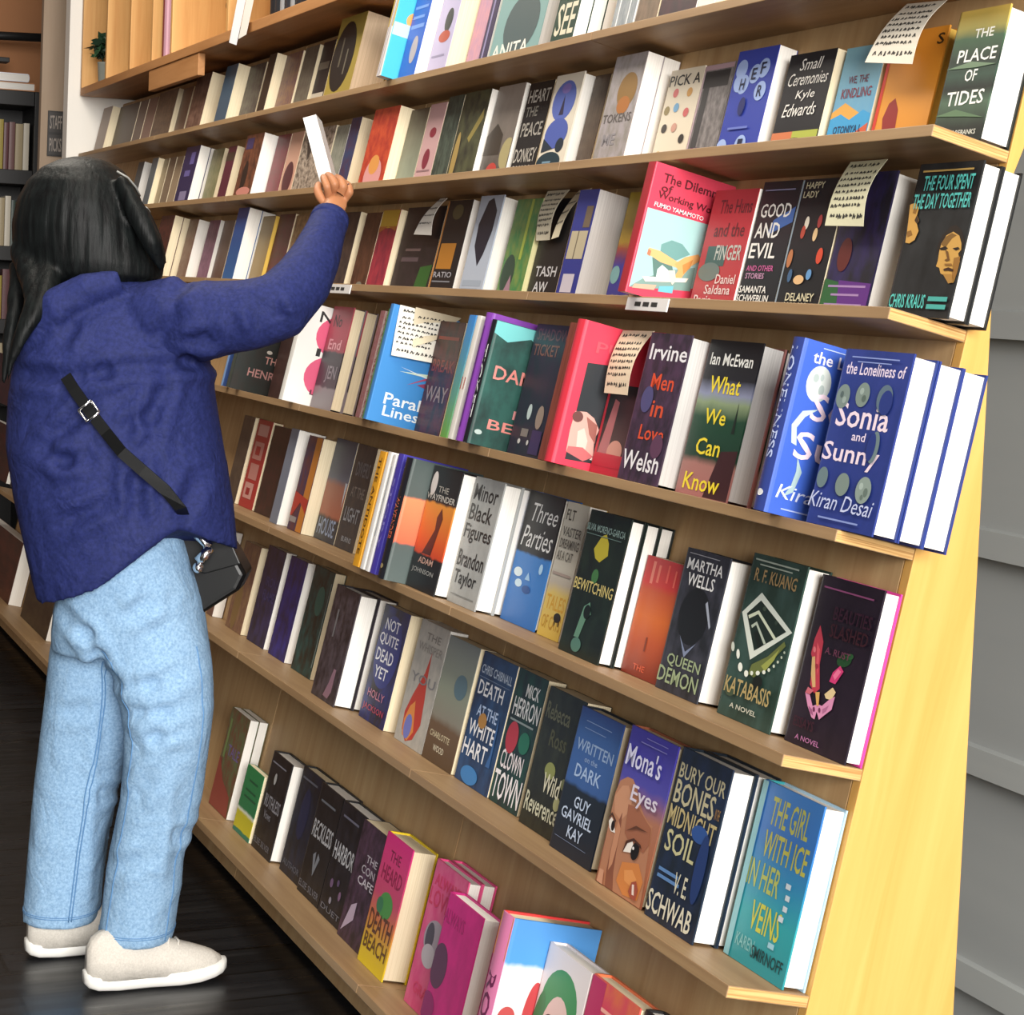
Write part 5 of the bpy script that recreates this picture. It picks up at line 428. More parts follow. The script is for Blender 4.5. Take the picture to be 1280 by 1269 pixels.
('F', 'E', -0.1575, 0.085, 0.148, 0.238, 0.036, 1, 'hb', 'w', ('b', [(0, '2c8c94'), (0.3, '2c9ca4'), (0.5, '2c88b4'), (0.75, '3474c0'), (1, '3c7cc4')]), None, [('t', 'THE GIRL', 0.22, 0.78, 0.86, 0.94, 'b8b858'), ('t', 'WITH ICE', 0.22, 0.6, 0.95, 0.75, 'c0bc50'), ('t', 'IN HER', 0.08, 0.42, 0.62, 0.57, 'b0b85c'), ('t', 'VEINS', 0.28, 0.2, 0.78, 0.36, 'c8c448'), ('t', 'KAREN', 0.14, 0.08, 0.45, 0.15, '7cb8b8'), ('t', 'SMIRNOFF', 0.42, 0.06, 0.95, 0.13, '123c40'), ('r', 0.75, 0.38, 0.82, 0.41, 'c8d4dc'), ('r', 0.75, 0.44, 0.82, 0.47, 'c8d4dc'), ('r', 0.72, 0.5, 0.8, 0.53, 'c8d4dc'), ('r', 0.72, 0.32, 0.8, 0.35, 'c8d4dc'), ('r', 0.66, 0.16, 0.76, 0.19, '98c8d8'), ('r', 0, 0, 0.09, 1, '80b4bc')], [], 'turquoise book with tall yellow letters at the sixth shelf end'),
('F', 'F', -6.2226, 0.07, 0.9191, 0.235, 0.05, 1, 'p', 'w', ('n', '5c3028', '3c2420', 6), None, [], [], 'dark red book at the left photo edge behind the jacket, bottom shelf'),
('F', 'F', -5.0642, 0.075, 0.5025, 0.235, 0.04, 1, 'p', 'w', ('n', '2c2420', '40382c', 7), None, [], [], 'dark brown book with a pale page strip behind the jeans, bottom shelf'),
('F', 'F', -4.3507, 0.075, 0.3418, 0.235, 0.04, 1, 'p', 'w', ('n', '34302c', '28241f', 7), None, [], [], 'dark book partly behind the jeans leg, bottom shelf'),
('F', 'F', -2.4235, 0.075, 0.155, 0.235, 0.022, 2, 'p', 'w', ('n', '5c6848', '6c4434', 7), None, [('t', 'TALE', 0.3, 0.55, 0.9, 0.66, '6c5c90'), ('p', [(0, 0), (1, 0), (0.9, 0.2), (0.4, 0.3), (0, 0.5)], '8c4038'), ('r', 0.1, 0.5, 0.2, 0.9, '6c8050')], [], 'tall green and rust illustrated book at the left of the bottom shelf'),
('F', 'F', -2.1966, 0.07, 0.13, 0.15, 0.018, 1, 'p', 'cr', ('b', [(0, '2c7c64'), (0.06, '2c7c64'), (0.07, 'c8c028'), (0.3, 'c0b82c'), (0.34, 'd8e0d0'), (0.38, '28784c'), (1, '287c48')]), None, [('r', 0.2, 0.55, 0.9, 0.58, '1c5438'), ('r', 0.2, 0.65, 0.8, 0.68, '1c5438'), ('r', 0.3, 0.8, 0.8, 0.83, '1c5438')], [], 'small green picture book with a yellow meadow on the bottom shelf'),
('F', 'F', -2.0596, 0.074, 0.141, 0.214, 0.042, 1, 'h', 'w', ('n', '141416', '242428', 6), None, [('t', 'RUTHLESS', 0.15, 0.45, 0.92, 0.58, '909098'), ('t', 'Vows', 0.25, 0.34, 0.6, 0.42, '808088'), ('e', 0.4, 0.76, 0.06, 0.06, 'a8a8a8'), ('r', 0.1, 0.9, 0.8, 0.915, '80808c'), ('t', 'ELSIE SILVER', 0.08, 0.06, 0.9, 0.12, '6c6c74')], [], 'black book with grey title standing first in the dark row on the bottom shelf'),
('F', 'F', -1.8847, 0.086, 0.14, 0.225, 0.034, 1, 'h', 'cr', ('n', '14161a', '1c2438', 5), None, [('e', 0.5, 0.6, 0.2, 0.24, '1c2444'), ('r', 0.1, 0.9, 0.8, 0.92, '5c606c'), ('t', 'AUTHOR', 0.1, 0.07, 0.9, 0.13, '5c606c')], [], 'black book with a blue glimmer, second in the dark row on the bottom shelf'),
('F', 'F', -1.7345, 0.078, 0.14, 0.225, 0.042, 1, 'h', 'w', ('n', '131316', '222226', 5), None, [('t', 'RECKLESS', 0.08, 0.52, 0.95, 0.68, 'b0b0b4'), ('p', [(0.35, 0.38), (0.5, 0.2), (0.65, 0.38), (0.55, 0.42), (0.5, 0.3), (0.45, 0.42)], '787c84'), ('r', 0.15, 0.85, 0.8, 0.87, '686c74'), ('t', 'ELSIE SILVER', 0.05, 0.05, 0.95, 0.11, '6c6c74')], [], 'black book with silver title, third in the dark row on the bottom shelf'),
('F', 'F', -1.5868, 0.075, 0.142, 0.225, 0.038, 1, 'h', 'w', ('n', '121216', '24242c', 5), None, [('t', 'HARBOR', 0.08, 0.5, 0.92, 0.66, 'b8b8bc'), ('e', 0.3, 0.3, 0.06, 0.04, '705878'), ('e', 0.55, 0.34, 0.05, 0.03, '584868'), ('e', 0.7, 0.25, 0.05, 0.04, '806080'), ('e', 0.4, 0.16, 0.05, 0.03, '908c98'), ('r', 0.15, 0.88, 0.8, 0.9, '686878'), ('t', 'DUET', 0.1, 0.05, 0.9, 0.1, '6c6c74')], [], 'black book with purple floral specks, last in the dark row on the bottom shelf'),
('F', 'F', -1.4373, 0.066, 0.13, 0.225, 0.054, 1, 'p', 'cr', ('n', '2c2028', '50384c', 7), None, [('t', 'THE', 0.45, 0.7, 0.9, 0.76, 'b0a8b0'), ('t', 'CON', 0.35, 0.6, 0.9, 0.67, 'b0a8b0'), ('t', 'CAFE', 0.3, 0.5, 0.95, 0.57, 'c8c0c8'), ('p', [(0.1, 0.05), (0.5, 0.2), (0.5, 0.35), (0.3, 0.3)], 'b8a4b8')], [], 'dark plum book wedged behind the pink and yellow one, bottom shelf'),
('F', 'F', -1.2887, 0.055, 0.135, 0.241, 0.05, 1, 'h', 'cr', ('b', [(0, 'e0c428'), (0.15, 'dcb82c'), (0.35, 'c87840'), (0.55, 'c04868'), (1, 'd02878')]), None, [('t', 'THE', 0.3, 0.82, 0.7, 0.9, '7c1c40'), ('t', 'HEARD', 0.15, 0.66, 0.9, 0.78, '8c1c44'), ('e', 0.55, 0.5, 0.25, 0.1, '4c8c44'), ('e', 0.35, 0.48, 0.12, 0.06, '3c7450'), ('t', 'DEATH', 0.1, 0.26, 0.95, 0.42, '5c3420'), ('t', 'BEACH', 0.1, 0.12, 0.95, 0.24, '64401c')], [], 'pink to yellow book with a green parrot shape on the bottom shelf'),
('F', 'F', -1.0714, 0.066, 0.148, 0.2528, 0.027, 2, 'h', 'w', ('n', 'd84880', 'e06890', 5), None, [('e', 0.45, 0.5, 0.3, 0.13, 'a89ca8'), ('e', 0.32, 0.5, 0.12, 0.1, '544c58'), ('e', 0.4, 0.38, 0.2, 0.08, 'c0b8c0'), ('t', 'LOVERS', 0.05, 0.7, 0.95, 0.82, 'd03c64'), ('t', 'ALWAYS', 0.1, 0.84, 0.9, 0.92, 'd03c64'), ('t', 'GRACE', 0.2, 0.1, 0.85, 0.18, 'd84470')], [], 'hot pink romance-style book with a grey cameo on the bottom shelf'),
('F', 'F', -0.9142, 0.03, 0.148, 0.2358, 0.034, 1, 'h', 'w', ('n', 'b82474', 'cc2880', 4), None, [('e', 0.18, 0.5, 0.22, 0.16, '5c3450'), ('t', 'ALWAYS', 0.02, 0.8, 0.6, 0.9, 'a02064'), ('e', 0.12, 0.2, 0.2, 0.1, '8c2464')], [], 'magenta book with a dark cameo on the bottom shelf'),
('S', 'F', -0.545, -0.03, 0.15, 0.2982, 0.045, 1, 'h', 'cr', ('b', [(0, 'd03838'), (0.45, 'dc4c48'), (0.5, 'e0d0d0'), (0.75, 'd8dce0'), (0.78, '4c90d0'), (1, '4c8ccc')]), 'dc80ac', [('e', 0.4, 0.55, 0.25, 0.22, 'e8d8d8'), ('e', 0.42, 0.5, 0.1, 0.2, 'b03c40'), ('e', 0.15, 0.5, 0.1, 0.06, 'b04848')], [('t', 'ROMERS', 0.15, 0.05, 0.8, 0.7, '6c2850', 'v'), ('r', 0, 0.78, 1, 1, 'd09440')], 'red white and blue romance book with a pink spine on the bottom shelf'),
('F', 'F', -0.5437, 0.035, 0.146, 0.2724, 0.034, 1, 'h', 'w', 'e4dcdc', None, [('e', 0.5, 0.72, 0.4, 0.2, '2c8c50'), ('e', 0.14, 0.45, 0.14, 0.3, '2c7c4c'), ('e', 0.88, 0.5, 0.1, 0.24, '2c8450'), ('e', 0.52, 0.52, 0.32, 0.26, 'e4c4bc'), ('e', 0.38, 0.54, 0.17, 0.12, '3c1420'), ('e', 0.72, 0.5, 0.16, 0.12, 'a02434'), ('t', 'IVY', 0.2, 0.02, 0.8, 0.16, '2c7c4c')], [], 'white book with a green-haired face in dark glasses on the bottom shelf'),
('F', 'F', -0.3935, 0.035, 0.146, 0.2747, 0.034, 1, 'h', 'cr', ('n', 'd87048', 'd0405c', 3), None, [('r', 0, 0, 0.3, 1, 'b82c60'), ('p', [(0.3, 0.5), (0.5, 0.62), (0.65, 0.5), (0.5, 0.3)], 'd89c3c'), ('e', 0.52, 0.45, 0.08, 0.1, '6c88c0'), ('r', 0.3, 0.86, 0.9, 0.88, 'f0b0a0')], [], 'orange and magenta book on the bottom shelf, last before the photo edge'),
('F', 'F', -0.2442, 0.04, 0.146, 0.2761, 0.034, 1, 'h', 'w', ('n', '1c1a1c', '2c2a30', 4), None, [], [], 'black-edged book at the bottom photo edge, bottom shelf'),
]
NAMES = dict(T='top', A='second', B='third', C='fourth', D='fifth', E='sixth', F='bottom')
ORD = ['', 'second copy back', 'third copy back']
for kind, row, x, d, w, h, t, n, k, pg, c, sp, items, sitems, label in BOOKS:
    grp = 'books displayed on the %s shelf' % NAMES[row]
    z = SH[row] + .0006
    for i in range(n):
        rng = random.Random(label + str(i))
        if kind == 'F': m = UNIT @ Matrix.Translation((x + (rng.uniform(-.002, .002) if i else 0), d + i * (t + .0006), z))
        else: m = UNIT @ Matrix.Translation((x, d, z)) @ Matrix.Rotation(math.pi / 2, 4, 'Z')
        lb = label if i == 0 else ORD[i] + ' behind the ' + ' '.join(label.split(' on the ')[0].split(',')[0].split()[:8]) + ', %s shelf' % NAMES[row]
        make_book(lb, m, w, h, t, k, pg, c, sp, items, sitems, grp, plain=i > 0)
# ------------------------------------------------------------------ handwritten notes and shelf labels
M_INK = mat('2a2826', .7)
def sheet(name, q, col, parent=None, lines=(), bulge=.0, nu=6, nv=10, th=.0005):
    TL, TR, BR, BL = [Vector(p) for p in q]
    n = (TR - TL).cross(BL - TL).normalized()
    def P(u, v, off=0):
        a = TL.lerp(TR, u); b = BL.lerp(BR, u); p = a.lerp(b, v)
        return p + n * (bulge * math.sin(math.pi * v) * (.6 + .4 * u) + off)
    sgn = 1
    mb = MB(); g = [[P(i / nu, j / nv) for i in range(nu + 1)] for j in range(nv + 1)]
    g2 = [[P(i / nu, j / nv, th) for i in range(nu + 1)] for j in range(nv + 1)]
    vs = [p for r_ in g for p in r_] + [p for r_ in g2 for p in r_]; K = (nu + 1) * (nv + 1); fs = []
    I = lambda j, i: j * (nu + 1) + i
    for j in range(nv):
        for i in range(nu):
            fs.append((I(j, i), I(j + 1, i), I(j + 1, i + 1), I(j, i + 1))); fs.append((K + I(j, i), K + I(j, i + 1), K + I(j + 1, i + 1), K + I(j + 1, i)))
    for j in range(nv): fs.append((I(j, 0), K + I(j, 0), K + I(j + 1, 0), I(j + 1, 0))); fs.append((I(j, nu), I(j + 1, nu), K + I(j + 1, nu), K + I(j, nu)))
    for i in range(nu): fs.append((I(0, i), I(0, i + 1), K + I(0, i + 1), K + I(0, i))); fs.append((I(nv, i), K + I(nv, i), K + I(nv, i + 1), I(nv, i + 1)))
    mb.add(vs, fs, mat(col, .75))
    rng = random.Random(str(q))
    for side in (-.0004, th + .0004):
        for v0, u0, u1, hgt in lines:    # handwriting: short uneven pen strokes
            u = u0
            while u < u1:
                w = rng.uniform(.03, .09); hh = hgt * rng.uniform(.55, 1.0)
                k = rng.randint(0, 2)
                a = (u, v0 + hh); b = (u + w * .35, v0); c = (u + w * .7, v0 + hh * .9); d = (u + w, v0 + hh * .3)
                for s, e in ((a, b), (b, c), (c, d))[:2 + (k > 0)]:
                    dv = Vector((e[0] - s[0], e[1] - s[1])); pn = Vector((-dv.y, dv.x)).normalized() * .011
                    pts = [(s[0] - pn.x, s[1] - pn.y), (e[0] - pn.x, e[1] - pn.y), (e[0] + pn.x, e[1] + pn.y), (s[0] + pn.x, s[1] + pn.y)]
                    mb.add([P(min(max(x, 0), 1), min(max(y, 0), 1), side) for x, y in pts], [(0, 1, 2, 3)], M_INK)
                u += w + rng.uniform(.015, .05)
    return mb.build(name, parent)
LN = [(.06, .1, .85, .07), (.2, .1, .9, .055), (.3, .06, .92, .055), (.4, .06, .9, .055), (.5, .06, .94, .055), (.6, .1, .9, .055), (.7, .06, .85, .055), (.84, .1, .9, .07)]
NOTES = [('large pale note curling down over the amber and sky blue books, second shelf', [[-0.2831, 0.098, 0.7535], [-0.1857, 0.098, 0.7473], [-0.1801, 0.063, 0.6443], [-0.3001, 0.063, 0.6577]]), ('pale green note hanging over the violet book beside the pages, third shelf', [[-0.2825, 0.0679, 0.5115], [-0.1911, 0.0679, 0.5115], [-0.1808, 0.0479, 0.4103], [-0.2777, 0.0479, 0.4127]]), ('straight cream note on the black book with thin white letters, third shelf', [[-1.3812, 0.1009, 0.5115], [-1.2815, 0.1009, 0.5115], [-1.2899, 0.0889, 0.4098], [-1.3517, 0.0889, 0.4086]]), ('narrow curled note leaning right of the straight cream one, third shelf', [[-1.2388, 0.1009, 0.5085], [-1.184, 0.1009, 0.5115], [-1.2135, 0.0709, 0.4105], [-1.2429, 0.0709, 0.4061]]), ('white slanted note on the black and green book, third shelf', [[-1.947, 0.1009, 0.5115], [-1.9064, 0.1009, 0.5115], [-1.8956, 0.0809, 0.4225], [-2.0054, 0.0809, 0.4253]]), ('cream note hanging on the darker red face-out copy, fourth shelf', [[-0.7978, 0.0389, 0.2392], [-0.6891, 0.0389, 0.2419], [-0.6895, 0.0189, 0.132], [-0.7719, 0.0189, 0.1304]]), ('white folded note taped on the bright blue book, fourth shelf', [[-1.7117, -0.0162, 0.2461], [-1.7117, 0.0848, 0.2481], [-1.6997, 0.0794, 0.1462], [-1.6997, -0.0138, 0.1402]]), ('flap', [[-1.7032, 0.0149, 0.2492], [-1.7032, 0.1192, 0.252], [-1.7032, 0.08, 0.1975], [-1.7032, 0.0293, 0.1677]])]
COLS = ['e4dccc', 'd8d4b4', 'dcd4bc', 'd8ccb0', 'e0dcd4', 'e4d0b4', 'e8e4d8']
for i, (lab, q) in enumerate(NOTES):
    if lab == 'flap': continue
    t = thing('note_card', lab, 'note', UNIT.copy(), 'handwritten notes on the books')
    sheet('paper', q, COLS[i], t, LN[::2] if i in (3, 4) else LN, bulge=-.012 if i < 6 else .004)
    if i == 6: sheet('folded_flap', NOTES[7][1], 'ddd0b4', t, [(.2, .1, .7, .08), (.45, .1, .6, .08)], bulge=.012)
for lab, a, b in [('small white shelf label below the coral red book, third shelf edge', [-0.7249, -0.002, 0.2871], [-0.5858, -0.002, 0.2747]), ('small white shelf label by the jacket cuff, third shelf edge', [-2.2583, -0.002, 0.2919], [-2.0905, -0.002, 0.2738])]:
    t = thing('shelf_label', lab, 'label', UNIT.copy(), 'shelf edge labels')
    z1 = SH['B'] - .003; z0 = SH['B'] - .024
    MB().box((a[0], -.0035, z0), (b[0], -.0008, z1), mat('dcd8d6', .5)).build('holder', t, bevel=.0006)
    mb = MB(); w = b[0] - a[0]
    for k in range(3): mb.box((a[0] + w * (.22 + .2 * k), -.0042, z0 + .007), (a[0] + w * (.36 + .2 * k), -.0036, z0 + .014), M_INK)
    mb.build('lettering', t)
# ------------------------------------------------------------------ upper wall cubbies at the far end
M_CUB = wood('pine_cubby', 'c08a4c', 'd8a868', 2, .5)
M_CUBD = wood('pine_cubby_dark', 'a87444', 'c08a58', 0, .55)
cub = thing('wall_cubbies', 'open pine wall cubbies above the far end of the top shelf', 'shelf')
YF, YB, ZB = .165, .43, 2.098
XS = [-5.80, -5.34, -4.94, -4.60, -4.32, -3.63, -2.40]
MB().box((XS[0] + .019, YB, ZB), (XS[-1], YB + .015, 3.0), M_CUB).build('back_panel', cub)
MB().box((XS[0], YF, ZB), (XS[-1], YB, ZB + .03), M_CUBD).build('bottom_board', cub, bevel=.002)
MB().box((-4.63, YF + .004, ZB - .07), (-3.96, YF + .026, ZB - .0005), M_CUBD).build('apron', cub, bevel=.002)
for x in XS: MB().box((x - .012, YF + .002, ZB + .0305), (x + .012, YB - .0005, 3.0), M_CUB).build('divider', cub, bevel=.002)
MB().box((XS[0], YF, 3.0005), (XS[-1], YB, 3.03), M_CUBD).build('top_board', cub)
k = MB(); k.ball((-4.307, .36, 2.30), (.003, .016, .022), mat('3a2416', .6)); k.build('knot', cub, smooth=True)
# potted plant
t = thing('potted_plant', 'small bushy green plant in a grey pot in the farthest cubby', 'plant', Matrix.Translation((-5.63, .232, ZB + .031)))
pb = MB(); rr = [(.028, 0), (.031, .01), (.036, .085), (.038, .09), (.034, .09), (.032, .07), (.0, .068)]
pb.rings([[(max(r0, .001) * math.cos(2 * math.pi * i / 20), max(r0, .001) * math.sin(2 * math.pi * i / 20), z0) for i in range(20)] for r0, z0 in rr], mat('8c9088', .6)); pb.build('pot', t, smooth=True)
lb = MB(); rng = random.Random(3); ML = [mat('23402a', .5), mat('2f5234', .5), mat('1a3020', .5)]
for i in range(190):
    th = rng.uniform(0, 6.28); ph = rng.uniform(.1, 1.5); rad = rng.uniform(.02, .08)
    c = Vector((rad * math.cos(th) * math.sin(ph), rad * math.sin(th) * math.sin(ph), .11 + rad * 1.15 * math.cos(ph)))
    d1 = Vector((rng.uniform(-1, 1), rng.uniform(-1, 1), rng.uniform(-.3, 1))).normalized(); d2 = d1.cross(Vector((rng.uniform(-1, 1), rng.uniform(-1, 1), .3))).normalized()
    L = rng.uniform(.018, .034); lb.add([c - d1 * L, c - d2 * L * .4, c + d1 * L, c + d2 * L * .4], [(0, 1, 2, 3)], ML[i % 3])
lb.build('foliage', t)
sb = MB()
for a in range(6): sb.tube([(0, 0, .07), (.02 * math.cos(a), .02 * math.sin(a), .1), (.04 * math.cos(a), .04 * math.sin(a), .14)], .0025, ML[2], 6)
sb.build('stem', t)
# books and papers in the cubbies
RZ90 = Matrix.Rotation(math.pi / 2, 4, 'Z')
def shelf_book(label, x, y, z, w, h, t, c, pg, sp=None, grp='books in the wall cubbies', lean=0):
    return make_book(label, Matrix.Translation((x, y, z)) @ Matrix.Rotation(lean, 4, 'Y') @ RZ90, w, h, t, 'h', pg, c, sp or c, [], [], grp)
shelf_book('tall crimson book standing in a wall cubby beside a pale pink one', -4.49, .19, ZB + .0315, .2, .30, .05, '8c1c34', 'w', '7c182e')
shelf_book('tall pale pink book right of the crimson one in a wall cubby', -4.44, .18, ZB + .0315, .2, .29, .035, 'd8a8b8', 'w', 'c898a8')
shelf_book('black book left of the crimson one in a wall cubby', -4.545, .2, ZB + .0315, .19, .28, .04, '241c1c', 'w')
for i, (x, col, lab) in enumerate([(-3.50, 'e8e8ec', 'white folded paper hanging over the cubby edge, left of two'), (-3.40, 'e4e0d8', 'cream white folded paper hanging over the cubby edge, right of two')]):
    t = thing('paper_sheet', lab, 'paper', None, 'white papers in the wall cubbies')
    sheet('sheet', [(x - .03, .2, 2.56), (x + .05, .19, 2.56), (x + .045, .15, 2.07 + .02 * i), (x - .035, .15, 2.085)], col, t, bulge=.015)
for i in range(8):
    x = -3.22 + i * .048
    cc = ['1c1c20', '22262c', '1a1a1c', '2a2c34', '18181a', '24242a', '1c2028', '202024'][i]
    shelf_book('%s journal, %s from the left in the dark row of the wall cubbies' % ('silver-spined black' if i in (2, 4) else 'black', ['first', 'second', 'third', 'fourth', 'fifth', 'sixth', 'seventh', 'eighth'][i]), x, .19, ZB + .0315, .18, .24 + .006 * (i % 3), .042, cc, 'g', '9a9ca0' if i in (2, 4) else cc)
# ------------------------------------------------------------------ far-left: black bookcase, sign, rail
M_BLK = mat('141314', .5)
bc = thing('black_bookcase', 'black bookcase of upright books at the left edge, behind the grey pillar', 'bookcase', Matrix.Translation((-7.95, 0, 0)))
SZ = [.06, .80, 1.155, 1.51, 1.88, 2.26]
for z in SZ: MB().box((0, -.9, z - .07), (.34, .30, z), M_BLK).build('shelf', bc, bevel=.003)
for y in (-.93, .30): MB().box((0, y, 0), (.35, y + .03, 2.26), M_BLK).build('side_panel', bc, bevel=.003)
MB().box((-.02, -.93, 0), (-.0005, .33, 2.26), M_BLK).build('back_panel', bc)
rng = random.Random(11); pal = ['8c8a84', '3c4a44', '9c8a3c', '4c5c50', '6c4a48', 'b0a894', 'c8c0b0', '2c2c30', '7c6c40', '5c3438', '8c9498', 'a09070']
cn = {'8c8a84': 'grey', '3c4a44': 'dark green', '9c8a3c': 'ochre', '4c5c50': 'sage', '6c4a48': 'dull red', 'b0a894': 'beige', 'c8c0b0': 'cream', '2c2c30': 'black', '7c6c40': 'olive', '5c3438': 'maroon', '8c9498': 'silver', 'a09070': 'tan'}
rows = {1.88: 'upper', 1.51: 'middle', 1.155: 'lower', .80: 'lowest'}
for z, rn in rows.items():
    y = .285; k = 0
    while y > -.05 and k < 11:
        t = rng.uniform(.02, .038); col = pal[(k * 5 + int(z * 10)) % 12]; h = rng.uniform(.2, .25)
        if z < .9 and False: break
        m = Matrix.Translation((-7.645, y - t, z + .0006)) @ Matrix.Rotation(math.pi, 4, 'Z') @ Matrix.Translation((0, -t, 0))
        make_book('%s spine, %s from the right end of the %s row in the black bookcase' % (cn[col], ['first', 'second', 'third', 'fourth', 'fifth', 'sixth', 'seventh', 'eighth', 'ninth', 'tenth', 'eleventh'][k], rn), m, .14, h, t, 'p', 'cr', col, col, [], [], 'books in the black bookcase')
        y -= t + .0015; k += 1
for i, (h0, c, lab) in enumerate([(2.2615, 'b87c4c', 'orange-brown book lying flat on the black bookcase, under a white one'), (2.304, 'e8e8ee', 'white book lying flat on top of the black bookcase'), (2.347, 'd8c49c', 'cream book lying flat, topmost on the black bookcase')]):
    m = Matrix.Translation((-7.66 - .05 * i, .28 - .22 * (i == 2), h0 + .04)) @ Matrix.Rotation(math.pi / 2, 4, 'X') @ Matrix.Rotation(math.pi / 2, 4, 'Z')
    m = Matrix(((0, -0.0, 0, 0),) * 4) if False else Matrix.Translation((-7.88, .30 - .03 * i - (.16 if i == 2 else 0), h0)) @ Matrix.Rotation(-math.pi / 2, 4, 'Z') @ Matrix.Rotation(math.pi / 2, 4, 'X') @ Matrix.Translation((0, 0, -.26))
    make_book(lab, m, .3, .26, .04, 'h', 'w', c, c, [], [], 'books lying on the black bookcase')
t = thing('metal_rail', 'black bent metal rail on the brown wall above the black bookcase', 'rail')
MB().tube([(-7.75, .1, 2.402), (-7.75, .1, 2.51), (-7.75, .115, 2.53), (-7.75, .36, 2.54)], .021, M_BLK, 10).build('pipe', t, smooth=True)
MB().box((-7.80, -.3, 2.402), (-7.70, .19, 2.425), M_BLK).build('base_bar', t, bevel=.003)
t = thing('wall_sign', 'small black sign with two pale lettered panels on the grey pillar', 'sign')
mb = MB(); mb.box((-6.3195, .1335, 1.882), (-6.311, .199, 2.072), mat('1a1716', .5))
P = lambda a, b: (lambda u, v, L: (-6.3105 + .0003 * L, a[0] + u * (a[1] - a[0]), b[0] + v * (b[1] - b[0])))
art(mb, [('r', .06, .53, .94, .97, '2c2826'), ('t', 'STAFF', .12, .6, .88, .9, '8a8078'), ('r', .06, .03, .94, .47, '2c2826'), ('t', 'PICKS', .12, .1, .88, .4, '8a8078')], P((.1335, .199), (1.882, 2.072)))
mb.build('panel', t)
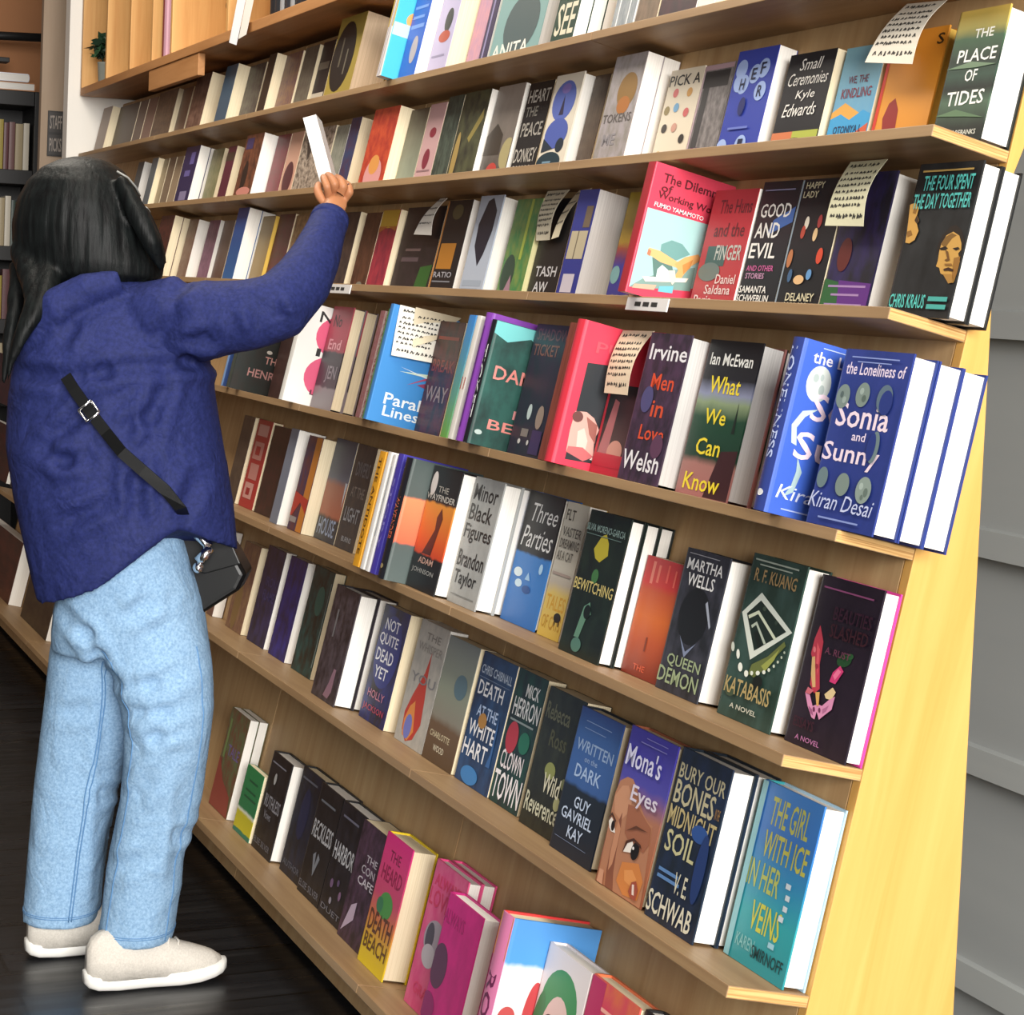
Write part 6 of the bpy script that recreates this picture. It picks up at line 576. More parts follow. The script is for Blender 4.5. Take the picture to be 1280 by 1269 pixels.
# ------------------------------------------------------------------ person
PD = {'RH': [0.4002, 0.9164, 0.0], 'FH': [-0.9156, 0.4021, 0.0], 'TORSO': [([-1.8459, -0.5308, 1.3926], 0.0706, 0.07), ([-1.8381, -0.5279, 1.3736], 0.1001, 0.09), ([-1.8299, -0.5248, 1.3483], 0.1328, 0.115), ([-1.818, -0.5277, 1.3069], 0.166, 0.135), ([-1.8047, -0.5301, 1.2436], 0.1894, 0.15), ([-1.7997, -0.5305, 1.1482], 0.2046, 0.16), ([-1.7816, -0.5258, 1.054], 0.2143, 0.165), ([-1.7586, -0.5108, 0.9528], 0.2146, 0.17)], 'HEM': [[-1.6631, -0.3039, 0.869], [-1.6944, -0.294, 0.8587], [-1.7281, -0.2917, 0.8562], [-1.7624, -0.2971, 0.8521], [-1.7958, -0.3098, 0.8466], [-1.8271, -0.3294, 0.8399], [-1.8552, -0.3552, 0.8323], [-1.8789, -0.3862, 0.824], [-1.8973, -0.4211, 0.8154], [-1.9098, -0.4586, 0.8068], [-1.9158, -0.4973, 0.7985], [-1.9151, -0.5357, 0.7909], [-1.9077, -0.5724, 0.7842], [-1.894, -0.6058, 0.7788], [-1.8744, -0.6348, 0.7747], [-1.8497, -0.6582, 0.7722], [-1.8243, -0.6761, 0.8266], [-1.7918, -0.6857, 0.8183], [-1.7564, -0.6875, 0.7936], [-1.7194, -0.6813, 0.7534], [-1.6861, -0.6686, 0.7599], [-1.6549, -0.649, 0.7695], [-1.627, -0.6233, 0.7804], [-1.6038, -0.5925, 0.7958], [-1.5872, -0.5581, 0.8335], [-1.5765, -0.5211, 0.8713], [-1.572, -0.4828, 0.9021], [-1.5732, -0.4446, 0.9189], [-1.5791, -0.4075, 0.902], [-1.5916, -0.3737, 0.888], [-1.6103, -0.3445, 0.8776], [-1.6345, -0.3209, 0.8712]], 'SLEEVE': [([-1.804, -0.521, 1.3044], 0.07), ([-1.7198, -0.4528, 1.3124], 0.0817), ([-1.656, -0.3815, 1.3182], 0.0748), ([-1.6156, -0.313, 1.3294], 0.07), ([-1.6015, -0.2535, 1.3505], 0.067), ([-1.6254, -0.2023, 1.399], 0.0599), ([-1.6662, -0.1646, 1.4479], 0.0511), ([-1.7103, -0.1352, 1.4911], 0.0436), ([-1.7455, -0.1114, 1.5268], 0.0392)], 'SLEEVEL': [([-1.9029, -0.5481, 1.2955], 0.0682), ([-1.9658, -0.5744, 1.235], 0.0757), ([-2.0145, -0.5733, 1.1328], 0.0733), ([-2.0189, -0.5461, 1.0323], 0.0686), ([-2.0186, -0.48, 0.9566], 0.0573), ([-2.0191, -0.4107, 0.9223], 0.0509)], 'HOOD': [[-1.8107, -0.6962, 1.2202], [-1.7891, -0.6894, 1.2792], [-1.7546, -0.6541, 1.3327], [-1.733, -0.6007, 1.3661], [-1.7291, -0.5399, 1.3841]], 'FOLDJ': [[[-1.677, -0.4914, 1.2193], [-1.6468, -0.4206, 1.235], [-1.6233, -0.3679, 1.2281]], [[-1.6781, -0.493, 1.227], [-1.7076, -0.5623, 1.2099], [-1.736, -0.6288, 1.1945]], [[-1.659, -0.4515, 1.2103], [-1.6638, -0.4727, 1.1273], [-1.6627, -0.4773, 1.0697]], [[-1.7398, -0.6374, 1.1956], [-1.7756, -0.7184, 1.1981]], [[-1.6729, -0.5013, 1.064], [-1.6666, -0.4945, 1.0023], [-1.6604, -0.4902, 0.9235]], [[-1.6238, -0.3953, 1.0162], [-1.6292, -0.4167, 0.9439]], [[-1.673, -0.4754, 1.2743], [-1.6566, -0.431, 1.3321]], [[-1.5985, -0.2963, 1.3522], [-1.5907, -0.2841, 1.3063]], [[-1.5891, -0.2737, 1.361], [-1.5791, -0.2559, 1.32]], [[-1.713, -0.5824, 1.1455], [-1.7449, -0.6661, 1.0564]], [[-1.7449, -0.6661, 1.0564], [-1.7251, -0.6231, 1.0398], [-1.7069, -0.5806, 1.048]], [[-1.6833, -0.5365, 0.9694], [-1.7176, -0.6209, 0.9191]], [[-1.6607, -0.4619, 1.1587], [-1.6848, -0.5246, 1.0939]], [[-1.6548, -0.4193, 1.393], [-1.6669, -0.4513, 1.3575]], [[-1.6282, -0.3719, 1.2868], [-1.6469, -0.417, 1.2661]], [[-1.7355, -0.6139, 1.3067], [-1.745, -0.6414, 1.2589]]], 'HIPS': [([-1.7626, -0.5152, 0.9922], 0.1156, 0.11), ([-1.7596, -0.5181, 0.913], 0.1172, 0.125), ([-1.7515, -0.5094, 0.8343], 0.1314, 0.135), ([-1.7517, -0.4948, 0.7557], 0.1437, 0.14), ([-1.7575, -0.4914, 0.6889], 0.1536, 0.135), ([-1.7639, -0.4862, 0.6474], 0.1564, 0.12)], 'LEGN': [([-1.7272, -0.4656, 0.7414], 0.1045, 0.11), ([-1.7084, -0.4552, 0.6806], 0.1074, 0.105), ([-1.6889, -0.4427, 0.6233], 0.1, 0.1), ([-1.6758, -0.4333, 0.5588], 0.0913, 0.095), ([-1.6657, -0.4299, 0.502], 0.0825, 0.09), ([-1.6744, -0.4334, 0.4318], 0.0796, 0.088), ([-1.6833, -0.4364, 0.3706], 0.0774, 0.086), ([-1.6945, -0.4458, 0.2994], 0.076, 0.085), ([-1.7002, -0.4537, 0.2406], 0.0729, 0.085), ([-1.7104, -0.4628, 0.1513], 0.0731, 0.085), ([-1.7149, -0.4692, 0.0826], 0.0732, 0.085)], 'LEGF': [([-1.8458, -0.5387, 0.7236], 0.0776, 0.1), ([-1.8629, -0.5388, 0.634], 0.0877, 0.1), ([-1.869, -0.5395, 0.5392], 0.0928, 0.095), ([-1.8787, -0.5464, 0.46], 0.0914, 0.09), ([-1.8896, -0.5564, 0.3787], 0.0867, 0.088), ([-1.894, -0.5637, 0.3001], 0.0844, 0.086), ([-1.8986, -0.5698, 0.2361], 0.0804, 0.086), ([-1.9025, -0.5738, 0.1754], 0.0789, 0.085), ([-1.9058, -0.5814, 0.0732], 0.0757, 0.085)], 'FOLDP': [[[-1.7666, -0.6282, 0.755], [-1.7362, -0.5654, 0.7046], [-1.7259, -0.5473, 0.6614], [-1.7116, -0.5205, 0.614], [-1.6972, -0.4987, 0.5256]], [[-1.6898, -0.484, 0.5074], [-1.6703, -0.4381, 0.5205], [-1.6492, -0.388, 0.5369]], [[-1.6861, -0.4791, 0.4794], [-1.6638, -0.4249, 0.507]], [[-1.7103, -0.5189, 0.6031], [-1.6794, -0.4471, 0.6142], [-1.6557, -0.39, 0.6404]], [[-1.6979, -0.4964, 0.557], [-1.6665, -0.4245, 0.5603], [-1.6453, -0.3743, 0.5752]], [[-1.7216, -0.5473, 0.5814], [-1.7139, -0.5588, 0.347], [-1.7064, -0.5678, 0.1363]], [[-1.6681, -0.4437, 0.4339], [-1.6809, -0.4788, 0.3852]], [[-1.643, -0.3862, 0.4365], [-1.6427, -0.4011, 0.3103], [-1.6406, -0.408, 0.2158]], [[-1.6878, -0.5122, 0.2424], [-1.6646, -0.4552, 0.2764]], [[-1.7557, -0.6325, 0.5194], [-1.7315, -0.5753, 0.5377]], [[-1.7097, -0.4999, 0.7452], [-1.68, -0.4285, 0.7767]], [[-1.6916, -0.4507, 0.8103], [-1.7002, -0.4783, 0.7462]]], 'HAIR': [([-1.8833, -0.5867, 1.6304], 0.0209, 0.012), ([-1.8822, -0.5851, 1.6224], 0.0513, 0.05), ([-1.8825, -0.5877, 1.6063], 0.0802, 0.08), ([-1.8817, -0.5894, 1.579], 0.1051, 0.105), ([-1.88, -0.5902, 1.5405], 0.1243, 0.118), ([-1.8757, -0.5863, 1.4926], 0.1388, 0.122), ([-1.8707, -0.5797, 1.4545], 0.1452, 0.118), ([-1.859, -0.5698, 1.4197], 0.145, 0.108), ([-1.8492, -0.5631, 1.3945], 0.1336, 0.095), ([-1.847, -0.5605, 1.3754], 0.1104, 0.07)], 'STRANDS': [([[-1.8895, -0.6986, 1.4425], [-1.8169, -0.6906, 1.3801], [-1.7726, -0.6941, 1.3402], [-1.7519, -0.7147, 1.2967], [-1.7473, -0.7352, 1.247], [-1.749, -0.7467, 1.1851]], [0.03, 0.028, 0.022, 0.016, 0.01, 0.003]), ([[-1.8274, -0.6615, 1.4048], [-1.775, -0.6726, 1.3565], [-1.7497, -0.6944, 1.3191], [-1.7415, -0.7188, 1.2723], [-1.7447, -0.732, 1.2257]], [0.03, 0.024, 0.017, 0.011, 0.003]), ([[-1.9206, -0.6987, 1.4106], [-1.8685, -0.7145, 1.331], [-1.8387, -0.7311, 1.2525], [-1.8281, -0.7413, 1.1743]], [0.022, 0.018, 0.013, 0.004]), ([[-1.7818, -0.535, 1.5884], [-1.7435, -0.5064, 1.5169], [-1.7286, -0.4795, 1.4602], [-1.737, -0.4551, 1.4095]], [0.012, 0.022, 0.02, 0.006]), ([[-1.7615, -0.4963, 1.5272], [-1.7477, -0.4721, 1.4685], [-1.7458, -0.4487, 1.4223]], [0.016, 0.018, 0.005])], 'BODY': {'pelvis': [-1.7483, -0.5021, 0.8346], 'spine': [-1.7873, -0.5161, 1.0375], 'chest': [-1.8246, -0.5258, 1.2428], 'neck': [-1.8501, -0.5423, 1.3777], 'jaw': [-1.8714, -0.5461, 1.4368], 'head': [-1.8813, -0.5721, 1.5095], 'crown': [-1.8772, -0.581, 1.5633], 'shr': [-1.7478, -0.4669, 1.3111], 'elr': [-1.6001, -0.2506, 1.3476], 'wrr': [-1.7634, -0.1008, 1.5391], 'shl': [-1.9412, -0.5858, 1.2931], 'ell': [-2.0159, -0.5568, 1.0911], 'wrl': [-2.0177, -0.4076, 0.9208], 'pal': [-2.0255, -0.3749, 0.9266], 'hir': [-1.7234, -0.4569, 0.7418], 'knr': [-1.6693, -0.4264, 0.4962], 'anr': [-1.7149, -0.4692, 0.0826], 'hil': [-1.8061, -0.5471, 0.7304], 'knl': [-1.876, -0.5431, 0.439], 'anl': [-1.9042, -0.5783, 0.0685]}, 'PALM': [-1.7912, -0.0858, 1.5685], 'FING': [[[-1.7972, -0.0981, 1.5795], [-1.7805, -0.1077, 1.5965], [-1.7977, -0.1078, 1.6102], [-1.8235, -0.1032, 1.6196]], [[-1.7928, -0.0876, 1.5832], [-1.7694, -0.0944, 1.6019], [-1.7879, -0.0974, 1.6154], [-1.8204, -0.0957, 1.6233]], [[-1.7874, -0.0754, 1.5821], [-1.7667, -0.0761, 1.5979], [-1.7845, -0.0776, 1.6116], [-1.8176, -0.0773, 1.6194]], [[-1.7829, -0.0662, 1.5743], [-1.7655, -0.0622, 1.5872], [-1.7819, -0.0606, 1.601], [-1.8151, -0.0602, 1.6104]], [[-1.7971, -0.1007, 1.5562], [-1.8034, -0.1131, 1.5722], [-1.8167, -0.1164, 1.5888], [-1.8355, -0.1075, 1.6049]]], 'HBOOK': ([-1.836, -0.085, 1.5946], [-1.8604, -0.1229, 1.7379]), 'HEADC': [-1.8813, -0.5721, 1.5095], 'GLASS': [[-1.755, -0.5474, 1.5991], [-1.7555, -0.525, 1.588], [-1.768, -0.5058, 1.5708], [-1.7837, -0.4937, 1.5547]], 'BAG': [[-1.7667, -0.3856, 0.9077], [-1.7234, -0.292, 0.867], [-1.7084, -0.2645, 0.8137], [-1.7128, -0.2786, 0.7809], [-1.7418, -0.3513, 0.7262], [-1.7513, -0.3682, 0.7639]], 'BAGF': [[-1.7677, -0.3872, 0.914], [-1.7224, -0.2891, 0.872], [-1.7137, -0.2737, 0.8357], [-1.7408, -0.3381, 0.8135], [-1.7581, -0.3766, 0.8214]], 'CLASP': [[-1.6483, -0.3911, 0.8974], [-1.6425, -0.3795, 0.8855], [-1.6367, -0.3678, 0.8735], [-1.6395, -0.3761, 0.8575], [-1.6437, -0.3873, 0.8445]], 'STRAP': [[-1.6675, -0.6513, 1.201], [-1.6539, -0.6381, 1.1777], [-1.6305, -0.6113, 1.1371], [-1.6114, -0.5837, 1.0994], [-1.5764, -0.5599, 1.0648], [-1.5631, -0.5223, 1.0315], [-1.5565, -0.48, 0.9958], [-1.5569, -0.4478, 0.959], [-1.6635, -0.4002, 0.9019]]}
RH = Vector(PD['RH']); FH = Vector(PD['FH']); UP = Vector((0, 0, 1))
def sup(c, e): return math.copysign(abs(c) ** e, c)
def oval(c, hw, hd, n=32, e=.9):
    c = Vector(c); return [c + RH * hw * sup(math.cos(2 * math.pi * i / n), e) + FH * hd * sup(math.sin(2 * math.pi * i / n), e) for i in range(n)]
def remeshed(name, mb, voxel, mtl, parent, folds=(), depth=.012, rad=.016, noise=0, smooth=4, zlim=None):
    o = mb.build(name, None, smooth=True)
    md = o.modifiers.new('r', 'REMESH'); md.mode = 'VOXEL'; md.voxel_size = voxel
    s = o.modifiers.new('s', 'SMOOTH'); s.iterations = smooth; s.factor = .5
    dg = bpy.context.evaluated_depsgraph_get(); dg.update()
    me = D.meshes.new_from_object(o.evaluated_get(dg)); old = o.data
    o.modifiers.clear(); o.data = me; D.meshes.remove(old); me.name = name
    me.materials.clear(); me.materials.append(mtl)
    me.polygons.foreach_set('material_index', [0] * len(me.polygons)); me.polygons.foreach_set('use_smooth', [True] * len(me.polygons))
    if folds:
        segs = []
        for pl in folds:
            q = [Vector(p) for p in pl]
            L = sum((q[i + 1] - q[i]).length for i in range(len(q) - 1)); a = 0
            for i in range(len(q) - 1):
                l = (q[i + 1] - q[i]).length
                segs.append(((q[i].dot(RH), q[i].z), (q[i + 1].dot(RH), q[i + 1].z), a / L, (a + l) / L)); a += l
        nrm = [v.normal.copy() for v in me.vertices]
        for v, nn in zip(me.vertices, nrm):
            if nn.dot(FH) > .35: continue
            px, pz = v.co.dot(RH), v.co.z; disp = 0
            for (ax, az), (bx, bz), f0, f1 in segs:
                dx, dz = bx - ax, bz - az; l2 = dx * dx + dz * dz
                tt = max(0, min(1, ((px - ax) * dx + (pz - az) * dz) / l2))
                dd = math.hypot(px - ax - tt * dx, pz - az - tt * dz)
                if dd < rad * 3.2:
                    f = f0 + (f1 - f0) * tt; env = min(1, 4 * f + .25) * min(1, 4 * (1 - f) + .25)
                    x = dd / rad; disp += env * depth * (-math.exp(-x * x) + .75 * math.exp(-((x - 1.7) / .75) ** 2))
            if disp: v.co += nn * max(-depth * 1.3, min(depth, disp))
        me.update()
    o.parent = parent; return o
def cloth(name, c1, c2, scale, bump, rough=.8, wave=None):
    m, nt, b = newmat(name, rough, .2)
    tc = nt.nodes.new('ShaderNodeTexCoord')
    nz = N(nt, 'ShaderNodeTexNoise', Scale=scale, Detail=5.0, Roughness=.65); nt.links.new(tc.outputs['Object'], nz.inputs['Vector'])
    r = ramp(nt, nz.outputs[0], [(.35, lin(c1)), (.65, lin(c2))]); nt.links.new(r.outputs[0], b.inputs['Base Color'])
    n2 = N(nt, 'ShaderNodeTexNoise', Scale=14.0, Detail=3.0, Distortion=.8); nt.links.new(tc.outputs['Object'], n2.inputs['Vector'])
    bp = N(nt, 'ShaderNodeBump', Strength=bump, Distance=.03); nt.links.new(n2.outputs[0], bp.inputs['Height']); nt.links.new(bp.outputs[0], b.inputs['Normal'])
    return m
fx, fy = PD['BODY']['pelvis'][:2]
per = thing('person', 'person with long dark hair, navy jacket and pale jeans reaching up to the shelf', 'person', Matrix.Translation((fx, fy, 0)))
PI_ = Matrix.Translation((-fx, -fy, 0))
def under(o): o.matrix_parent_inverse = PI_; return o
M_SKIN, nt, b = newmat('skin', .5, .4); b.inputs['Base Color'].default_value = lin('ac7450'); b.inputs['Subsurface Weight'].default_value = .08; b.inputs['Subsurface Radius'].default_value = (.02, .008, .004)
# body: one continuous skinned figure
B_ = PD['BODY']; vs = []; ed = []; rad = []; idx = {}
def jv(nm, p, r_):
    idx[nm] = len(vs); vs.append(Vector(p)); rad.append(r_); return idx[nm]
fdir = Vector((-.42, .906, 0)).normalized()
for nm, r_ in [('pelvis', .075), ('spine', .065), ('chest', .07), ('neck', .05), ('jaw', .062), ('head', .088), ('crown', .072), ('shr', .045), ('elr', .036), ('wrr', .025), ('shl', .045), ('ell', .026), ('wrl', .021), ('pal', .026), ('hir', .06), ('knr', .052), ('anr', .034), ('hil', .06), ('knl', .052), ('anl', .034)]: jv(nm, B_[nm], r_)
jv('palm', PD['PALM'], .026)
jv('nose', Vector(B_['head']) + fdir * .098 + Vector((0, 0, -.02)), .011)
jv('chin', Vector(B_['jaw']) + fdir * .045 + Vector((0, 0, -.02)), .03)
for s in 'rl':
    a = Vector(B_['an' + s]); jv('heel' + s, (a.x, a.y - .01, .055), .02); jv('toe' + s, (a.x + .003, a.y + .09, .05), .018)
for a, c in [('pelvis', 'spine'), ('spine', 'chest'), ('chest', 'neck'), ('neck', 'jaw'), ('jaw', 'head'), ('head', 'crown'), ('head', 'nose'), ('jaw', 'chin'), ('chest', 'shr'), ('shr', 'elr'), ('elr', 'wrr'), ('wrr', 'palm'), ('chest', 'shl'), ('shl', 'ell'), ('ell', 'wrl'), ('wrl', 'pal'), ('pelvis', 'hir'), ('hir', 'knr'), ('knr', 'anr'), ('anr', 'heelr'), ('heelr', 'toer'), ('pelvis', 'hil'), ('hil', 'knl'), ('knl', 'anl'), ('anl', 'heell'), ('heell', 'toel')]: ed.append((idx[a], idx[c]))
for k, ch in enumerate(PD['FING']):
    pr = idx['palm']; rs = [.0105, .0098, .009, .0075]
    for j, p in enumerate(ch):
        i = jv('f%d%d' % (k, j), p, rs[j] * (1.12 if k == 4 else (.85 if k == 3 else 1))); ed.append((pr, i)); pr = i
lp_ = Vector(B_['pal'])
for k in range(5):
    pr = idx['pal']
    for j in range(3):
        off = RH * (.018 * (k - 2) * (1 - .1 * j)) + UP * (-.03 - .028 * j) if k < 4 else RH * .034 + UP * (-.01 - .02 * j)
        i = jv('g%d%d' % (k, j), lp_ + off + FH * (-.004 * j), [.01, .009, .0075][j]); ed.append((pr, i)); pr = i
me = D.meshes.new('body'); me.from_pydata(vs, ed, [])
ob = D.objects.new('body', me); C.objects.link(ob)
sk = ob.modifiers.new('skin', 'SKIN'); sk.use_smooth_shade = True
for i, r_ in enumerate(rad): me.skin_vertices[0].data[i].radius = (r_, r_)
me.skin_vertices[0].data[0].use_root = True
sb = ob.modifiers.new('sub', 'SUBSURF'); sb.levels = 2; sb.render_levels = 2
dg = bpy.context.evaluated_depsgraph_get(); dg.update()
m2 = D.meshes.new_from_object(ob.evaluated_get(dg)); ob.modifiers.clear(); ob.data = m2; D.meshes.remove(me); m2.name = 'body'
m2.materials.clear(); m2.materials.append(M_SKIN); m2.polygons.foreach_set('material_index', [0] * len(m2.polygons))
ob.parent = per; under(ob)
# nails on the visible hand
nb = MB()
for ch in PD['FING'][:4]: p = Vector(ch[2]) - FH * .0062; nb.ball(p, (.003, .003, .0045), mat('4a2a28', .3), 10, 6)
under(nb.build('fingernails', per, smooth=True))
hc = Vector(PD['HEADC'])
side = fdir.cross(UP)
eb = MB()
for s in (-1, 1):
    p = hc + fdir * .081 + side * s * .032 + UP * .008; eb.ball(p, .012, mat('ecebe6', .3)); eb.ball(p + fdir * .0075, .0065, mat('2a1a12', .2), 12, 8)
    eb.tube([hc + fdir * .087 + side * s * (.016 + .011 * q) + UP * (.03 + .006 * math.sin(q * 1.2)) for q in range(4)], .0035, mat('1c1614', .7), 6)
under(eb.build('eyes', per, smooth=True))
mbq = MB(); mbq.tube([hc + fdir * (.083 - .004 * abs(q)) + side * .011 * q + UP * (-.068) for q in (-2, -1, 0, 1, 2)], [.003, .006, .0065, .006, .003], mat('8c4a44', .4), 8); under(mbq.build('mouth', per, smooth=True))
eb = MB()
for s in (-1, 1): eb.ball(hc + side * s * .09 - fdir * .005 + UP * -.01, (.014, .018, .03), M_SKIN)
under(eb.build('ears', per, smooth=True))
# hair
def hairmat():
    m, nt, b = newmat('black_hair', .5, .16)
    tc = nt.nodes.new('ShaderNodeTexCoord'); mp = N(nt, 'ShaderNodeMapping'); mp.inputs['Scale'].default_value = (90, 90, 7)
    nz = N(nt, 'ShaderNodeTexNoise', Scale=1.0, Detail=4.0); nt.links.new(tc.outputs['Object'], mp.inputs[0]); nt.links.new(mp.outputs[0], nz.inputs['Vector'])
    r = ramp(nt, nz.outputs[0], [(.3, lin('070708')), (.7, lin('141818'))]); nt.links.new(r.outputs[0], b.inputs['Base Color'])
    bp = N(nt, 'ShaderNodeBump', Strength=.5, Distance=.004); nt.links.new(nz.outputs[0], bp.inputs['Height']); nt.links.new(bp.outputs[0], b.inputs['Normal']); return m
M_HAIR = hairmat()
hb = MB(); rg = []
for k, (c, hw, hd) in enumerate(PD['HAIR']):
    ring = oval(c, hw, hd, 48, 1.0); cc = Vector(c); out_ = []
    for p in ring:
        d = (p - cc); dn = d.normalized()
        if dn.dot(fdir) > .82 and k > 2: p = cc + d * .55
        out_.append(p)
    rg.append(out_)
hb.rings(rg, M_HAIR)
for pts, rs in PD['STRANDS']:
    q = [Vector(p) for p in pts]; fine = []; fr = []
    for i in range(len(q) - 1):
        p0 = q[max(i - 1, 0)]; p1 = q[i]; p2 = q[i + 1]; p3 = q[min(i + 2, len(q) - 1)]
        for j in range(5):
            t = j / 5; fine.append(.5 * ((2 * p1) + (p2 - p0) * t + (2 * p0 - 5 * p1 + 4 * p2 - p3) * t * t + (3 * p1 - p0 - 3 * p2 + p3) * t ** 3)); fr.append(rs[i] * (1 - t) + rs[i + 1] * t)
    fine.append(q[-1]); fr.append(rs[-1]); hb.tube(fine, fr, M_HAIR, 12)
hair = remeshed('hair', hb, .005, M_HAIR, per, smooth=8)
for v in hair.data.vertices:   # combed grooves running down the fall of the hair
    d = v.co - hc; a_ = math.atan2(d.dot(FH), d.dot(RH)); fall = min(1, max(0, (hc.z + .1 - v.co.z) / .1))
    g_ = math.sin(a_ * 46 + 9 * v.co.z) * .5 + math.sin(a_ * 23 - 14 * v.co.z + 1.3) * .8 + math.sin(a_ * 91 + 3) * .3
    n_ = Vector((d.x, d.y, 0)); v.co += (n_.normalized() if n_.length > .01 else UP) * g_ * .0009 * fall
hair.data.update(); under(hair)
gl = MB(); M_GL = mat('8c8c88', .35)
gl.tube(PD['GLASS'], .002, M_GL, 8)
for s in (-1, 1): gl.tube([hc + fdir * .105 + side * (s * .034 + .026 * math.cos(a * .5236)) + UP * (.008 + .021 * math.sin(a * .5236)) for a in range(13)], .002, M_GL, 6)
under(gl.build('glasses', per, smooth=True))
# jacket
M_JK = cloth('navy_jacket', '1c2450', '262e64', 120, .35, .72)
jb = MB()
jb.rings([oval(c, hw, hd) for c, hw, hd in PD['TORSO']] + [[Vector(p) for p in PD['HEM']]], M_JK)
for key in ('SLEEVE', 'SLEEVEL'): jb.tube([p for p, r_ in PD[key]], [r_ for p, r_ in PD[key]], M_JK, 20)
jb.tube(PD['HOOD'], [.02, .034, .038, .034, .024], M_JK, 14)
under(remeshed('jacket', jb, .0075, M_JK, per, PD['FOLDJ'], .010, .016))
cf = MB(); a, bq = Vector(PD['SLEEVE'][-2][0]), Vector(PD['SLEEVE'][-1][0]); dv = (bq - a).normalized()
cf.tube([bq - dv * .012, bq + dv * .006, bq + dv * .008], [.0405, .0395, .034], M_JK, 24); under(cf.build('cuff', per, smooth=True))
# jeans
M_DN = cloth('pale_denim', '7699bc', '9abbd8', 200, .3, .85)
db = MB(); db.rings([oval(*q) for q in PD['HIPS']], M_DN); db.rings([oval(*q) for q in PD['LEGN']], M_DN); db.rings([oval(*q) for q in PD['LEGF']], M_DN)
under(remeshed('jeans', db, .0075, M_DN, per, PD['FOLDP'], .0065, .016))
M_ST = mat('5c88b4', .85); jn = [c_ for c_ in per.children if c_.name.startswith('jeans')][0]
def snap(p, off=.0006):
    ok, q, n_, _ = jn.closest_point_on_mesh(p); return q + n_ * off
hm = MB()
for key in ('LEGN', 'LEGF'):
    c, hw, hd = PD[key][-1]; c = Vector(c)
    for up_ in (.022, .026):
        rp = [snap(p) for p in oval(c + UP * up_, hw, hd, 48)]; hm.tube(rp + rp[:1], .0009, M_ST, 5, False)
under(hm.build('hem_stitching', per, smooth=True))
sm_ = MB()
for key, an in (('LEGF', -1.15), ('LEGF', -1.08), ('LEGN', -.55), ('LEGN', -2.3)):
    ln = []
    rs_ = PD[key]
    for i in range(len(rs_) - 1):
        for j in range(6):
            f_ = j / 6; c0, w0, d0 = rs_[i]; c1, w1, d1 = rs_[i + 1]; c = Vector(c0).lerp(Vector(c1), f_); w_ = w0 + (w1 - w0) * f_; dd_ = d0 + (d1 - d0) * f_
            ln.append(snap(c + RH * w_ * math.cos(an) + FH * dd_ * math.sin(an)))
    sm_.tube(ln[6:], .0014, M_ST, 5)
under(sm_.build('side_seam', per, smooth=True))
# shoes
M_UP = cloth('knit_upper', 'c4beb4', 'd4cec4', 300, .25, .9); M_SO = mat('eceae4', .55)
def shoe(hx, hy, name, label):
    t = D.objects.new(name, None); C.objects.link(t); t.parent = per; t.location = (hx - fx, hy - fy, 0); t['label'] = label
    S = [(-.004, .016, .016), (.004, .027, .008), (.02, .036, .003), (.06, .039, 0), (.12, .039, 0), (.18, .048, 0), (.22, .047, .002), (.25, .039, .007), (.268, .028, .012), (.279, .012, .018)]
    so = MB(); so.rings([[(w * sup(math.cos(a * math.pi / 8), .8), y, z0 + (.040 - z0 * .95) * (.5 + .5 * sup(math.sin(a * math.pi / 8), .6))) for a in range(16)] for y, w, z0 in S], M_SO); so.build('sole', t, smooth=True)
    U = [(.0, .016, .088), (.008, .026, .106), (.025, .035, .116), (.055, .038, .12), (.085, .039, .118), (.115, .039, .108), (.15, .042, .094), (.19, .044, .08), (.225, .039, .068), (.25, .03, .058), (.268, .015, .046)]
    up = MB(); up.rings([[(w * sup(math.cos(a * math.pi / 9), .85), y, .028 + (h - .028) * max(0, math.sin(a * math.pi / 9)) ** .8 if math.sin(a * math.pi / 9) > 0 else .026) for a in range(18)] for y, w, h in U], M_UP); up.build('upper', t, smooth=True)
    lc = MB()
    for k in range(4): y = .115 + .02 * k; z = .112 - .009 * k; lc.tube([(-.026, y, z - .014), (-.012, y + .004, z), (.012, y + .004, z), (.026, y, z - .014)], .0028, M_UP, 6)
    lc.build('laces', t, smooth=True)
    return t
shoe(-1.675, -.575, 'shoe', 'light grey knit trainer with thick white sole, nearest the camera')
shoe(-1.895, -.65, 'shoe', 'light grey knit trainer on the far foot')
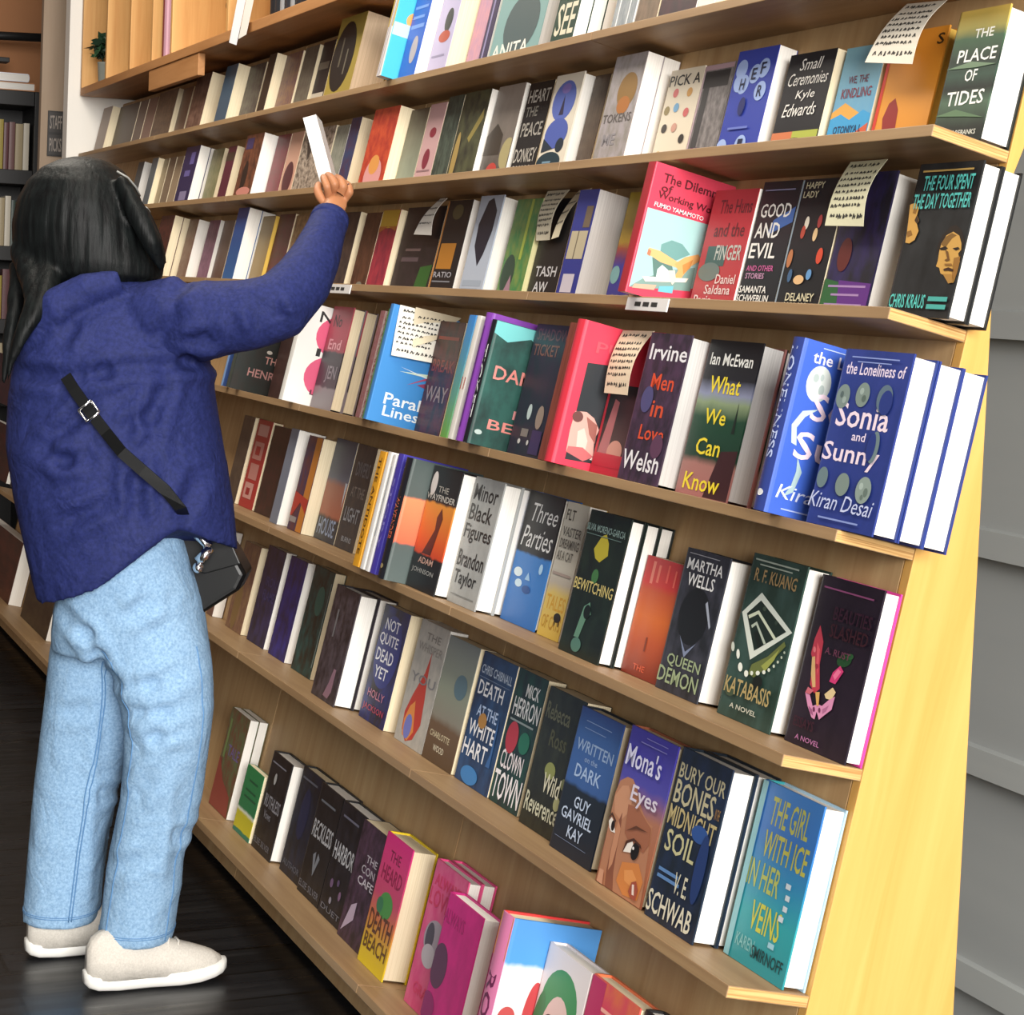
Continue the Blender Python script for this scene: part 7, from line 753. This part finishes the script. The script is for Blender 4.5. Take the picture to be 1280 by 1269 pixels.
# handbag with its strap
M_LE = mat('0c0d0e', .38, .3); M_CH = newmat('chrome', .15)[0]; M_CH.node_tree.nodes['Principled BSDF'].inputs['Metallic'].default_value = 1; M_CH.node_tree.nodes['Principled BSDF'].inputs['Base Color'].default_value = (.85, .85, .85, 1)
q0 = Vector(PD['BAG'][0])
bag = thing('handbag', 'small black leather shoulder bag with chrome clasp hanging at the hip', 'bag', Matrix.Translation(q0))
def loc(p): return Vector(p) - q0
bb = MB(); pts = [loc(p) for p in PD['BAG']]
bb.rings([[c_.lerp(sum(pts, Vector()) / len(pts), .1) - FH * .052 for c_ in pts], [c_ - FH * .042 for c_ in pts], [c_ + FH * .042 for c_ in pts], [c_.lerp(sum(pts, Vector()) / len(pts), .1) + FH * .052 for c_ in pts]], M_LE); bb.build('bag_body', bag, bevel=.006)
fb = MB(); pts = [loc(p) for p in PD['BAGF']]; fb.rings([[p - FH * .061 for p in pts], [p - FH * .0535 for p in pts]], M_LE); fo = fb.build('flap', bag, bevel=.0025)
cb = MB(); cp = [loc(p) for p in PD['CLASP']]; cb.tube(cp[:3], .009, M_CH, 10); cb.tube(cp[2:], .011, M_CH, 10); cb.ball(cp[4] - UP * .012, .011, M_CH); cb.build('clasp', fo, smooth=True)
stp = [loc(p) for p in PD['STRAP']]; sm = MB(); L = []
for i, p in enumerate(stp):
    tg = (stp[min(i + 1, len(stp) - 1)] - stp[max(i - 1, 0)]).normalized(); wd_ = tg.cross(FH).normalized() * .011; L.append((p - wd_, p + wd_))
sm.rings([[a - FH * .002, b_ - FH * .002, b_ + FH * .002, a + FH * .002] for a, b_ in L], M_LE); sm.build('strap', bag)
bk = MB(); p = stp[2]; tg = (stp[3] - stp[1]).normalized(); wd_ = tg.cross(FH).normalized()
for s in (-1, 1): bk.tube([p + wd_ * .015 * s - tg * .014 - FH * .005, p + wd_ * .015 * s + tg * .014 - FH * .005], .0028, M_CH, 8)
for s in (-1, 1): bk.tube([p + wd_ * .015 + tg * .014 * s - FH * .005, p - wd_ * .015 + tg * .014 * s - FH * .005], .0028, M_CH, 8)
bk.build('buckle', bag, smooth=True)
# book held in the raised hand
b0, b1 = Vector(PD['HBOOK'][0]), Vector(PD['HBOOK'][1]); zz = (b1 - b0).normalized(); xx = (-FH - zz * (-FH).dot(zz)).normalized(); yy = zz.cross(xx)
mw = Matrix(((xx.x, yy.x, zz.x, b0.x), (xx.y, yy.y, zz.y, b0.y), (xx.z, yy.z, zz.z, b0.z), (0, 0, 0, 1))) @ Matrix.Translation((-.10, -.014, 0))
make_book('white book with bright page edges held up in the raised hand', mw, .115, .155, .028, 'p', 'w', 'e8e6e2', None, [], [], None)
